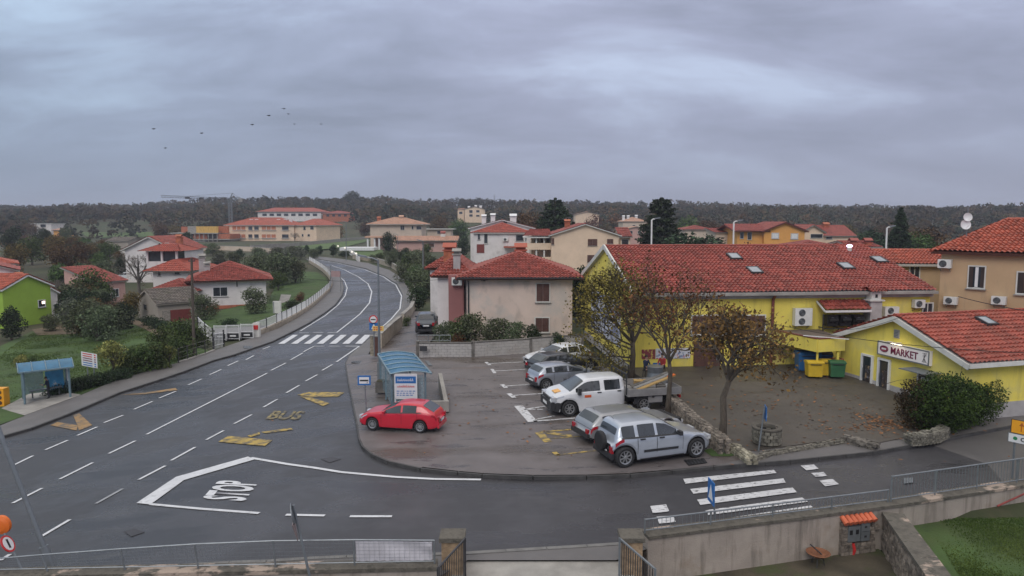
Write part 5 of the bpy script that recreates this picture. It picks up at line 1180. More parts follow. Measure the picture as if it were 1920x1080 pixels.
# manholes, drain grates, road patches
def cover(name, pts, label, m='metal_dark', off=.012, grate=False):
    ps = [at(*p, off=off) for p in pts]; c = sum(ps, Vector((0,0,0)))/len(ps); t = thing(name, label, 'drain cover', c, group='covers and grates in the ground', world=True)
    zc = c.z; mb = MB(); mb.prism([Vector((p.x,p.y,zc)) for p in ps], (0,0,1), .02); mb.build('cover', m, t)
    mb = MB(); k = len(ps)
    if k == 4:
        for i in range(6):
            a = ps[0].lerp(ps[1], (i+.5)/6); b = ps[3].lerp(ps[2], (i+.5)/6); mb.bar((a.x,a.y,zc+.026), (b.x,b.y,zc+.026), .03, .012)
        mb.build('grate_bar', 'metal_grey' if m != 'black' else 'metal_dark', t)
cover('drain_cover', [(1282,863),(1320,860),(1326,868),(1291,873)], 'large dark square cover in the pavement beside the silver blue off-roader', 'black', .145)
cover('drain_cover', [(660,679),(679,676),(677,681),(658,681)], 'flat grey grate in the pavement behind the bus stop sign', off=.145)
cover('drain_cover', [(797,677),(803,677),(811,686),(804,686)], 'narrow rusty grate at the left edge of the car park below the block wall', off=.145)
cover('drain_cover', [(1694,898),(1712,897),(1712,906),(1694,908)], 'dark drain grate in the side road seen through the tall railing')
cover('drain_cover', [(456,650),(474,649),(471,653),(458,654)], 'grey manhole cover in the left pavement before the white gates', off=.13)
mk = Marks('road_patch', mat('patch', (.035,.032,.036), .5, .2, 3), off=.012); mk.poly([(601,861),(622,857),(640,861),(618,868)]); mk.poly([(232,997),(252,992),(272,998),(246,1007)]); mk.done()

# ------------------------------------------------------------------ fields and lawns
drape(P2([(-250,720),(0,650),(60,622),(200,622),(262,606),(330,640),(396,660),(337,680),(220,713),(150,742),(106,733),(55,741),(0,768),(-10,795),(-250,870)]), .05, 'lawn', 'lawn', maxlen=3)
drape(P2([(0,769),(46,784),(0,801),(-60,822),(-60,790)]), .14, 'lawn', 'lawn', maxlen=3)
drape(P2([(372,618),(460,613),(516,610),(552,592),(588,566),(611,545),(616,533),(611,522),(595,511),(565,509),(520,528),(506,560),(480,585),(376,592)]), .06, 'lawn', 'lawn', maxlen=3)
drape(P2([(150,436),(283,436),(292,444),(170,447)]), .3, 'field', 'field', maxlen=25)
drape(P2([(545,462),(600,452),(690,443),(694,452),(640,466),(580,470)]), .2, 'field', 'field', maxlen=15)
drape(P2([(655,470),(716,468),(720,480),(690,484),(660,480)]), .15, 'field', 'field', maxlen=10)
drape(P2([(250,600),(300,615),(335,640),(330,648),(270,618),(240,604)]), .09, 'soil_bank', 'dirt_path', maxlen=3)
drape(P2([(60,619),(110,612),(150,618),(200,622),(130,628),(70,630)]), .09, 'soil_bank', 'dirt_path', maxlen=3)
drape(P2([(527,553),(546,554),(541,566),(522,571)]), .1, 'concrete', 'garden_path', maxlen=3)
drape(P2([(372,628),(415,640),(470,634),(500,618),(470,615),(376,619)]), .13, 'pavement', 'garden_path', maxlen=3)
# courtyard in the near corner
mb = MB(); mb.quad((-40,5,-.85),(11.3,5,-.85),(11.3,20.8,-.85),(-40,16.2,-.85)); struct('courtyard_ground', mb, 'earth')
drape([Vector((11.3,5,0)),Vector((34,5,0)),Vector((34,27.5,0)),Vector((16.98,22.25,0)),Vector((11.7,20.6,0))], 0, 'lawn', 'garden_lawn', maxlen=3, zfun=lambda x, y: -.25+.12*noise.noise(Vector((x*.3,y*.3,0))))
mb = MB(); mb.quad((-1.6,12,-.8),(3.2,12,-.8),(3.2,17.93,.06),(-1.6,17.93,.06)); struct('gateway_ramp', mb, 'concrete')

# ------------------------------------------------------------------ masonry
def rubble(name, label, path, h, t, m='stone', bs=.2, z0=None, coping=None, cat='wall', zf=None):
    """wall of individually laid stones along a world path"""
    rnd = random.Random(len(label)); root = thing(name, label, cat, (path[0][0],path[0][1],0), world=True); mb = MB(); core = MB()
    for a, b in zip(path, path[1:]):
        a = Vector((a[0],a[1],0)); b = Vector((b[0],b[1],0)); d = (b-a).normalized(); n = Vector((-d.y,d.x,0)); L = (b-a).length
        za = z0 if z0 is not None else (zf or g)(a.x,a.y); zb = z0 if z0 is not None else (zf or g)(b.x,b.y)
        core.obox((a+b)/2+up*((za+zb)/2+h/2-.03), d*L/2, n*(t/2-.06), up*(h/2-.01))
        rows = max(2, int(h/(bs*.6)))
        for r in range(rows):
            s = -rnd.random()*.1
            while s < L:
                w = bs*rnd.uniform(.6,1.5); hh = h/rows; 
                for sg in (1,-1):
                    z = za+(zb-za)*s/L+hh*(r+.5); c = a+d*(s+w/2)+n*(sg*(t/2-.07))+up*z; e = .012
                    q = Vector((rnd.uniform(-1,1),rnd.uniform(-1,1),rnd.uniform(-1,1)))
                    ax = (d+q*.08)*(w/2-e); az = (up+q*.07)*(hh/2-e*.7); mb.obox(c+n*sg*rnd.uniform(-.02,.03), ax, n*.085, az)
                s += w
        s = 0
        while s < L and not coping:
            w = bs*rnd.uniform(.7,1.6)
            for k in (-1,0,1):
                mb.obox(a+d*(s+w/2+rnd.uniform(-.05,.05))+n*k*t/3+up*(za+(zb-za)*s/L+h+rnd.uniform(-.03,.03)), (d+Vector((rnd.uniform(-.1,.1),rnd.uniform(-.1,.1),rnd.uniform(-.15,.15))))*w*.45, n*t/6.5, up*.06)
            s += w
    mb.build('stonework', m, root); core.build('core', 'concrete_dark', root)
    if coping:
        cb = MB()
        for a, b in zip(path, path[1:]):
            a = Vector((a[0],a[1],0)); b = Vector((b[0],b[1],0)); za = z0 if z0 is not None else g(a.x,a.y); cb.bar(a+up*(za+h+.05), b+up*(za+h+.05), t+.12, .1)
        cb.build('coping', coping, root)
    return root
def xy(px, py, z): p = at(px, py, z=z); return (p.x, p.y)
rubble('retaining_wall', 'low rough stone retaining wall between the car park and the shop forecourt', [xy(1246,752,.13), xy(1300,806,.13), xy(1355,849,.13)], .62, .42, z0=.1)
rubble('retaining_wall', 'short low stone wall between the crooked tree and the post by the well', [xy(1372,843,.13), xy(1408,868,.13)], .25, .4, z0=.1)
rubble('stone_edging', 'thin stone edging along the front of the shop forecourt', [xy(1408,866,.13), xy(1440,853,.13), xy(1578,830,.13)], .08, .25, 'stone_dark', .3, z0=.12)
rubble('stone_heap', 'short ruined stone wall at the pavement edge of the forecourt', [xy(1580,825,.15), xy(1640,840,.15)], .22, .55, 'stone_dark', .22, z0=.1)
rubble('stone_heap', 'pale dry stone wall end under the big green hedge', [xy(1703,832,.15), xy(1730,830,.15), xy(1752,826,.15), xy(1768,818,.15)], .42, .4, 'stone_dark', .13, z0=.1)
mb = MB(); A = Vector((3.77,18.48,0)); Bq = Vector((11.85,20.66,0)); Cq = Vector((22,23.85,0))
# long rendered wall with railings at the bottom right
mat('render_wall', (.36,.31,.27), .9, .15, 1.0, .3, 25, detail=8)
layer(MATS['render_wall'], (.10,.085,.07), 1.3, .5, .68, stretch=(2.5,2.5,.3), amt=.6); layer(MATS['render_wall'], (.22,.15,.09), .8, .55, .7, amt=.5, off=(3,3,3))
rw = thing('street_wall', 'long weathered rendered wall with flaking coping below the side road railings', 'wall', A, world=True)
mb = MB()
for a, b in ((A,Bq),(Bq,Cq)):
    d = (b-a).normalized(); n = Vector((-d.y,d.x,0)); mb.obox((a+b)/2+n*.2+up*-.25, d*(b-a).length/2, n*.2, up*.68)
mb.build('wall', 'render_wall', rw); mb = MB()
for a, b in ((A,Bq),(Bq,Cq)):
    d = (b-a).normalized(); n = Vector((-d.y,d.x,0)); mb.bar(a+n*.2+up*.47, b+n*.2+up*.47, .52, .09)
mb.build('coping', 'coping', rw)
def railing(name, label, a, b, z0, h, n_posts, pitch=.13, m='metal_galv', bars=True, lean=None, rails2=True):
    a = Vector(a); b = Vector(b); root = thing(name, label, 'railing', a, world=True); L = (b-a).length; zz = up*z0
    mb = MB(); mb.tube([a+zz+up*h, b+zz+up*h], .024, 8); mb.tube([a+zz+up*.09, b+zz+up*.09], .018, 6); mb.build('rail', m, root)
    for k in range(n_posts):
        p = a.lerp(b, k/(n_posts-1)); mb = MB(); mb.tube([p+zz, p+zz+up*(h+.02)], .026, 8); mb.build('post', m, root)
    if bars:
        mb = MB(); k = int(L/pitch)
        for i in range(1, k): p = a.lerp(b, i/k); mb.bar(p+zz+up*.09, p+zz+up*h, .012)
        mb.build('bars', m, root)
    return root
nq = Vector((-(Bq-A).y,(Bq-A).x,0)).normalized()*.2; nc = Vector((-(Cq-Bq).y,(Cq-Bq).x,0)).normalized()*.2
railing('railing', 'low galvanised railing on the weathered wall in front of the near zebra crossing', A+nq, Bq+nq-(Bq-A).normalized()*.12, .5, .40, 5)
railing('railing', 'taller galvanised railing on the right half of the weathered wall', Bq+nc, Cq+nc, .5, .82, 7)
# left wall, fence, banner
rl = thing('street_wall', 'low wall with crumbling coping under the wire fence at the bottom left', 'wall', (-10,17.4,0), world=True)
LA = Vector((-24,15.85,0)); LB = Vector((-1.9,16.81,0))
mb = MB(); d = (LB-LA).normalized(); n = Vector((-d.y,d.x,0)); mb.obox((LA+LB)/2+n*.18+up*-.3, d*(LB-LA).length/2, n*.18, up*.7); mb.build('wall', 'render_wall', rl)
mb = MB(); mb.bar(LA+n*.18+up*.45, LB+n*.18+up*.45, .46, .1); mb.build('coping', 'coping', rl)
fl = thing('wire_fence', 'grey wire mesh fence with thin posts on the wall at the bottom left', 'fence', (-10,17.5,.5), world=True)
mb = MB(); pf = []
for (bx_, by_, tx) in ((-60,1090,-88),(90,1082,66),(235,1076,217),(372,1070,357),(517,1064,505),(665,1058,660),(815,1056,813)):
    yy = 16.95+(bx_-815)/720*.38; q = W(bx_, by_, yy); q.z = .5; tt = W((bx_+tx)/2, {-60:1053,90:1040,235:1029,372:1020,517:1014,665:1012,815:1013}[bx_], yy); pf.append((q, tt))
for q, tt in pf: mb = MB(); mb.tube([q, tt], .024, 8); mb.build('post', 'metal_galv', fl)
mb = MB()
for (a, at_), (b, bt) in zip(pf, pf[1:]): mb.tube([at_, bt], .018, 6); mb.tube([a+up*.07, b+up*.07], .014, 6)
mb.build('rail', 'metal_galv', fl); mb = MB()
for (a, at_), (b, bt) in zip(pf, pf[1:]):
    k = 16
    for i in range(1, k): p0 = a.lerp(b, i/k); p1 = at_.lerp(bt, i/k); mb.bar(p0+up*.06, p1, .0035)
    for j in range(1, 7): mb.bar(a.lerp(at_, j/7), b.lerp(bt, j/7), .0035)
mb.build('mesh', 'metal_grey', fl)
mat('cloth_white', (.55,.53,.57), .8, .12, 2)
a, at_ = pf[-2]; b, bt = pf[-1]; mb = MB(); nx_, nz_ = 30, 10; vs = []
for i in range(nx_+1):
    for j in range(nz_+1):
        u_, v_ = i/nx_, j/nz_; p = a.lerp(b, .02+.95*u_).lerp(at_.lerp(bt, .02+.95*u_), .12+.8*v_); p.y += .04+.02*math.sin(i*1.9)*(1-v_*.5)+.035*math.sin(7*u_+5*v_)*u_; vs.append(p)
mb.add(vs, [(i*(nz_+1)+j, (i+1)*(nz_+1)+j, (i+1)*(nz_+1)+j+1, i*(nz_+1)+j+1) for i in range(nx_) for j in range(nz_)])
bn = mb.build('banner', 'cloth_white', None, smooth=True, loc=a); tag(bn, 'plain off-white cloth banner tied to the fence beside the gate pillar', 'banner')
for k, (x0, x1, lb) in enumerate(((-1.88,-1.25,'left weathered gate pillar with a mossy slab cap, beside the cloth banner'),(2.85,3.45,'right weathered gate pillar with a mossy slab cap, beside the low railing'))):
    t = thing('gate_pillar', lb, 'pillar', ((x0+x1)/2,17.6,-.2), group='gate pillars', world=True)
    mb = MB(); mb.box(x0+.04,x1-.04,17.36,17.84,-.8,.88); mb.build('shaft', mat('pillar_brick', (.34,.24,.15), .9, .35, 5, .6, 14), t)
    mb = MB(); mb.box(x0-.02,x1+.02,17.3,17.9,.88,1.0); mb.build('cap', 'coping', t)
for k, (h0, h1, lb) in enumerate((((-1.22,17.3),(-1.76,15.74),'open dark bar gate leaf on the left side of the gateway'),((2.80,17.3),(3.39,15.71),'open dark bar gate leaf on the right side of the gateway'))):
    t = thing('gate_leaf', lb, 'gate', (h0[0],h0[1],-.3), group='gate leaves', world=True); a = Vector((h0[0],h0[1],0)); b = Vector((h1[0],h1[1],0))
    mb = MB(); mb.bar(a+up*1.0, b+up*1.0, .04); mb.bar(a+up*-.25, b+up*-.25, .04); mb.bar(a-up*.3, a+up*1.02, .05); mb.bar(b-up*.3, b+up*1.02, .05); mb.build('frame', 'metal_grey' if k else 'metal_dark', t)
    mb = MB()
    for i in range(1,15): p = a.lerp(b, i/15); mb.bar(p-up*.25, p+up*1.0, .02)
    mb.build('bars', 'metal_dark', t)
rubble('garden_wall', 'thick rough stone wall with a lichened slab coping running toward the camera beside the lawn', [(11.62,20.4),(10.7,16.6),(10.2,14.0)], 1.1, .5, 'stone', .24, z0=-.85, coping='coping')
# meter cabinet niche
c0 = onplane(1603, 1015, A, Bq); dW = (Bq-A).normalized(); nW = Vector((dW.y,-dW.x,0))
t = thing('meter_cabinet', 'grey meter cabinets in a stone surround with a small orange tile roof', 'cabinet', c0, world=True)
def wq(x, y, o=0): q = onplane(x, y, A, Bq); return q+nW*o
rnd = random.Random(3); mb = MB()
x0w, x1w = wq(1572,1020), wq(1632,1000); Lw = (x1w-x0w).length; zt = .18; zb_ = -.85
for r in range(9):
    s = 0
    while s < Lw:
        w = rnd.uniform(.1,.24); z = zb_+(zt-zb_)*(r+.5)/9; mid = .18 < s/Lw < .80 and 3 <= r <= 8
        if not mid: mb.obox(Vector((x0w.x,x0w.y,0))+dW*(s+w/2)+nW*.06+up*z, dW*(w/2-.01), nW*.07, up*.05)
        s += w
mb.build('stone_surround', 'stone', t)
base0 = Vector((x0w.x,x0w.y,0))
for k, (f0, f1, z0, z1) in enumerate(((.17,.55,-.42,.06),(.56,.85,-.14,.14),(.56,.85,-.44,-.16))):
    mb = MB(); mb.obox(base0+dW*Lw*(f0+f1)/2+nW*.1+up*(z0+z1)/2, dW*(Lw*(f1-f0)/2-.01), nW*.06, up*(z1-z0)/2); dd = mb.build('cabinet_door', 'metal_galv', t)
    mb = MB()
    if k == 0:
        for e in (-.12,.1): mb = MB(); mb.obox(base0+dW*(Lw*(f0+f1)/2+e)+nW*.165+up*(-.12), dW*.05, nW*.006, up*.07); mb.build('meter_window', 'black', dd)
    else: mb.obox(base0+dW*(Lw*(f0+f1)/2)+nW*.165+up*(z0+z1)/2, dW*.04, nW*.006, up*.03); mb.build('latch', 'metal_dark', dd)
mb = MB()
for i in range(7): q = base0+dW*Lw*(.06+.145*i)+up*.2; mb.tube([q+nW*.24+up*0, q-nW*.0+up*.14], [.085,.07], 10)
mb.build('tile_roof', 'orange', t); MATS['roof_tile_new'] = mat('roof_tile_new', (.55,.13,.06), .7, .25, 3); t.children[-1].data.materials[0] = MATS['roof_tile_new']
mb = MB(); q = base0+dW*Lw*.36; mb.tube([q+nW*.12+up*-.5, q+nW*.14+dW*.05+up*-.7, q+nW*.1+dW*.03+up*-.85], .05, 8); mb.build('pipe', 'redsign', t)
# rusty bowl on a stand with a handle
q = at(1533, 1060, z=-.85)
t = thing('fire_bowl', 'rusty brown round bowl with a dark stick handle standing by the weathered wall', 'bowl', q, world=True)
mb = MB(); mb.lathe(q+up*.28, [(0,0),(.2,.02),(.32,.1),(.34,.12),(.3,.12),(.18,.05),(0,.04)], 24); mb.build('bowl', mat('rust', (.22,.09,.045), .8, .3, 4), t)
mb = MB()
for k in range(3): a = 2.1*k; mb.bar(q+Vector((.2*math.cos(a),.2*math.sin(a),0)), q+Vector((.12*math.cos(a),.12*math.sin(a),.33)), .02)
mb.tube([q+Vector((.1,0,.34)), q+Vector((-.22,.05,.62))], .02, 6); mb.build('stand', 'metal_dark', t)
t = thing('red_pole', 'red pole leaning against the wall above the lawn at the right edge', 'pole', W(1860,952,21.8), world=True); mb = MB(); mb.tube([W(1870,949,21.6), W(1925,924,21.9)], .03, 8); mb.build('pole', mat('dull_red', (.22,.04,.035), .7, .3, 3), t)
# block wall behind the car park with concrete posts
bw = thing('block_wall', 'white block garden wall along the back of the car park', 'wall', at(900,670,z=.1), world=True)
mat('block', (.42,.40,.39), .9, .12, 1.5, .2, 20); layer(MATS['block'], (.25,.2,.16), .9, .5, .7, stretch=(.5,1,1), amt=.6)
pts = [xy(783,670,.1), xy(887,670,.1), xy(995,663,.1), xy(1092,656,.1)]; mb = MB(); rnd = random.Random(5)
tops = ((.95,.95),(1.0,1.0),(1.05,1.05))
for (a, b), (h0, h1) in zip(zip(pts, pts[1:]), tops):
    a = Vector((*a,0)); b = Vector((*b,0)); d = (b-a).normalized(); L = (b-a).length; n = Vector((-d.y,d.x,0))
    for r in range(5):
        s = 0; o = .2*(r % 2); i = 0
        while s < L-.02:
            w = min(L-s, .4 if s or not o else .2); mb.obox(a+d*(s+w/2)+n*.1+up*(.08+h0*(r+.5)/5), d*(w/2-.006), n*(.1+rnd.uniform(-.004,.004)), up*(h0/10-.005)); s += w
mb.build('blocks', 'block', bw); mb = MB()
for (a, b), (h0, h1) in zip(zip(pts, pts[1:]), tops): mb.bar(Vector((*a,.1+h0+.03))+Vector((0,.1,0)), Vector((*b,.1+h0+.03))+Vector((0,.1,0)), .26, .06)
for a in pts: mb.box(a[0]-.1,a[0]+.1,a[1]-.03,a[1]+.23,.05,1.2)
mb.build('coping', 'concrete_dark', bw)
c = W(792,652,45.9); mb = MB(); mb.obox((c.x+.1,45.6+.0,c.z), (.25,0,0), (0,.02,0), (0,0,.17)); mb.build('vent_grille', 'metal_dark', bw)
railing('driveway_rail', 'low dark rails above the left end of the block wall', (W(783,640,46.6).x,46.4,0), (W(845,640,46.6).x,46.4,0), 1.08, .45, 4, .5, 'metal_grey')
# curve wall right of the road
cw_px = [(700,489),(735,500),(757,513),(774,532),(779,552),(778,573),(770,592),(755,606)]
def thinwall(name, label, pxs, h, t, m, cap='concrete', z=0, cat='wall', zs=None):
    r_ = thing(name, label, cat, at(*pxs[0]), world=True); mb = MB(); cb = MB(); ps = [at(*p) for p in pxs]
    for i, (a, b) in enumerate(zip(ps, ps[1:])):
        d = (b-a).normalized(); n = Vector((-d.y,d.x,0)); mb.prism([a-up*.3+n*t/2, b-up*.3+n*t/2, b+up*h+n*t/2, a+up*h+n*t/2], -n, t); cb.bar(a+up*(h+.04), b+up*(h+.04), t+.08, .08)
    mb.build('wall', m, r_); cb.build('coping', cap, r_); return r_
mat('wall_sand', (.36,.31,.25), .9, .2, 1.5, .2, 20)
thinwall('curve_wall', 'pale sandy wall following the outside of the road curve', [(662,484)]+cw_px, .85, .3, 'wall_sand')
thinwall('driveway_wall', 'smooth grey wall sloping down beside the driveway behind the lamp post', [(752,617),(735,632),(713,655)], 1.15, .25, 'wall_sand', 'concrete')
for k, (px_, py_, m_, lb) in enumerate(((698,664,'stone','pale stone gate post left of the sign post at the driveway'),(705,665,'brown_shutter','dark brown gate post right of the pale stone gate post'))):
    p = at(px_, py_, z=.13); t = thing('gate_post', lb, 'post', p, world=True); mb = MB(); mb.box(p.x-.14,p.x+.14,p.y,p.y+.3,0,1.35); mb.build('shaft', m_, t); mb = MB(); mb.box(p.x-.17,p.x+.17,p.y-.03,p.y+.33,1.35,1.42); mb.build('cap', 'concrete', t)
# white wall stubs and small pillars with globe lamps at the villa drive
thinwall('villa_wall', 'white pillared wall beside the villa drive at the top of the curve', [(655,475),(664,480),(670,487),(674,490)], 1.0, .3, 'wall_white', 'offwhite')
for k, (x, y) in enumerate(((634,461.5),(647,465),(660,472.5),(668,475.5))):
    p = at(x, y+8); t = thing('globe_lamp', ('small round white lamp on a post, farthest up the villa drive','small round white lamp second from the top of the villa drive','small round white lamp third down the villa drive','small round white lamp nearest the road on the villa drive')[k], 'lamp', p, group='globe lamps along the villa drive', world=True)
    h = W(x, y, p.y).z-p.z; mb = MB(); mb.cyl(p, p+up*h, .06, 8); mb.build('post', 'metal_grey', t); mb = MB(); mb.lathe(p+up*h, [(.01,-.3),(.2,-.22),(.3,0),(.2,.22),(.01,.3)], 12); mb.build('globe', mat('globe', (.8,.78,.72), .4, 0, 1, emit=((1,.9,.75), .6)), t)
t = thing('pool_terrace', 'white terrace slab with a pool edge in front of the pale villa', 'terrace', at(683,468), world=True); a_ = at(650,470); b_ = at(716,469); mb = MB(); mb.box(a_.x,b_.x,a_.y-9,a_.y-2,g(0,200)+.4,g(0,200)+1.3); mb.build('terrace', 'white', t)
thinwall('field_wall', 'long grey field wall below the cream apartment block', [(470,468),(540,464),(600,458),(655,452),(690,449)], 1.4, .4, 'concrete', 'concrete'); thinwall('field_wall', 'long pale wall in front of the unfinished building', [(330,470),(420,468),(470,470),(520,474)], 1.2, .4, 'wall_pale', 'concrete')
thinwall('white_garden_wall', 'small white balustrade wall in the left valley', [(170,470),(200,476),(236,480)], 1.2, .3, 'wall_white', 'offwhite')
# ------------------------------------------------------------------ white panel fence round the lawn
fp = [(479,632),(500,624),(519,615),(538,606),(556,596),(574,585),(592,571),(606,558),(617,547),(622,537),(621,526),(614,516),(604,507),(592,499),(580,492)]
pf_ = thing('panel_fence', 'fence of white bar panels with dark posts on a low pale wall round the lawn', 'fence', at(550,600), world=True)
ps = [at(*p) for p in fp]; mb = MB()
for a, b in zip(ps, ps[1:]): mb.bar(a+up*.2, b+up*.2, .25, .65)
mb.build('base_wall', 'wall_sand', pf_)
for a, b in zip(ps, ps[1:]):
    k = max(1, round((b-a).length/2.2))
    for i in range(k):
        p = a.lerp(b, i/k); q = a.lerp(b, (i+1)/k); mb = MB(); d = (q-p).normalized(); p2 = p+d*.12; q2 = q-d*.12
        for z in (.62,1.38): mb.bar(p2+up*z, q2+up*z, .04, .05)
        for j in range(12): s = p2.lerp(q2, j/11); mb.bar(s+up*.62, s+up*1.38, .035)
        mb.build('panel', 'white', pf_); mb = MB(); mb.bar(p-up*.1, p+up*1.5, .09); mb.build('post', 'metal_dark', pf_)
gp = thing('letterbox_pillar', 'white gate pillar with a small red letterbox between the gates and the panel fence', 'pillar', at(482,634), world=True); p = at(482,634)
mb = MB(); mb.box(p.x-.3,p.x+.3,p.y-.2,p.y+.2,p.z-.2,p.z+1.45); mb.build('pillar', 'offwhite', gp); mb = MB(); mb.box(p.x-.2,p.x+.2,p.y-.28,p.y-.2,p.z+.85,p.z+1.25); mb.build('letterbox', 'redsign', gp)
for k, (xa, xb, yb, lb) in enumerate(((402,424,634,'left panel of the white sliding gate with a dark lower plate'),(426,449,634,'middle panel of the white sliding gate with a dark lower plate'),(452,475,633,'right panel of the white sliding gate next to the letterbox pillar'))):
    a = at(xa,yb+5-k); b = at(xb,yb+5-k); t = thing('sliding_gate', lb, 'gate', a, group='white sliding gate panels', world=True); mb = MB()
    for z in (.15,.7,1.4): mb.bar(a+up*z, b+up*z, .05, .06)
    mb.bar(a, a+up*1.45, .06); mb.bar(b, b+up*1.45, .06)
    for j in range(1,12): s = a.lerp(b, j/12); mb.bar(s+up*.7, s+up*1.4, .03)
    mb.build('frame', 'white', t); mb = MB(); mb.bar(a.lerp(b,.04)+up*.42+Vector((0,-.02,0)), a.lerp(b,.96)+up*.42+Vector((0,-.02,0)), .03, .48); pl = mb.build('plate', 'metal_dark', t); mb = MB(); mb.bar(a.lerp(b,.25)+up*.42+Vector((0,-.05,0)), a.lerp(b,.75)+up*.42+Vector((0,-.05,0)), .02, .14); mb.build('plate_stripe', 'white', pl)
sf = thing('side_fence', 'low white and dark metal fence left of the sliding gates', 'fence', at(385,655), world=True)
for (a, b) in (((372,618),(385,632)),((385,632),(400,645)),((400,655),(420,650))):
    a = at(*a); b = at(*b); mb = MB()
    for z in (.3,1.3): mb.bar(a+up*z, b+up*z, .05)
    for j in range(9): s = a.lerp(b, j/8); mb.bar(s, s+up*1.35, .04)
    mb.build('panel', 'white', sf); mb = MB(); mb.bar(a, a+up*1.5, .09); mb.bar(b, b+up*1.5, .09); mb.build('post', 'metal_dark', sf)
gf = thing('mesh_fence', 'green wire fence with thin posts above a low kerb wall along the left pavement', 'fence', at(360,680), world=True); prev = None
mb2 = MB()
for (x, y) in ((335,683),(352,678),(369,672),(385,667),(402,660)):
    p = at(x, y); mb = MB(); mb.cyl(p, p+up*1.3, .035, 6); mb.build('post', 'metal_dark', gf)
    if prev is not None:
        mb2.bar(prev+up*.08, p+up*.08, .2, .3); 
        for z in (.5,.9,1.25): mb2.bar(prev+up*z, p+up*z, .012)
    prev = p
mb2.build('base_wall', 'concrete', gf)
# ------------------------------------------------------------------ street furniture
mat('poly_blue', (.035,.16,.29), .25, .2, 1.5, spec=.6, alpha=.85); mat('glass_side', (.30,.42,.48), .15, .2, 2, alpha=.45); mat('poster_paper', (.66,.66,.70), .6, .04, 2)
def shelter(label, F0, F1, depth_v, zt0, ht, rise, nribs, near_end_poster=False):
    """F0,F1 front feet; depth_v vector to the back feet"""
    F0 = Vector(F0); F1 = Vector(F1); D = Vector(depth_v); u = (F1-F0).normalized(); L = (F1-F0).length; n = D.normalized(); dp = D.length
    t = thing('bus_shelter', label, 'bus shelter', (F0+F1)/2+D/2, group='bus shelters', world=True)
    for q in (F0, F1, F0+D, F1+D): mb = MB(); mb.bar(q, Vector((q.x,q.y,zt0)), .09); mb.build('post', 'metal_blue', t)
    if L > 2.5:
        q = F0.lerp(F1,.5)+D; mb = MB(); mb.bar(q, Vector((q.x,q.y,zt0)), .07); mb.build('post', 'metal_blue', t)
    mb = MB(); z = lambda p: Vector((p.x,p.y,zt0)); e = .25
    a0, a1, b0, b1 = z(F0-u*e-n*.25), z(F1+u*e-n*.25), z(F0-u*e+D+n*.1), z(F1+u*e+D+n*.1)
    mb.bar(a0,a1,.07,.08); mb.bar(b0,b1,.07,.08)
    K = 10; arc = lambda s, f: a0.lerp(a1,s).lerp(b0.lerp(b1,s), f)+up*rise*math.sin(math.pi*f)
    for i in range(nribs+1): mb.tube([arc(i/nribs, f/K)+up*.02 for f in range(K+1)], .03, 6)
    fr = mb.build('roof_frame', 'metal_blue', t)
    for i in range(nribs):
        mb = MB(); vs = []; 
        for s in (i/nribs+.006,(i+1)/nribs-.006):
            for f in range(K+1): vs.append(arc(s, f/K))
        mb.add(vs, [(f, f+1, K+2+f, K+1+f) for f in range(K)]); mb.add([v-up*.012 for v in vs], [(f+1, f, K+1+f, K+2+f) for f in range(K)]); mb.build('roof_panel', 'poly_blue', t, smooth=True)
    # back and end glazing
    def pane(p, q, z0, z1, m='glass_side', name='glass_panel', th=.012):
        mb = MB(); mb.bar(Vector((p.x,p.y,(z0+z1)/2)), Vector((q.x,q.y,(z0+z1)/2)), th, z1-z0); return mb.build(name, m, t)
    g0 = F0.z
    pane(F0+D+u*.08, F0.lerp(F1,.5)+D-u*.06, g0+.25, zt0-.1); pane(F0.lerp(F1,.5)+D+u*.06, F1+D-u*.08, g0+.25, zt0-.1)
    pane(F0+n*.08, F0+D-n*.08, g0+.25, zt0-.1); pane(F1+n*.08, F1+D-n*.08, g0+.25, zt0-.1)
    mb = MB(); mb.bar(F0+D+u*.3-n*.35+up*.48, F1+D-u*.3-n*.35+up*.48, .32, .05); 
    for f in (.2,.8): q = F0.lerp(F1,f)+D-n*.35; mb.bar(q+up*.0, q+up*.46, .06)
    mb.build('bench', 'metal_grey', t)
    return t, u, n, pane
# left shelter
F0 = at(47,758,off=.14); F1 = at(132,744,off=.14); uu = (F1-F0).normalized(); nn = Vector((-uu.y,uu.x,0)); 
zt0 = W(124,688,F1.y).z
ls, u1, n1, pane = shelter('blue roofed glass bus shelter with a waiting person at the left edge', F0, F1, nn*1.7, zt0, 0, .42, 4)
D1 = nn*1.7; q = F0.lerp(F1,.5)+D1
mat('poster_sea', (.05,.30,.55), .4, .3, 1.2); layer(MATS['poster_sea'], (.55,.6,.62), 2.5, .55, .62)
mb = MB(); a = F0.lerp(F1,.52)+D1-nn*.04; b = F0.lerp(F1,.93)+D1-nn*.04; mb.bar(a+up*(.9), b+up*.9, .02, 1.2); mb.build('poster', 'poster_sea', ls)
mb = MB(); a = F0+nn*.2+uu*.03; b = F0+nn*1.3+uu*.03; mb.bar(a+up*.9, b+up*.9, .02, 1.2); mb.build('poster', 'poster_sea', ls)
mb = MB(); a = F1+nn*.25-uu*.04; b = F1+nn*1.2-uu*.04; mb.bar(a+up*1.35, b+up*1.35, .03, .75); mb.build('timetable', 'poster_paper', ls)
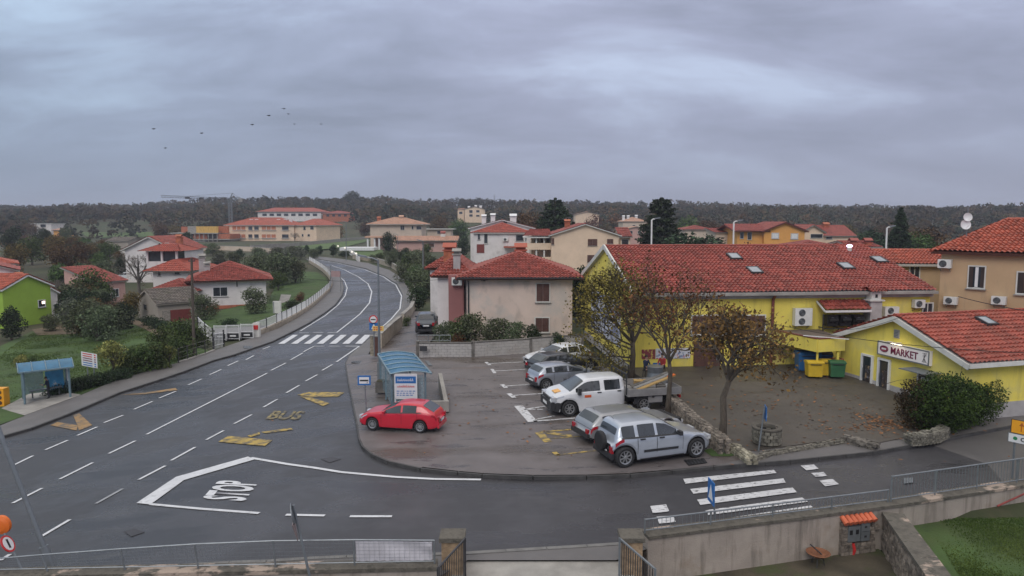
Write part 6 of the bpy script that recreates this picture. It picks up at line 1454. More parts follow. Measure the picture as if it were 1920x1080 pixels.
# centre shelter
G0 = Vector((-4.15, 32.6, .13)); G1 = Vector((-5.55, 37.1, .13)); zt = 2.0
cs_, u2, n2, pane2 = shelter('blue roofed glass bus shelter at the edge of the car park in the centre', G0, G1, Vector((-1.58,-.12,0)), zt, 0, .13, 5)
ep = thing('event_poster', 'white framed poster with a blue band at the near end of the centre bus shelter', 'poster', Vector((-5,32.3,.13)), world=True)
yP = 32.25; pa, pb = W(741,746,yP), W(781,703,yP); mb = MB(); mb.box(pa.x,pb.x,yP-.02,yP+.02,pa.z,pb.z); mb.build('board', 'poster_paper', ep)
mb = MB()
for x in (pa.x,pb.x): mb.bar((x,yP,.13),(x,yP,pb.z+.03),.045)
mb.bar((pa.x,yP,pb.z+.03),(pb.x,yP,pb.z+.03),.045); mb.bar((pa.x,yP,pa.z-.03),(pb.x,yP,pa.z-.03),.045); mb.build('frame', 'white', ep)
pw, ph = pb.x-pa.x, pb.z-pa.z; cx = (pa.x+pb.x)/2
mb = MB(); mb.box(pa.x+.03,pb.x-.03,yP-.026,yP-.0205,pb.z-ph*.36,pb.z-ph*.06); mb.build('blue_band', 'bluesign', ep)
rnd = random.Random(6)
for zc_, hh_, m_, yo in ((pb.z-ph*.21, ph*.15, 'white', .03), (pb.z-ph*.49, ph*.13, 'redsign', .026)):   # lettering too blurred in the photo to read: loose strokes
    mb = MB(); x = cx-pw*.38
    while x < cx+pw*.36:
        w_ = pw*rnd.uniform(.05,.085); mb.bar((x,yP-yo,zc_-hh_*.4),(x+w_*.3,yP-yo,zc_+hh_*rnd.uniform(.1,.5)), .02, .006, up=(0,1,0)); mb.bar((x+w_*.3,yP-yo,zc_+hh_*rnd.uniform(-.1,.3)),(x+w_,yP-yo,zc_-hh_*.35), .02, .006, up=(0,1,0)); x += w_+.012
    mb.build('lettering', m_, ep)
mb = MB(); rnd = random.Random(2)
for r in range(3):
    x = pa.x+.08
    while x < pb.x-.15: w = rnd.uniform(.05,.14); mb.box(x,min(pb.x-.06,x+w),yP-.024,yP-.0205,pb.z-ph*(.70+.09*r)-.02,pb.z-ph*(.70+.09*r)+.02); x += w+.05
mb.build('small_print', 'bluesign', ep)
t = thing('planter', 'dark square planter at the back corner of the centre bus shelter', 'planter', (-6.9,36.3,.13), world=True); mb = MB(); mb.box(-7.25,-6.55,36.1,36.7,.13,.7); mb.build('box', 'concrete_dark', t); mb = MB(); mb.box(-7.2,-6.6,36.15,36.65,.69,.74); mb.build('soil', 'earth', t)
t = thing('lean_rail', 'rough concrete ramp wall behind the centre bus shelter', 'wall', (-3.3,34,.13), world=True); mb = MB(); mb.prism([Vector((-4.0,37.0,.1)),Vector((-3.2,32.4,.1)),Vector((-3.2,32.4,.45)),Vector((-4.0,37.0,1.0))], (1,0,0), .2); mb.build('wall', 'concrete', t)
mb = MB(); mb.bar((-4.2,32.3,.45),(-3.0,32.3,.45),.2,.5); mb.build('end', 'concrete', t)
# signs
def flatsign(parent, c, ux, w, h, m, name='sign_plate', th=.025, shape='rect', n=None):
    ux = Vector(ux).normalized(); nn_ = Vector((ux.y,-ux.x,0)); c = Vector(c); mb = MB()
    if shape == 'rect': pts = [c-ux*w/2-up*h/2, c+ux*w/2-up*h/2, c+ux*w/2+up*h/2, c-ux*w/2+up*h/2]
    elif shape == 'disc': pts = [c+ux*math.cos(2*math.pi*i/28)*w/2+up*math.sin(2*math.pi*i/28)*w/2 for i in range(28)]
    elif shape == 'tri': pts = [c-ux*w/2-up*h/2, c+ux*w/2-up*h/2, c+up*h/2]
    mb.prism([p+nn_*0 for p in pts], nn_, th); return mb.build(name, m, parent), nn_
p = at(688,790,z=.13); t = thing('bus_stop_sign', 'square blue bus stop sign with a white field on a thin post by the kerb', 'sign', p, world=True)
a = W(671,722,p.y); b = W(695,704,p.y); c = (a+b)/2; mb = MB(); mb.tube([p, Vector((c.x,c.y+.04,b.z))], .03, 8); mb.build('post', 'metal_galv', t)
_, nv = flatsign(t, c, (1,0,0), b.x-a.x, b.z-a.z, 'bluesign'); flatsign(t, c+nv*.026, (1,0,0), (b.x-a.x)*.76, (b.z-a.z)*.68, 'white', 'sign_field', .004)
mb = MB(); cc = c+nv*.033; mb.box(cc.x-.19,cc.x+.19,cc.y-.004,cc.y,cc.z-.04,cc.z+.03); mb.box(cc.x+.11,cc.x+.17,cc.y-.004,cc.y,cc.z-.12,cc.z-.09); mb.build('bus_symbol', 'black', t)
p = at(702,668,z=.13); Ys = p.y; t = thing('traffic_sign', 'red ringed round sign, blue crossing sign and yellow plate on one post by the driveway', 'sign', p, world=True)
c = W(700,599,Ys-.05); mb = MB(); mb.tube([p, Vector((p.x,p.y,c.z+.3))], .035, 8); mb.build('post', 'metal_grey', t)
_, nv = flatsign(t, c, (1,0,0), .58, .58, 'redsign', 'round_plate', shape='disc'); flatsign(t, c+nv*.026, (1,0,0), .44, .44, 'white', 'round_field', .004, 'disc'); flatsign(t, c+nv*.032, (1,0,0), .32, .07, 'black', 'symbol', .004)
c2_ = W(701,612,Ys-.05); flatsign(t, c2_, (1,0,0), .6, .5, 'bluesign', 'square_plate'); flatsign(t, c2_+nv*.026, (1,0,0), .36, .36, 'white', 'triangle', .004, 'tri')
c3_ = W(709,616,Ys-.25); _, _ = flatsign(t, c3_, (1,0,0), .74, .34, mat('plate_yellow', (.72,.5,.14), .5, .05, 3), 'yellow_plate')
mb = MB(); cc = c3_+nv*.028
for r_ in range(2): 
    mb = MB()
    for k in range(4): mb.box(cc.x-.3+.15*k,cc.x-.19+.15*k,cc.y-.004,cc.y,cc.z-.1+.13*r_,cc.z-.04+.13*r_)
    mb.build('text_line', 'redsign', t)
# info board left
p = at(174,720,off=.05); Yb = p.y; a = W(154,685,Yb+.6); b = W(182.5,678,Yb-.4); t = thing('information_board', 'white information board with red and blue lines on two posts at the left lawn', 'sign', p, world=True)
a0 = W(154,659,Yb+.6); ux = Vector((b.x-a.x,b.y-a.y,0)); 
c = (Vector((a.x,a.y,0))+Vector((b.x,b.y,0)))/2; zt = a0.z; zb_ = a.z; c.z = (zt+zb_)/2; w = ux.length; hh = zt-zb_
_, nv = flatsign(t, c, ux, w, hh, 'white'); ux.normalize()
for f in (.3,.72): q = Vector((a.x,a.y,0))+ux*w*f-nv*.04; mb = MB(); mb.bar(Vector((q.x,q.y,g(q.x,q.y))), Vector((q.x,q.y,zt)), .06); mb.build('post', 'metal_galv', t)
for r_ in range(6):
    mb = MB(); q = c+nv*.027+up*(hh*(.40-.16*r_)); mb.obox(q-ux*w*.1, ux*w*.3, nv*.003, up*hh*.035); mb.obox(q+ux*w*.38, ux*w*.05, nv*.003, up*hh*.045); mb.build('text_line', ('redsign','redsign','sign_ink','sign_ink','bluesign','bluesign')[r_], t)
# leaning foreground signs
def W2(px, py, Y_): return W(px, py, Y_)
t = thing('traffic_sign', 'two sign plates seen edge on, on a leaning post before the wire fence', 'sign', W2(581,1082,16.3), world=True)
a = W2(586,1104,16.3); b = W2(550,947,16.4); mb = MB(); mb.tube([a,b], .032, 8); mb.build('post', 'metal_grey', t); ax = (b-a).normalized()
def tilted(root, c, ax, side, w, h, m, name, shape='disc', th=.02, off=0.):
    side = Vector(side); side = (side-ax*side.dot(ax)).normalized(); nn_ = side.cross(ax); c = Vector(c)+nn_*off; mb = MB()
    if shape == 'disc': pts = [c+side*math.cos(2*math.pi*i/28)*w/2+ax*math.sin(2*math.pi*i/28)*h/2 for i in range(28)]
    elif shape == 'tri': pts = [c+ax*h/2-side*w/2, c+ax*h/2+side*w/2, c-ax*h/2]
    else: pts = [c-side*w/2-ax*h/2, c+side*w/2-ax*h/2, c+side*w/2+ax*h/2, c-side*w/2+ax*h/2]
    mb.prism(pts, nn_, th); return mb.build(name, m, root)
sd = Vector((-.24,.97,0)); tilted(t, W2(553,963,16.35)-Vector((.06,0,0)), ax, sd, .55, .5, 'metal_grey', 'round_plate'); tilted(t, W2(558,996,16.35)-Vector((.06,0,0)), ax, sd, .6, .5, mat('sign_back', (.28,.22,.22), .5, .15, 3), 'triangular_plate', 'tri')
t = thing('traffic_sign', 'round red rimmed sign with a black arrow on a leaning post, bottom left corner', 'sign', W2(48,1085,16.6), world=True)
a = W2(60,1106,16.6); b = W2(8,1000,16.9); mb = MB(); mb.tube([a,b], .03, 8); mb.build('post', 'metal_grey', t); ax = (b-a).normalized(); sd = Vector((-.2,.98,0)); c = W2(14,1020,16.7)
tilted(t, c, ax, sd, .46, .46, 'redsign', 'round_plate', th=.02); tilted(t, c, ax, sd, .36, .36, 'white', 'round_field', th=.004, off=.021); tilted(t, c, ax, sd, .07, .24, 'black', 'arrow', 'rect', th=.004, off=.026)
t = thing('traffic_mirror', 'orange rimmed traffic mirror on the leaning post at the left edge', 'mirror', W2(2,985,16.9), world=True)
c = W2(1,985,16.95); d_ = (Vector((.1,.95,0))).normalized(); mb = MB(); s1 = d_.cross(up).normalized()
vs = []; fs = []
for (r_, h_) in ((.001,-.06),(.15,-.04),(.24,0),(.24,.08),(.2,.09)):
    for k in range(28): aa = 2*math.pi*k/28; vs.append(c+s1*math.cos(aa)*r_+up*math.sin(aa)*r_+d_*h_)
for i in range(4): fs += [(28*i+k, 28*i+(k+1)%28, 28*i+28+(k+1)%28, 28*i+28+k) for k in range(28)]
mb.add(vs, fs); mb.build('hood', 'orange', t); mb = MB(); mb.prism([c+s1*math.cos(2*math.pi*i/24)*.2+up*math.sin(2*math.pi*i/24)*.2+d_*.085 for i in range(24)], d_, .004); mb.build('mirror_face', 'metal_galv', t)
# blue crossing sign behind the low railing
p = at(1341,995,z=.13); t = thing('traffic_sign', 'blue pedestrian crossing sign turned side on above the low railing', 'sign', p, world=True)
mb = MB(); b = W2(1337,900,p.y); mb.tube([p,b], .03, 8); mb.build('post', 'metal_galv', t); ux = Vector((.04,-1,0)).normalized(); c = W2(1337.5,922,p.y-.02)-Vector((.05,0,0)); _, nv = flatsign(t, c, ux, .55, .68, 'bluesign'); nv = Vector(nv)
sgn = -1 if nv.x > 0 else 1
for s in (1,-1): flatsign(t, c+nv*(.026 if s > 0 else -.005), ux, .38, .44, 'white', 'triangle', .005, 'tri')
p = at(1422,846,z=.15); t = thing('traffic_sign', 'thin post with a small dark blue sign turned edge on beside the stone well', 'sign', p, world=True)
b = W2(1434,762,p.y); mb = MB(); mb.tube([p,b], .035, 8); mb.build('post', 'metal_galv', t); c = W2(1436,774,p.y-.03); flatsign(t, c, (-.2,-.98,0), .5, .55, 'bluesign'); flatsign(t, c+Vector((.03,0,0)), (-.2,-.98,0), .3, .3, 'white', 'sign_field', .03, 'tri')
# direction signs
t = thing('direction_sign', 'orange and white direction signs reading Centar with a right arrow at the right edge', 'sign', W2(1890,860,24), world=True)
Pa = W2(1891.5,819,24.3); ux = Vector((.60,-.80,0)).normalized()
Lb = 1.45; q0 = Pa; zc_ = q0.z
c = Vector((Pa.x,Pa.y,0))+ux*Lb/2+up*(zc_); _, nv = flatsign(t, c, ux, Lb, .30, 'white'); nv = Vector(nv)
flatsign(t, c-nv*.003, ux, Lb+.05, .34, 'metal_grey', 'sign_rim', .02)
text_part('Centar', mat('ink_black', (.01,.01,.012), .5, 0, 1), t, c+nv*.028-ux*.05, ux, up, .15, width=.62, bold=.02)
flatsign(t, c+nv*.026-ux*.52, ux, .13, .13, mat('green_dot', (.02,.22,.08), .5, 0, 1), 'green_symbol', .005, 'disc')
mb = MB(); q = c+nv*.03+ux*.52; mb.bar(q-ux*.14, q+ux*.1, .01, .035); mb.prism([q+ux*.05+up*.09, q+ux*.17, q+ux*.05-up*.09], nv, .006); mb.build('arrow', 'ink_black', t)
c = Vector((Pa.x,Pa.y,0))+ux*(Lb/2+.07)+up*(zc_+.43); flatsign(t, c, ux, Lb, .46, 'signyellow'); flatsign(t, c-nv*.003, ux, Lb+.05, .5, 'black', 'sign_rim', .02)
mb = MB(); q = c+nv*.027-ux*.42; mb.bar(q-up*.15, q+up*.1, .01, .04, up=(1,0,0)); mb.prism([q+up*.18, q-ux*.08+up*.05, q+ux*.08+up*.05], nv, .005)
for r_ in range(2): mb.obox(c+nv*.03+ux*.2+up*(.1-.17*r_), ux*.34, nv*.003, up*.035)
mb.build('sign_marks', mat('ink_brown', (.45,.12,.02), .5, 0, 1), t)
for k in (.12,.85): q = Vector((Pa.x,Pa.y,0))+ux*Lb*k-nv*.05; mb = MB(); mb.tube([q, q+up*(zc_+.65)], .035, 8); mb.build('post', 'metal_grey', t)
# lamp posts
def lamp(label, base, top, arm, m='metal_grey', r0=.09, r1=.045, box=True, group='street lamps', head=.28):
    t = thing('street_lamp', label, 'street lamp', base, group=group, world=True); base = Vector(base); top = Vector(top); arm = Vector(arm); ax = (top-base).normalized()
    mb = MB(); mb.tube([base-ax*.2, base+ax*1.2, top], [r0, r0*.9, r1], 10); mb.build('pole', m, t)
    if box: mb = MB(); mb.tube([base-ax*.2, base+ax*1.0], [r0*1.5]*2, 10); mb.build('base_sleeve', m, t)
    mb = MB(); mb.tube([top-ax*.05, top+arm*.5+up*.04, top+arm], r1*.8, 8); mb.build('arm', m, t)
    d = arm.normalized(); s = Vector((-d.y,d.x,0)); mb = MB(); c = top+arm; mb.prism([c-s*.1-d*.05, c+s*.1-d*.05, c+s*.13+d*head, c+s*.05+d*(head*1.7), c-s*.05+d*(head*1.7), c-s*.13+d*head], up, .1); mb.build('lamp_head', 'metal_galv', t); return t
Yl = 39.3; lamp('tall grey street lamp in the middle between the bus stop sign and the shelter', (W(712,715,Yl).x,Yl,.13), W(709,487,Yl), W(686,483,Yl)-W(709,487,Yl))
bl = W2(107,1090,17.3); tl = W2(-6,796,17.3)
lamp('leaning grey lamp post in the near left corner', bl, tl+(tl-bl)*.5, Vector((-.6,1.2,.1)), r0=.075, r1=.05)
t = C.objects[-1] if False else None
pc = bl.lerp(tl,.68)
for (x, base_, tp, ax_) in ((1222,470,412,10),(1376,470,416,12),(1663,474,427,10)):
    Yq = 62; b_ = W(x, 470, Yq); b_.z = 0; tt = W(x, tp, Yq); lamp({1222:'white street lamp in front of the second conifer behind the yellow building',1376:'white street lamp left of the orange house behind the yellow roof',1663:'white street lamp at the right end of the yellow roof ridge'}[x], b_, tt, W(x+ax_*.6, tp-1, Yq)-tt, 'white', .09, .07, False)
for (x, yb, yt, ax_, lb) in ((649,489,416,-6,'slim grey lamp post at the top of the road curve'),(746,478,440,-5,'slim grey lamp post beside the round dark tree of the pale villa'),(793,540,452,-6,'thin grey lamp post left of the rose house wing')):
    p = at(x, yb); tt = W(x, yt, p.y); lamp(lb, p, tt, W(x+ax_, yt-1, p.y)-tt, 'metal_grey', .1, .06, False)
t = thing('traffic_sign', 'back of a pinkish sign board between two thin posts at the inside of the curve', 'sign', at(629,548), world=True); p = at(629,548)
for x in (620,639): q = W(x, 548, p.y); mb = MB(); mb.tube([Vector((q.x,q.y,p.z)), W(x, 498 if x == 620 else 508, p.y)], .05, 6); mb.build('post', 'metal_grey', t)
a = W(621,519,p.y); b = W(638,508,p.y); mb = MB(); mb.box(a.x,b.x,p.y-.03,p.y+.03,a.z,b.z); mb.build('board', mat('pink_board', (.36,.24,.24), .6, .1, 2), t)
p = at(519,589); t = thing('white_box_post', 'small white cabinet on legs in the garden behind the panel fence', 'cabinet', p, world=True); a = W(512,585,p.y); b = W(526,565,p.y); mb = MB(); mb.box(a.x,b.x,p.y,p.y+.3,p.z+.1,b.z); mb.build('casing', 'offwhite', t); mb = MB(); mb.box(a.x+.05,a.x+.15,p.y-.02,p.y,p.z+.15,b.z-.05); mb.build('door', 'metal_grey', t)
# telegraph poles and wires
def pole(label, x, yb, yt, m='wood_pole', r=.13, xt=None, dy=0):
    p = at(x, yb); t = thing('utility_pole', label, 'utility pole', p, group='utility poles', world=True); q = W(xt or x, yt, p.y); mb = MB(); mb.tube([p-up*.2, q], [r, r*.7], 10); mb.build('pole', m, t)
    mb = MB(); mb.bar(q+Vector((-.25,0,-.25)), q+Vector((.25,0,-.25)), .06); 
    for s in (-1,1): mb.cyl(q+Vector((.22*s,0,-.22)), q+Vector((.22*s,0,-.1)), .03, 6)
    mb.build('crossbar', 'metal_dark', t); return q
q1 = pole('brown wooden telegraph pole at the left between the stone shed and the white gates', 364, 669, 484, xt=359)
q2 = pole('thin pale pole in front of the pink gabled house and the bare tree', 237, 525, 464, 'metal_galv', .1)
q3 = pole('thin dark pole to the left of the dark hedge at the top of the curve', 795, 545, 455, 'wood_pole', .09)
def wire(name, label, a, b, sag=.4, r=.012):
    a, b = Vector(a), Vector(b); n = 14; pts = [a.lerp(b, i/n)-up*(4*sag*(i/n)*(1-i/n)) for i in range(n+1)]; mb = MB(); mb.tube(pts, r, 5); o = mb.build(name, 'black', None, loc=a); tag(o, label, 'cable'); return o
wire('overhead_cable', 'overhead cable from the brown telegraph pole to the rose house wing', q1, W(838,523,53.5), .9)
wire('overhead_cable', 'overhead cable crossing in front of the market sign to the right edge', W(1450,607,36.5), W(1990,664,24), .3, .014)
wire('overhead_cable', 'thin cable along the white verge of the market roof to the tan house', W(1585,618,36.6), W(1697,591,33), .15)
wire('overhead_cable', 'cable fixed along the tan house wall above the market roof', W(1797,556,37.4), W(1935,585,31.5), .05, .02)
q = W(1593, 461, 47.5); t = thing('roof_lamp', 'small lamp glowing violet white on a pot at the ridge of the yellow building', 'lamp', q, world=True); mb = MB(); mb.lathe(q, [(.12,-.75),(.16,-.12),(.14,-.1),(.05,-.08)], 14); mb.build('pot', 'offwhite', t); mb = MB(); mb.lathe(q, [(.001,-.1),(.16,-.06),(.2,0),(.16,.06),(.001,.1)], 14); mb.build('lamp_glass', mat('violet_glow', (.9,.8,1), .4, 0, 1, emit=((.85,.65,1), 4)), t)
# masts on the skyline
for (x, yt, lb) in ((927,364,'thin lattice pylon on the ridge above the narrow hill apartment house'),(1288,379,'thin lattice pylon on the ridge right of the second conifer'),(1497,378,'thin lattice pylon on the ridge above the orange house'),(1713,388,'lattice pylon on the ridge just right of the tall thin conifer'),(1791,389,'lattice pylon on the ridge left of the satellite dishes')):
    b_ = W(x, 400, 900); b_.z = 10; tt = W(x, yt, 900); t = thing('pylon', lb, 'pylon', b_, group='pylons on the ridge', world=True); mb = MB()
    for s in ((-1,-1),(1,-1),(1,1),(-1,1)): mb.bar(b_+Vector((s[0]*1.6,s[1]*1.6,0)), tt, .22)
    for k in range(7): f = k/7; w = 1.6*(1-f); z = b_.lerp(tt, f); mb.bar(z+Vector((-w,0,0)), b_.lerp(tt,f+.14)+Vector((w*.85,0,0)), .15)
    mb.build('mast', 'metal_grey', t); mb = MB()
    for f in (.82,.92): z = b_.lerp(tt, f); mb.bar(z-Vector((2.2,0,0)), z+Vector((2.2,0,0)), .2)
    mb.build('cross_arm', 'metal_grey', t)
# bins
def bin_(label, x, yb, w, d, h, m, lidm, Yc, big=False, group='waste bins by the market'):
    p = Vector((W(x, yb, Yc).x, Yc, fz(0,Yc)+.0)); t = thing('waste_bin', label, 'waste bin', p, R(-6), group)
    mb = MB(); vs = [(-w/2*.88,-d/2*.88,.1),(w/2*.88,-d/2*.88,.1),(w/2*.88,d/2*.88,.1),(-w/2*.88,d/2*.88,.1),(-w/2,-d/2,h),(w/2,-d/2,h),(w/2,d/2,h),(-w/2,d/2,h)]
    mb.add(vs, [(3,2,1,0),(0,1,5,4),(1,2,6,5),(2,3,7,6),(3,0,4,7),(4,5,6,7)]); mb.obox((0,0,h-.04), (w/2+.03,0,0), (0,d/2+.03,0), (0,0,.03)); mb.build('body', m, t)
    mb = MB()
    for i in range(8):
        a0 = math.pi*i/8; a1 = math.pi*(i+1)/8; k = .16 if big else .06
        mb.quad((-w/2-.02,-math.cos(a0)*(d/2+.02),h+k*math.sin(a0)+.005),(w/2+.02,-math.cos(a0)*(d/2+.02),h+k*math.sin(a0)+.005),(w/2+.02,-math.cos(a1)*(d/2+.02),h+k*math.sin(a1)+.005),(-w/2-.02,-math.cos(a1)*(d/2+.02),h+k*math.sin(a1)+.005))
    for sx in (-1,1): mb.poly([(sx*(w/2+.02),-math.cos(math.pi*i/8)*(d/2+.02),h+(.16 if big else .06)*math.sin(math.pi*i/8)+.005) for i in range(9)])
    mb.build('lid', lidm, t); mb = MB()
    for sx in (-1,1):
        for sy in ((-1,1) if big else (1,)): mb.cyl((sx*w*.38,sy*d*.36,.1),(sx*w*.38+.05*sx,sy*d*.36,.1),.1,12)
    mb.build('wheel', 'rubber', t)
    mb = MB(); mb.bar((-w*.35,-d/2-.05,h-.1),(w*.35,-d/2-.05,h-.1),.03); mb.build('handle', 'metal_dark', t); return t
mat('bin_yellow', (.62,.42,.03), .5, .08, 3); mat('bin_blue', (.02,.11,.28), .5, .12, 3); mat('bin_green', (.035,.13,.06), .5, .12, 3)
bin_('big dark blue waste container at the back of the shelter', 1513, 694, 1.25, .9, 1.05, 'bin_blue', 'bin_blue', 38.9, True)
bin_('second dark blue waste container behind the yellow bins', 1537, 694, 1.1, .8, 1.0, 'bin_blue', 'metal_dark', 38.95, True)
bin_('yellow waste bin on the left, nearest the forecourt', 1525, 713, .82, .7, .88, 'bin_yellow', 'bin_yellow', 37.3)
bin_('yellow waste bin squeezed between the other yellow bin and the green one', 1546, 712, .5, .6, .9, 'bin_yellow', 'bin_yellow', 37.6)
bin_('dark green waste bin beside the market wall', 1566, 717, .8, .7, .9, 'bin_green', 'bin_green', 37.25)
for k, (x, z, lb) in enumerate(((1574,.72,'reddish crate at the bottom of the stack behind the green bin'),(1572,1.02,'reddish crate in the middle of the stack behind the green bin'),(1575,1.32,'reddish crate on top of the stack behind the green bin'))):
    p = Vector((W(x,690,38.2).x-.2,38.2,z)); t = thing('crate', lb, 'crate', p, R(5*k), 'crates stacked behind the green bin'); mb = MB()
    for s in (-1,1):
        for r_ in range(3): mb.box(-.3,.3,s*.2-.01,s*.2+.01,.02+.09*r_,.08+.09*r_); mb.box(s*.3-.01,s*.3+.01,-.19,.19,.02+.09*r_,.08+.09*r_)
    mb.box(-.29,.29,-.19,.19,0,.02); mb.build('slats', 'brick', t)
# well
p = at(1437,829,z=.2); t = thing('stone_well', 'old round stone well with a flat rim on the forecourt beside the thin post', 'well', p, world=True); mb = MB(); rnd = random.Random(9)
for r_ in range(4):
    k = 15
    for i in range(k):
        a0 = 2*math.pi*(i+.5*(r_%2))/k; c = p+Vector((math.cos(a0)*.5,math.sin(a0)*.5,.08+.14*r_)); tv = Vector((-math.sin(a0),math.cos(a0),0)); rv = Vector((math.cos(a0),math.sin(a0),0)); mb.obox(c, tv*(.1), rv*(.07+rnd.uniform(-.012,.015)), up*.064)
mb.build('stonework', 'stone_dark', t); mb = MB(); mb.lathe(p, [(.40,.5),(.40,.58),(.42,.66),(.58,.67),(.60,.63),(.58,.58),(.52,.57)], 32); mb.build('rim', 'coping', t); mb = MB(); mb.lathe(p, [(0,.3),(.43,.3)], 24); mb.lathe(p, [(.43,0),(.43,.55)], 24); mb.build('shaft', 'black', t)
# yellow post box type things at the far left and gas bottles
p = at(3,762,off=.05); t = thing('yellow_machine', 'yellow box with dark round openings beside the left bus shelter', 'vending box', p, world=True); mb = MB(); x0 = W(-10,760,p.y).x; x1_ = W(8,760,p.y).x; z0 = p.z; z1 = W(3,729,p.y).z; mb.box(x0,x1_,p.y,p.y+.5,z0,z1); mb.build('casing', 'signyellow', t)
for k in range(3): mb = MB(); cc = Vector(((x0+x1_)/2+.05,p.y-.01,z0+(z1-z0)*(.2+.3*k))); mb.lathe(cc, [(0,-.01),(.12,-.01),(.12,.02)], 16, 'y'); mb.build('opening', 'brown_shutter', t)
p = at(1215,712,z=.5); 
# seated people by the poster wall: dark jacket, red jacket
def person(label, base, joints, rad, cols, rz=0, scale=1., hair=(.03,.02,.015), face_dir=Vector((0,-1,0)), cat='person', group=None):
    """one continuous skinned body; joints: name->(pos, radius), bones"""
    me = bpy.data.meshes.new('person'); names = list(joints); idx = {n: i for i, n in enumerate(names)}
    me.from_pydata([joints[n][0] for n in names], [(idx[a], idx[b]) for a, b in rad], []); ob = bpy.data.objects.new('tmp', me); C.objects.link(ob)
    md = ob.modifiers.new('s', 'SKIN'); md.use_smooth_shade = True
    if not me.skin_vertices: 
        bpy.context.view_layer.objects.active = ob
    sv = me.skin_vertices[0].data if me.skin_vertices else None
    if sv is None: raise Exception('no skin')
    for n in names: sv[idx[n]].radius = (joints[n][1], joints[n][1] if len(joints[n]) < 3 else joints[n][2])
    sv[idx['pelvis']].use_root = True
    ob.modifiers.new('u', 'SUBSURF').levels = 2
    m2_ = bpy.data.meshes.new_from_object(ob.evaluated_get(bpy.context.evaluated_depsgraph_get())); bpy.data.objects.remove(ob)
    m2_.materials.clear()
    for m_ in cols: m2_.materials.append(MATS[m_])
    reg = [(Vector(joints[n][0]), 0 if n in ('head','crown','neck','hand_l','hand_r','fing_l','fing_r') else 2 if n in ('pelvis','knee_l','knee_r','ankle_l','ankle_r','hip_l','hip_r') else 3 if n.startswith('toe') else 1) for n in names]
    for f in m2_.polygons: f.material_index = min(reg, key=lambda q: (q[0]-f.center).length)[1]; f.use_smooth = True
    o = bpy.data.objects.new('person', m2_); C.objects.link(o); o.location = base; o.rotation_euler = (0,0,rz); o.scale = (scale,)*3
    tag(o, label, cat, group)
    h = Vector(joints['crown'][0]); hd = Vector(joints['head'][0]); mb = MB(); vs = []; fs = []; c = (h+hd)/2+Vector((0,0,.02))-face_dir*.012
    for i in range(7):
        for k in range(14):
            th = math.pi*.62*i/6; a = 2*math.pi*k/14; rr_ = .102; vs.append(c+Vector((math.sin(th)*math.cos(a)*rr_*.88, math.sin(th)*math.sin(a)*rr_, math.cos(th)*rr_*1.12)))
    for i in range(6): fs += [(14*i+k, 14*i+14+k, 14*i+14+(k+1)%14, 14*i+(k+1)%14) for k in range(14)]
    vs = [v if (v-c).normalized().dot(face_dir) < .45 or (v-c).z > .07 else c+(v-c)*.82 for v in vs]; mb.add(vs, fs); mb.build('hair', mat('hair', hair, .7, .2, 5), o, smooth=True)
    mb = MB(); s = face_dir.cross(up).normalized(); fc = hd+face_dir*.095
    mb.obox(fc+up*.02, s*.012, face_dir*.018, up*.022); mb.build('nose', cols[0], o)
    mb = MB()
    for k in (-1,1): mb.obox(hd+face_dir*.088+s*.032*k+up*.045, s*.012, face_dir*.006, up*.006)
    mb.obox(hd+face_dir*.088-up*.03, s*.022, face_dir*.006, up*.005); mb.build('face_features', 'black', o)
    # fingers on each hand
    for sd_, hn, fn in ((-1,'hand_l','fing_l'),(1,'hand_r','fing_r')):
        a = Vector(joints[hn][0]); b = Vector(joints[fn][0]); d = (b-a).normalized(); sv_ = d.cross(face_dir); sv_ = sv_.normalized() if sv_.length > .1 else s; mb = MB()
        for i, ln in enumerate((.062,.075,.078,.07)): p0 = b-d*.01+sv_*(.018*(i-1.5)); mb.tube([p0, p0+d*ln*.55, p0+d*ln+face_dir*.02], [.009,.008,.006], 6)
        p0 = a+sv_*.03*sd_; mb.tube([p0, p0+d*.04+sv_*.02*sd_, p0+d*.07+sv_*.02*sd_], [.011,.009,.007], 6); mb.build('fingers', cols[0], o, smooth=True)
    return o
mat('skin', (.42,.25,.18), .6, .05, 3); mat('jacket_dark', (.012,.022,.055), .8, .2, 5); mat('trousers_dark', (.02,.022,.03), .8, .2, 5); mat('shoe', (.012,.012,.012), .5, .1, 5); mat('jacket_red', (.35,.03,.03), .8, .2, 5); mat('jacket_blue', (.03,.09,.22), .8, .2, 5)
std = {'pelvis':((0,0,.93),.13,.10),'spine':((0,-.02,1.12),.125,.10),'chest':((0,-.06,1.32),.15,.11),'neck':((0,-.10,1.47),.052),'head':((0,-.15,1.56),.078),'crown':((0,-.17,1.67),.085),
 'sh_l':((-.17,-.08,1.38),.062),'el_l':((-.24,-.10,1.10),.045),'hand_l':((-.20,-.32,1.02),.030),'fing_l':((-.19,-.38,1.02),.026),'sh_r':((.17,-.08,1.38),.062),'el_r':((.23,-.14,1.12),.045),'hand_r':((.12,-.40,1.12),.030),'fing_r':((.11,-.46,1.13),.026),
 'hip_l':((-.09,0,.86),.088),'knee_l':((-.10,-.04,.48),.058),'ankle_l':((-.10,.03,.09),.042),'toe_l':((-.11,-.15,.04),.036),'hip_r':((.09,0,.86),.088),'knee_r':((.11,-.02,.48),.058),'ankle_r':((.11,.05,.09),.042),'toe_r':((.12,-.13,.04),.036)}
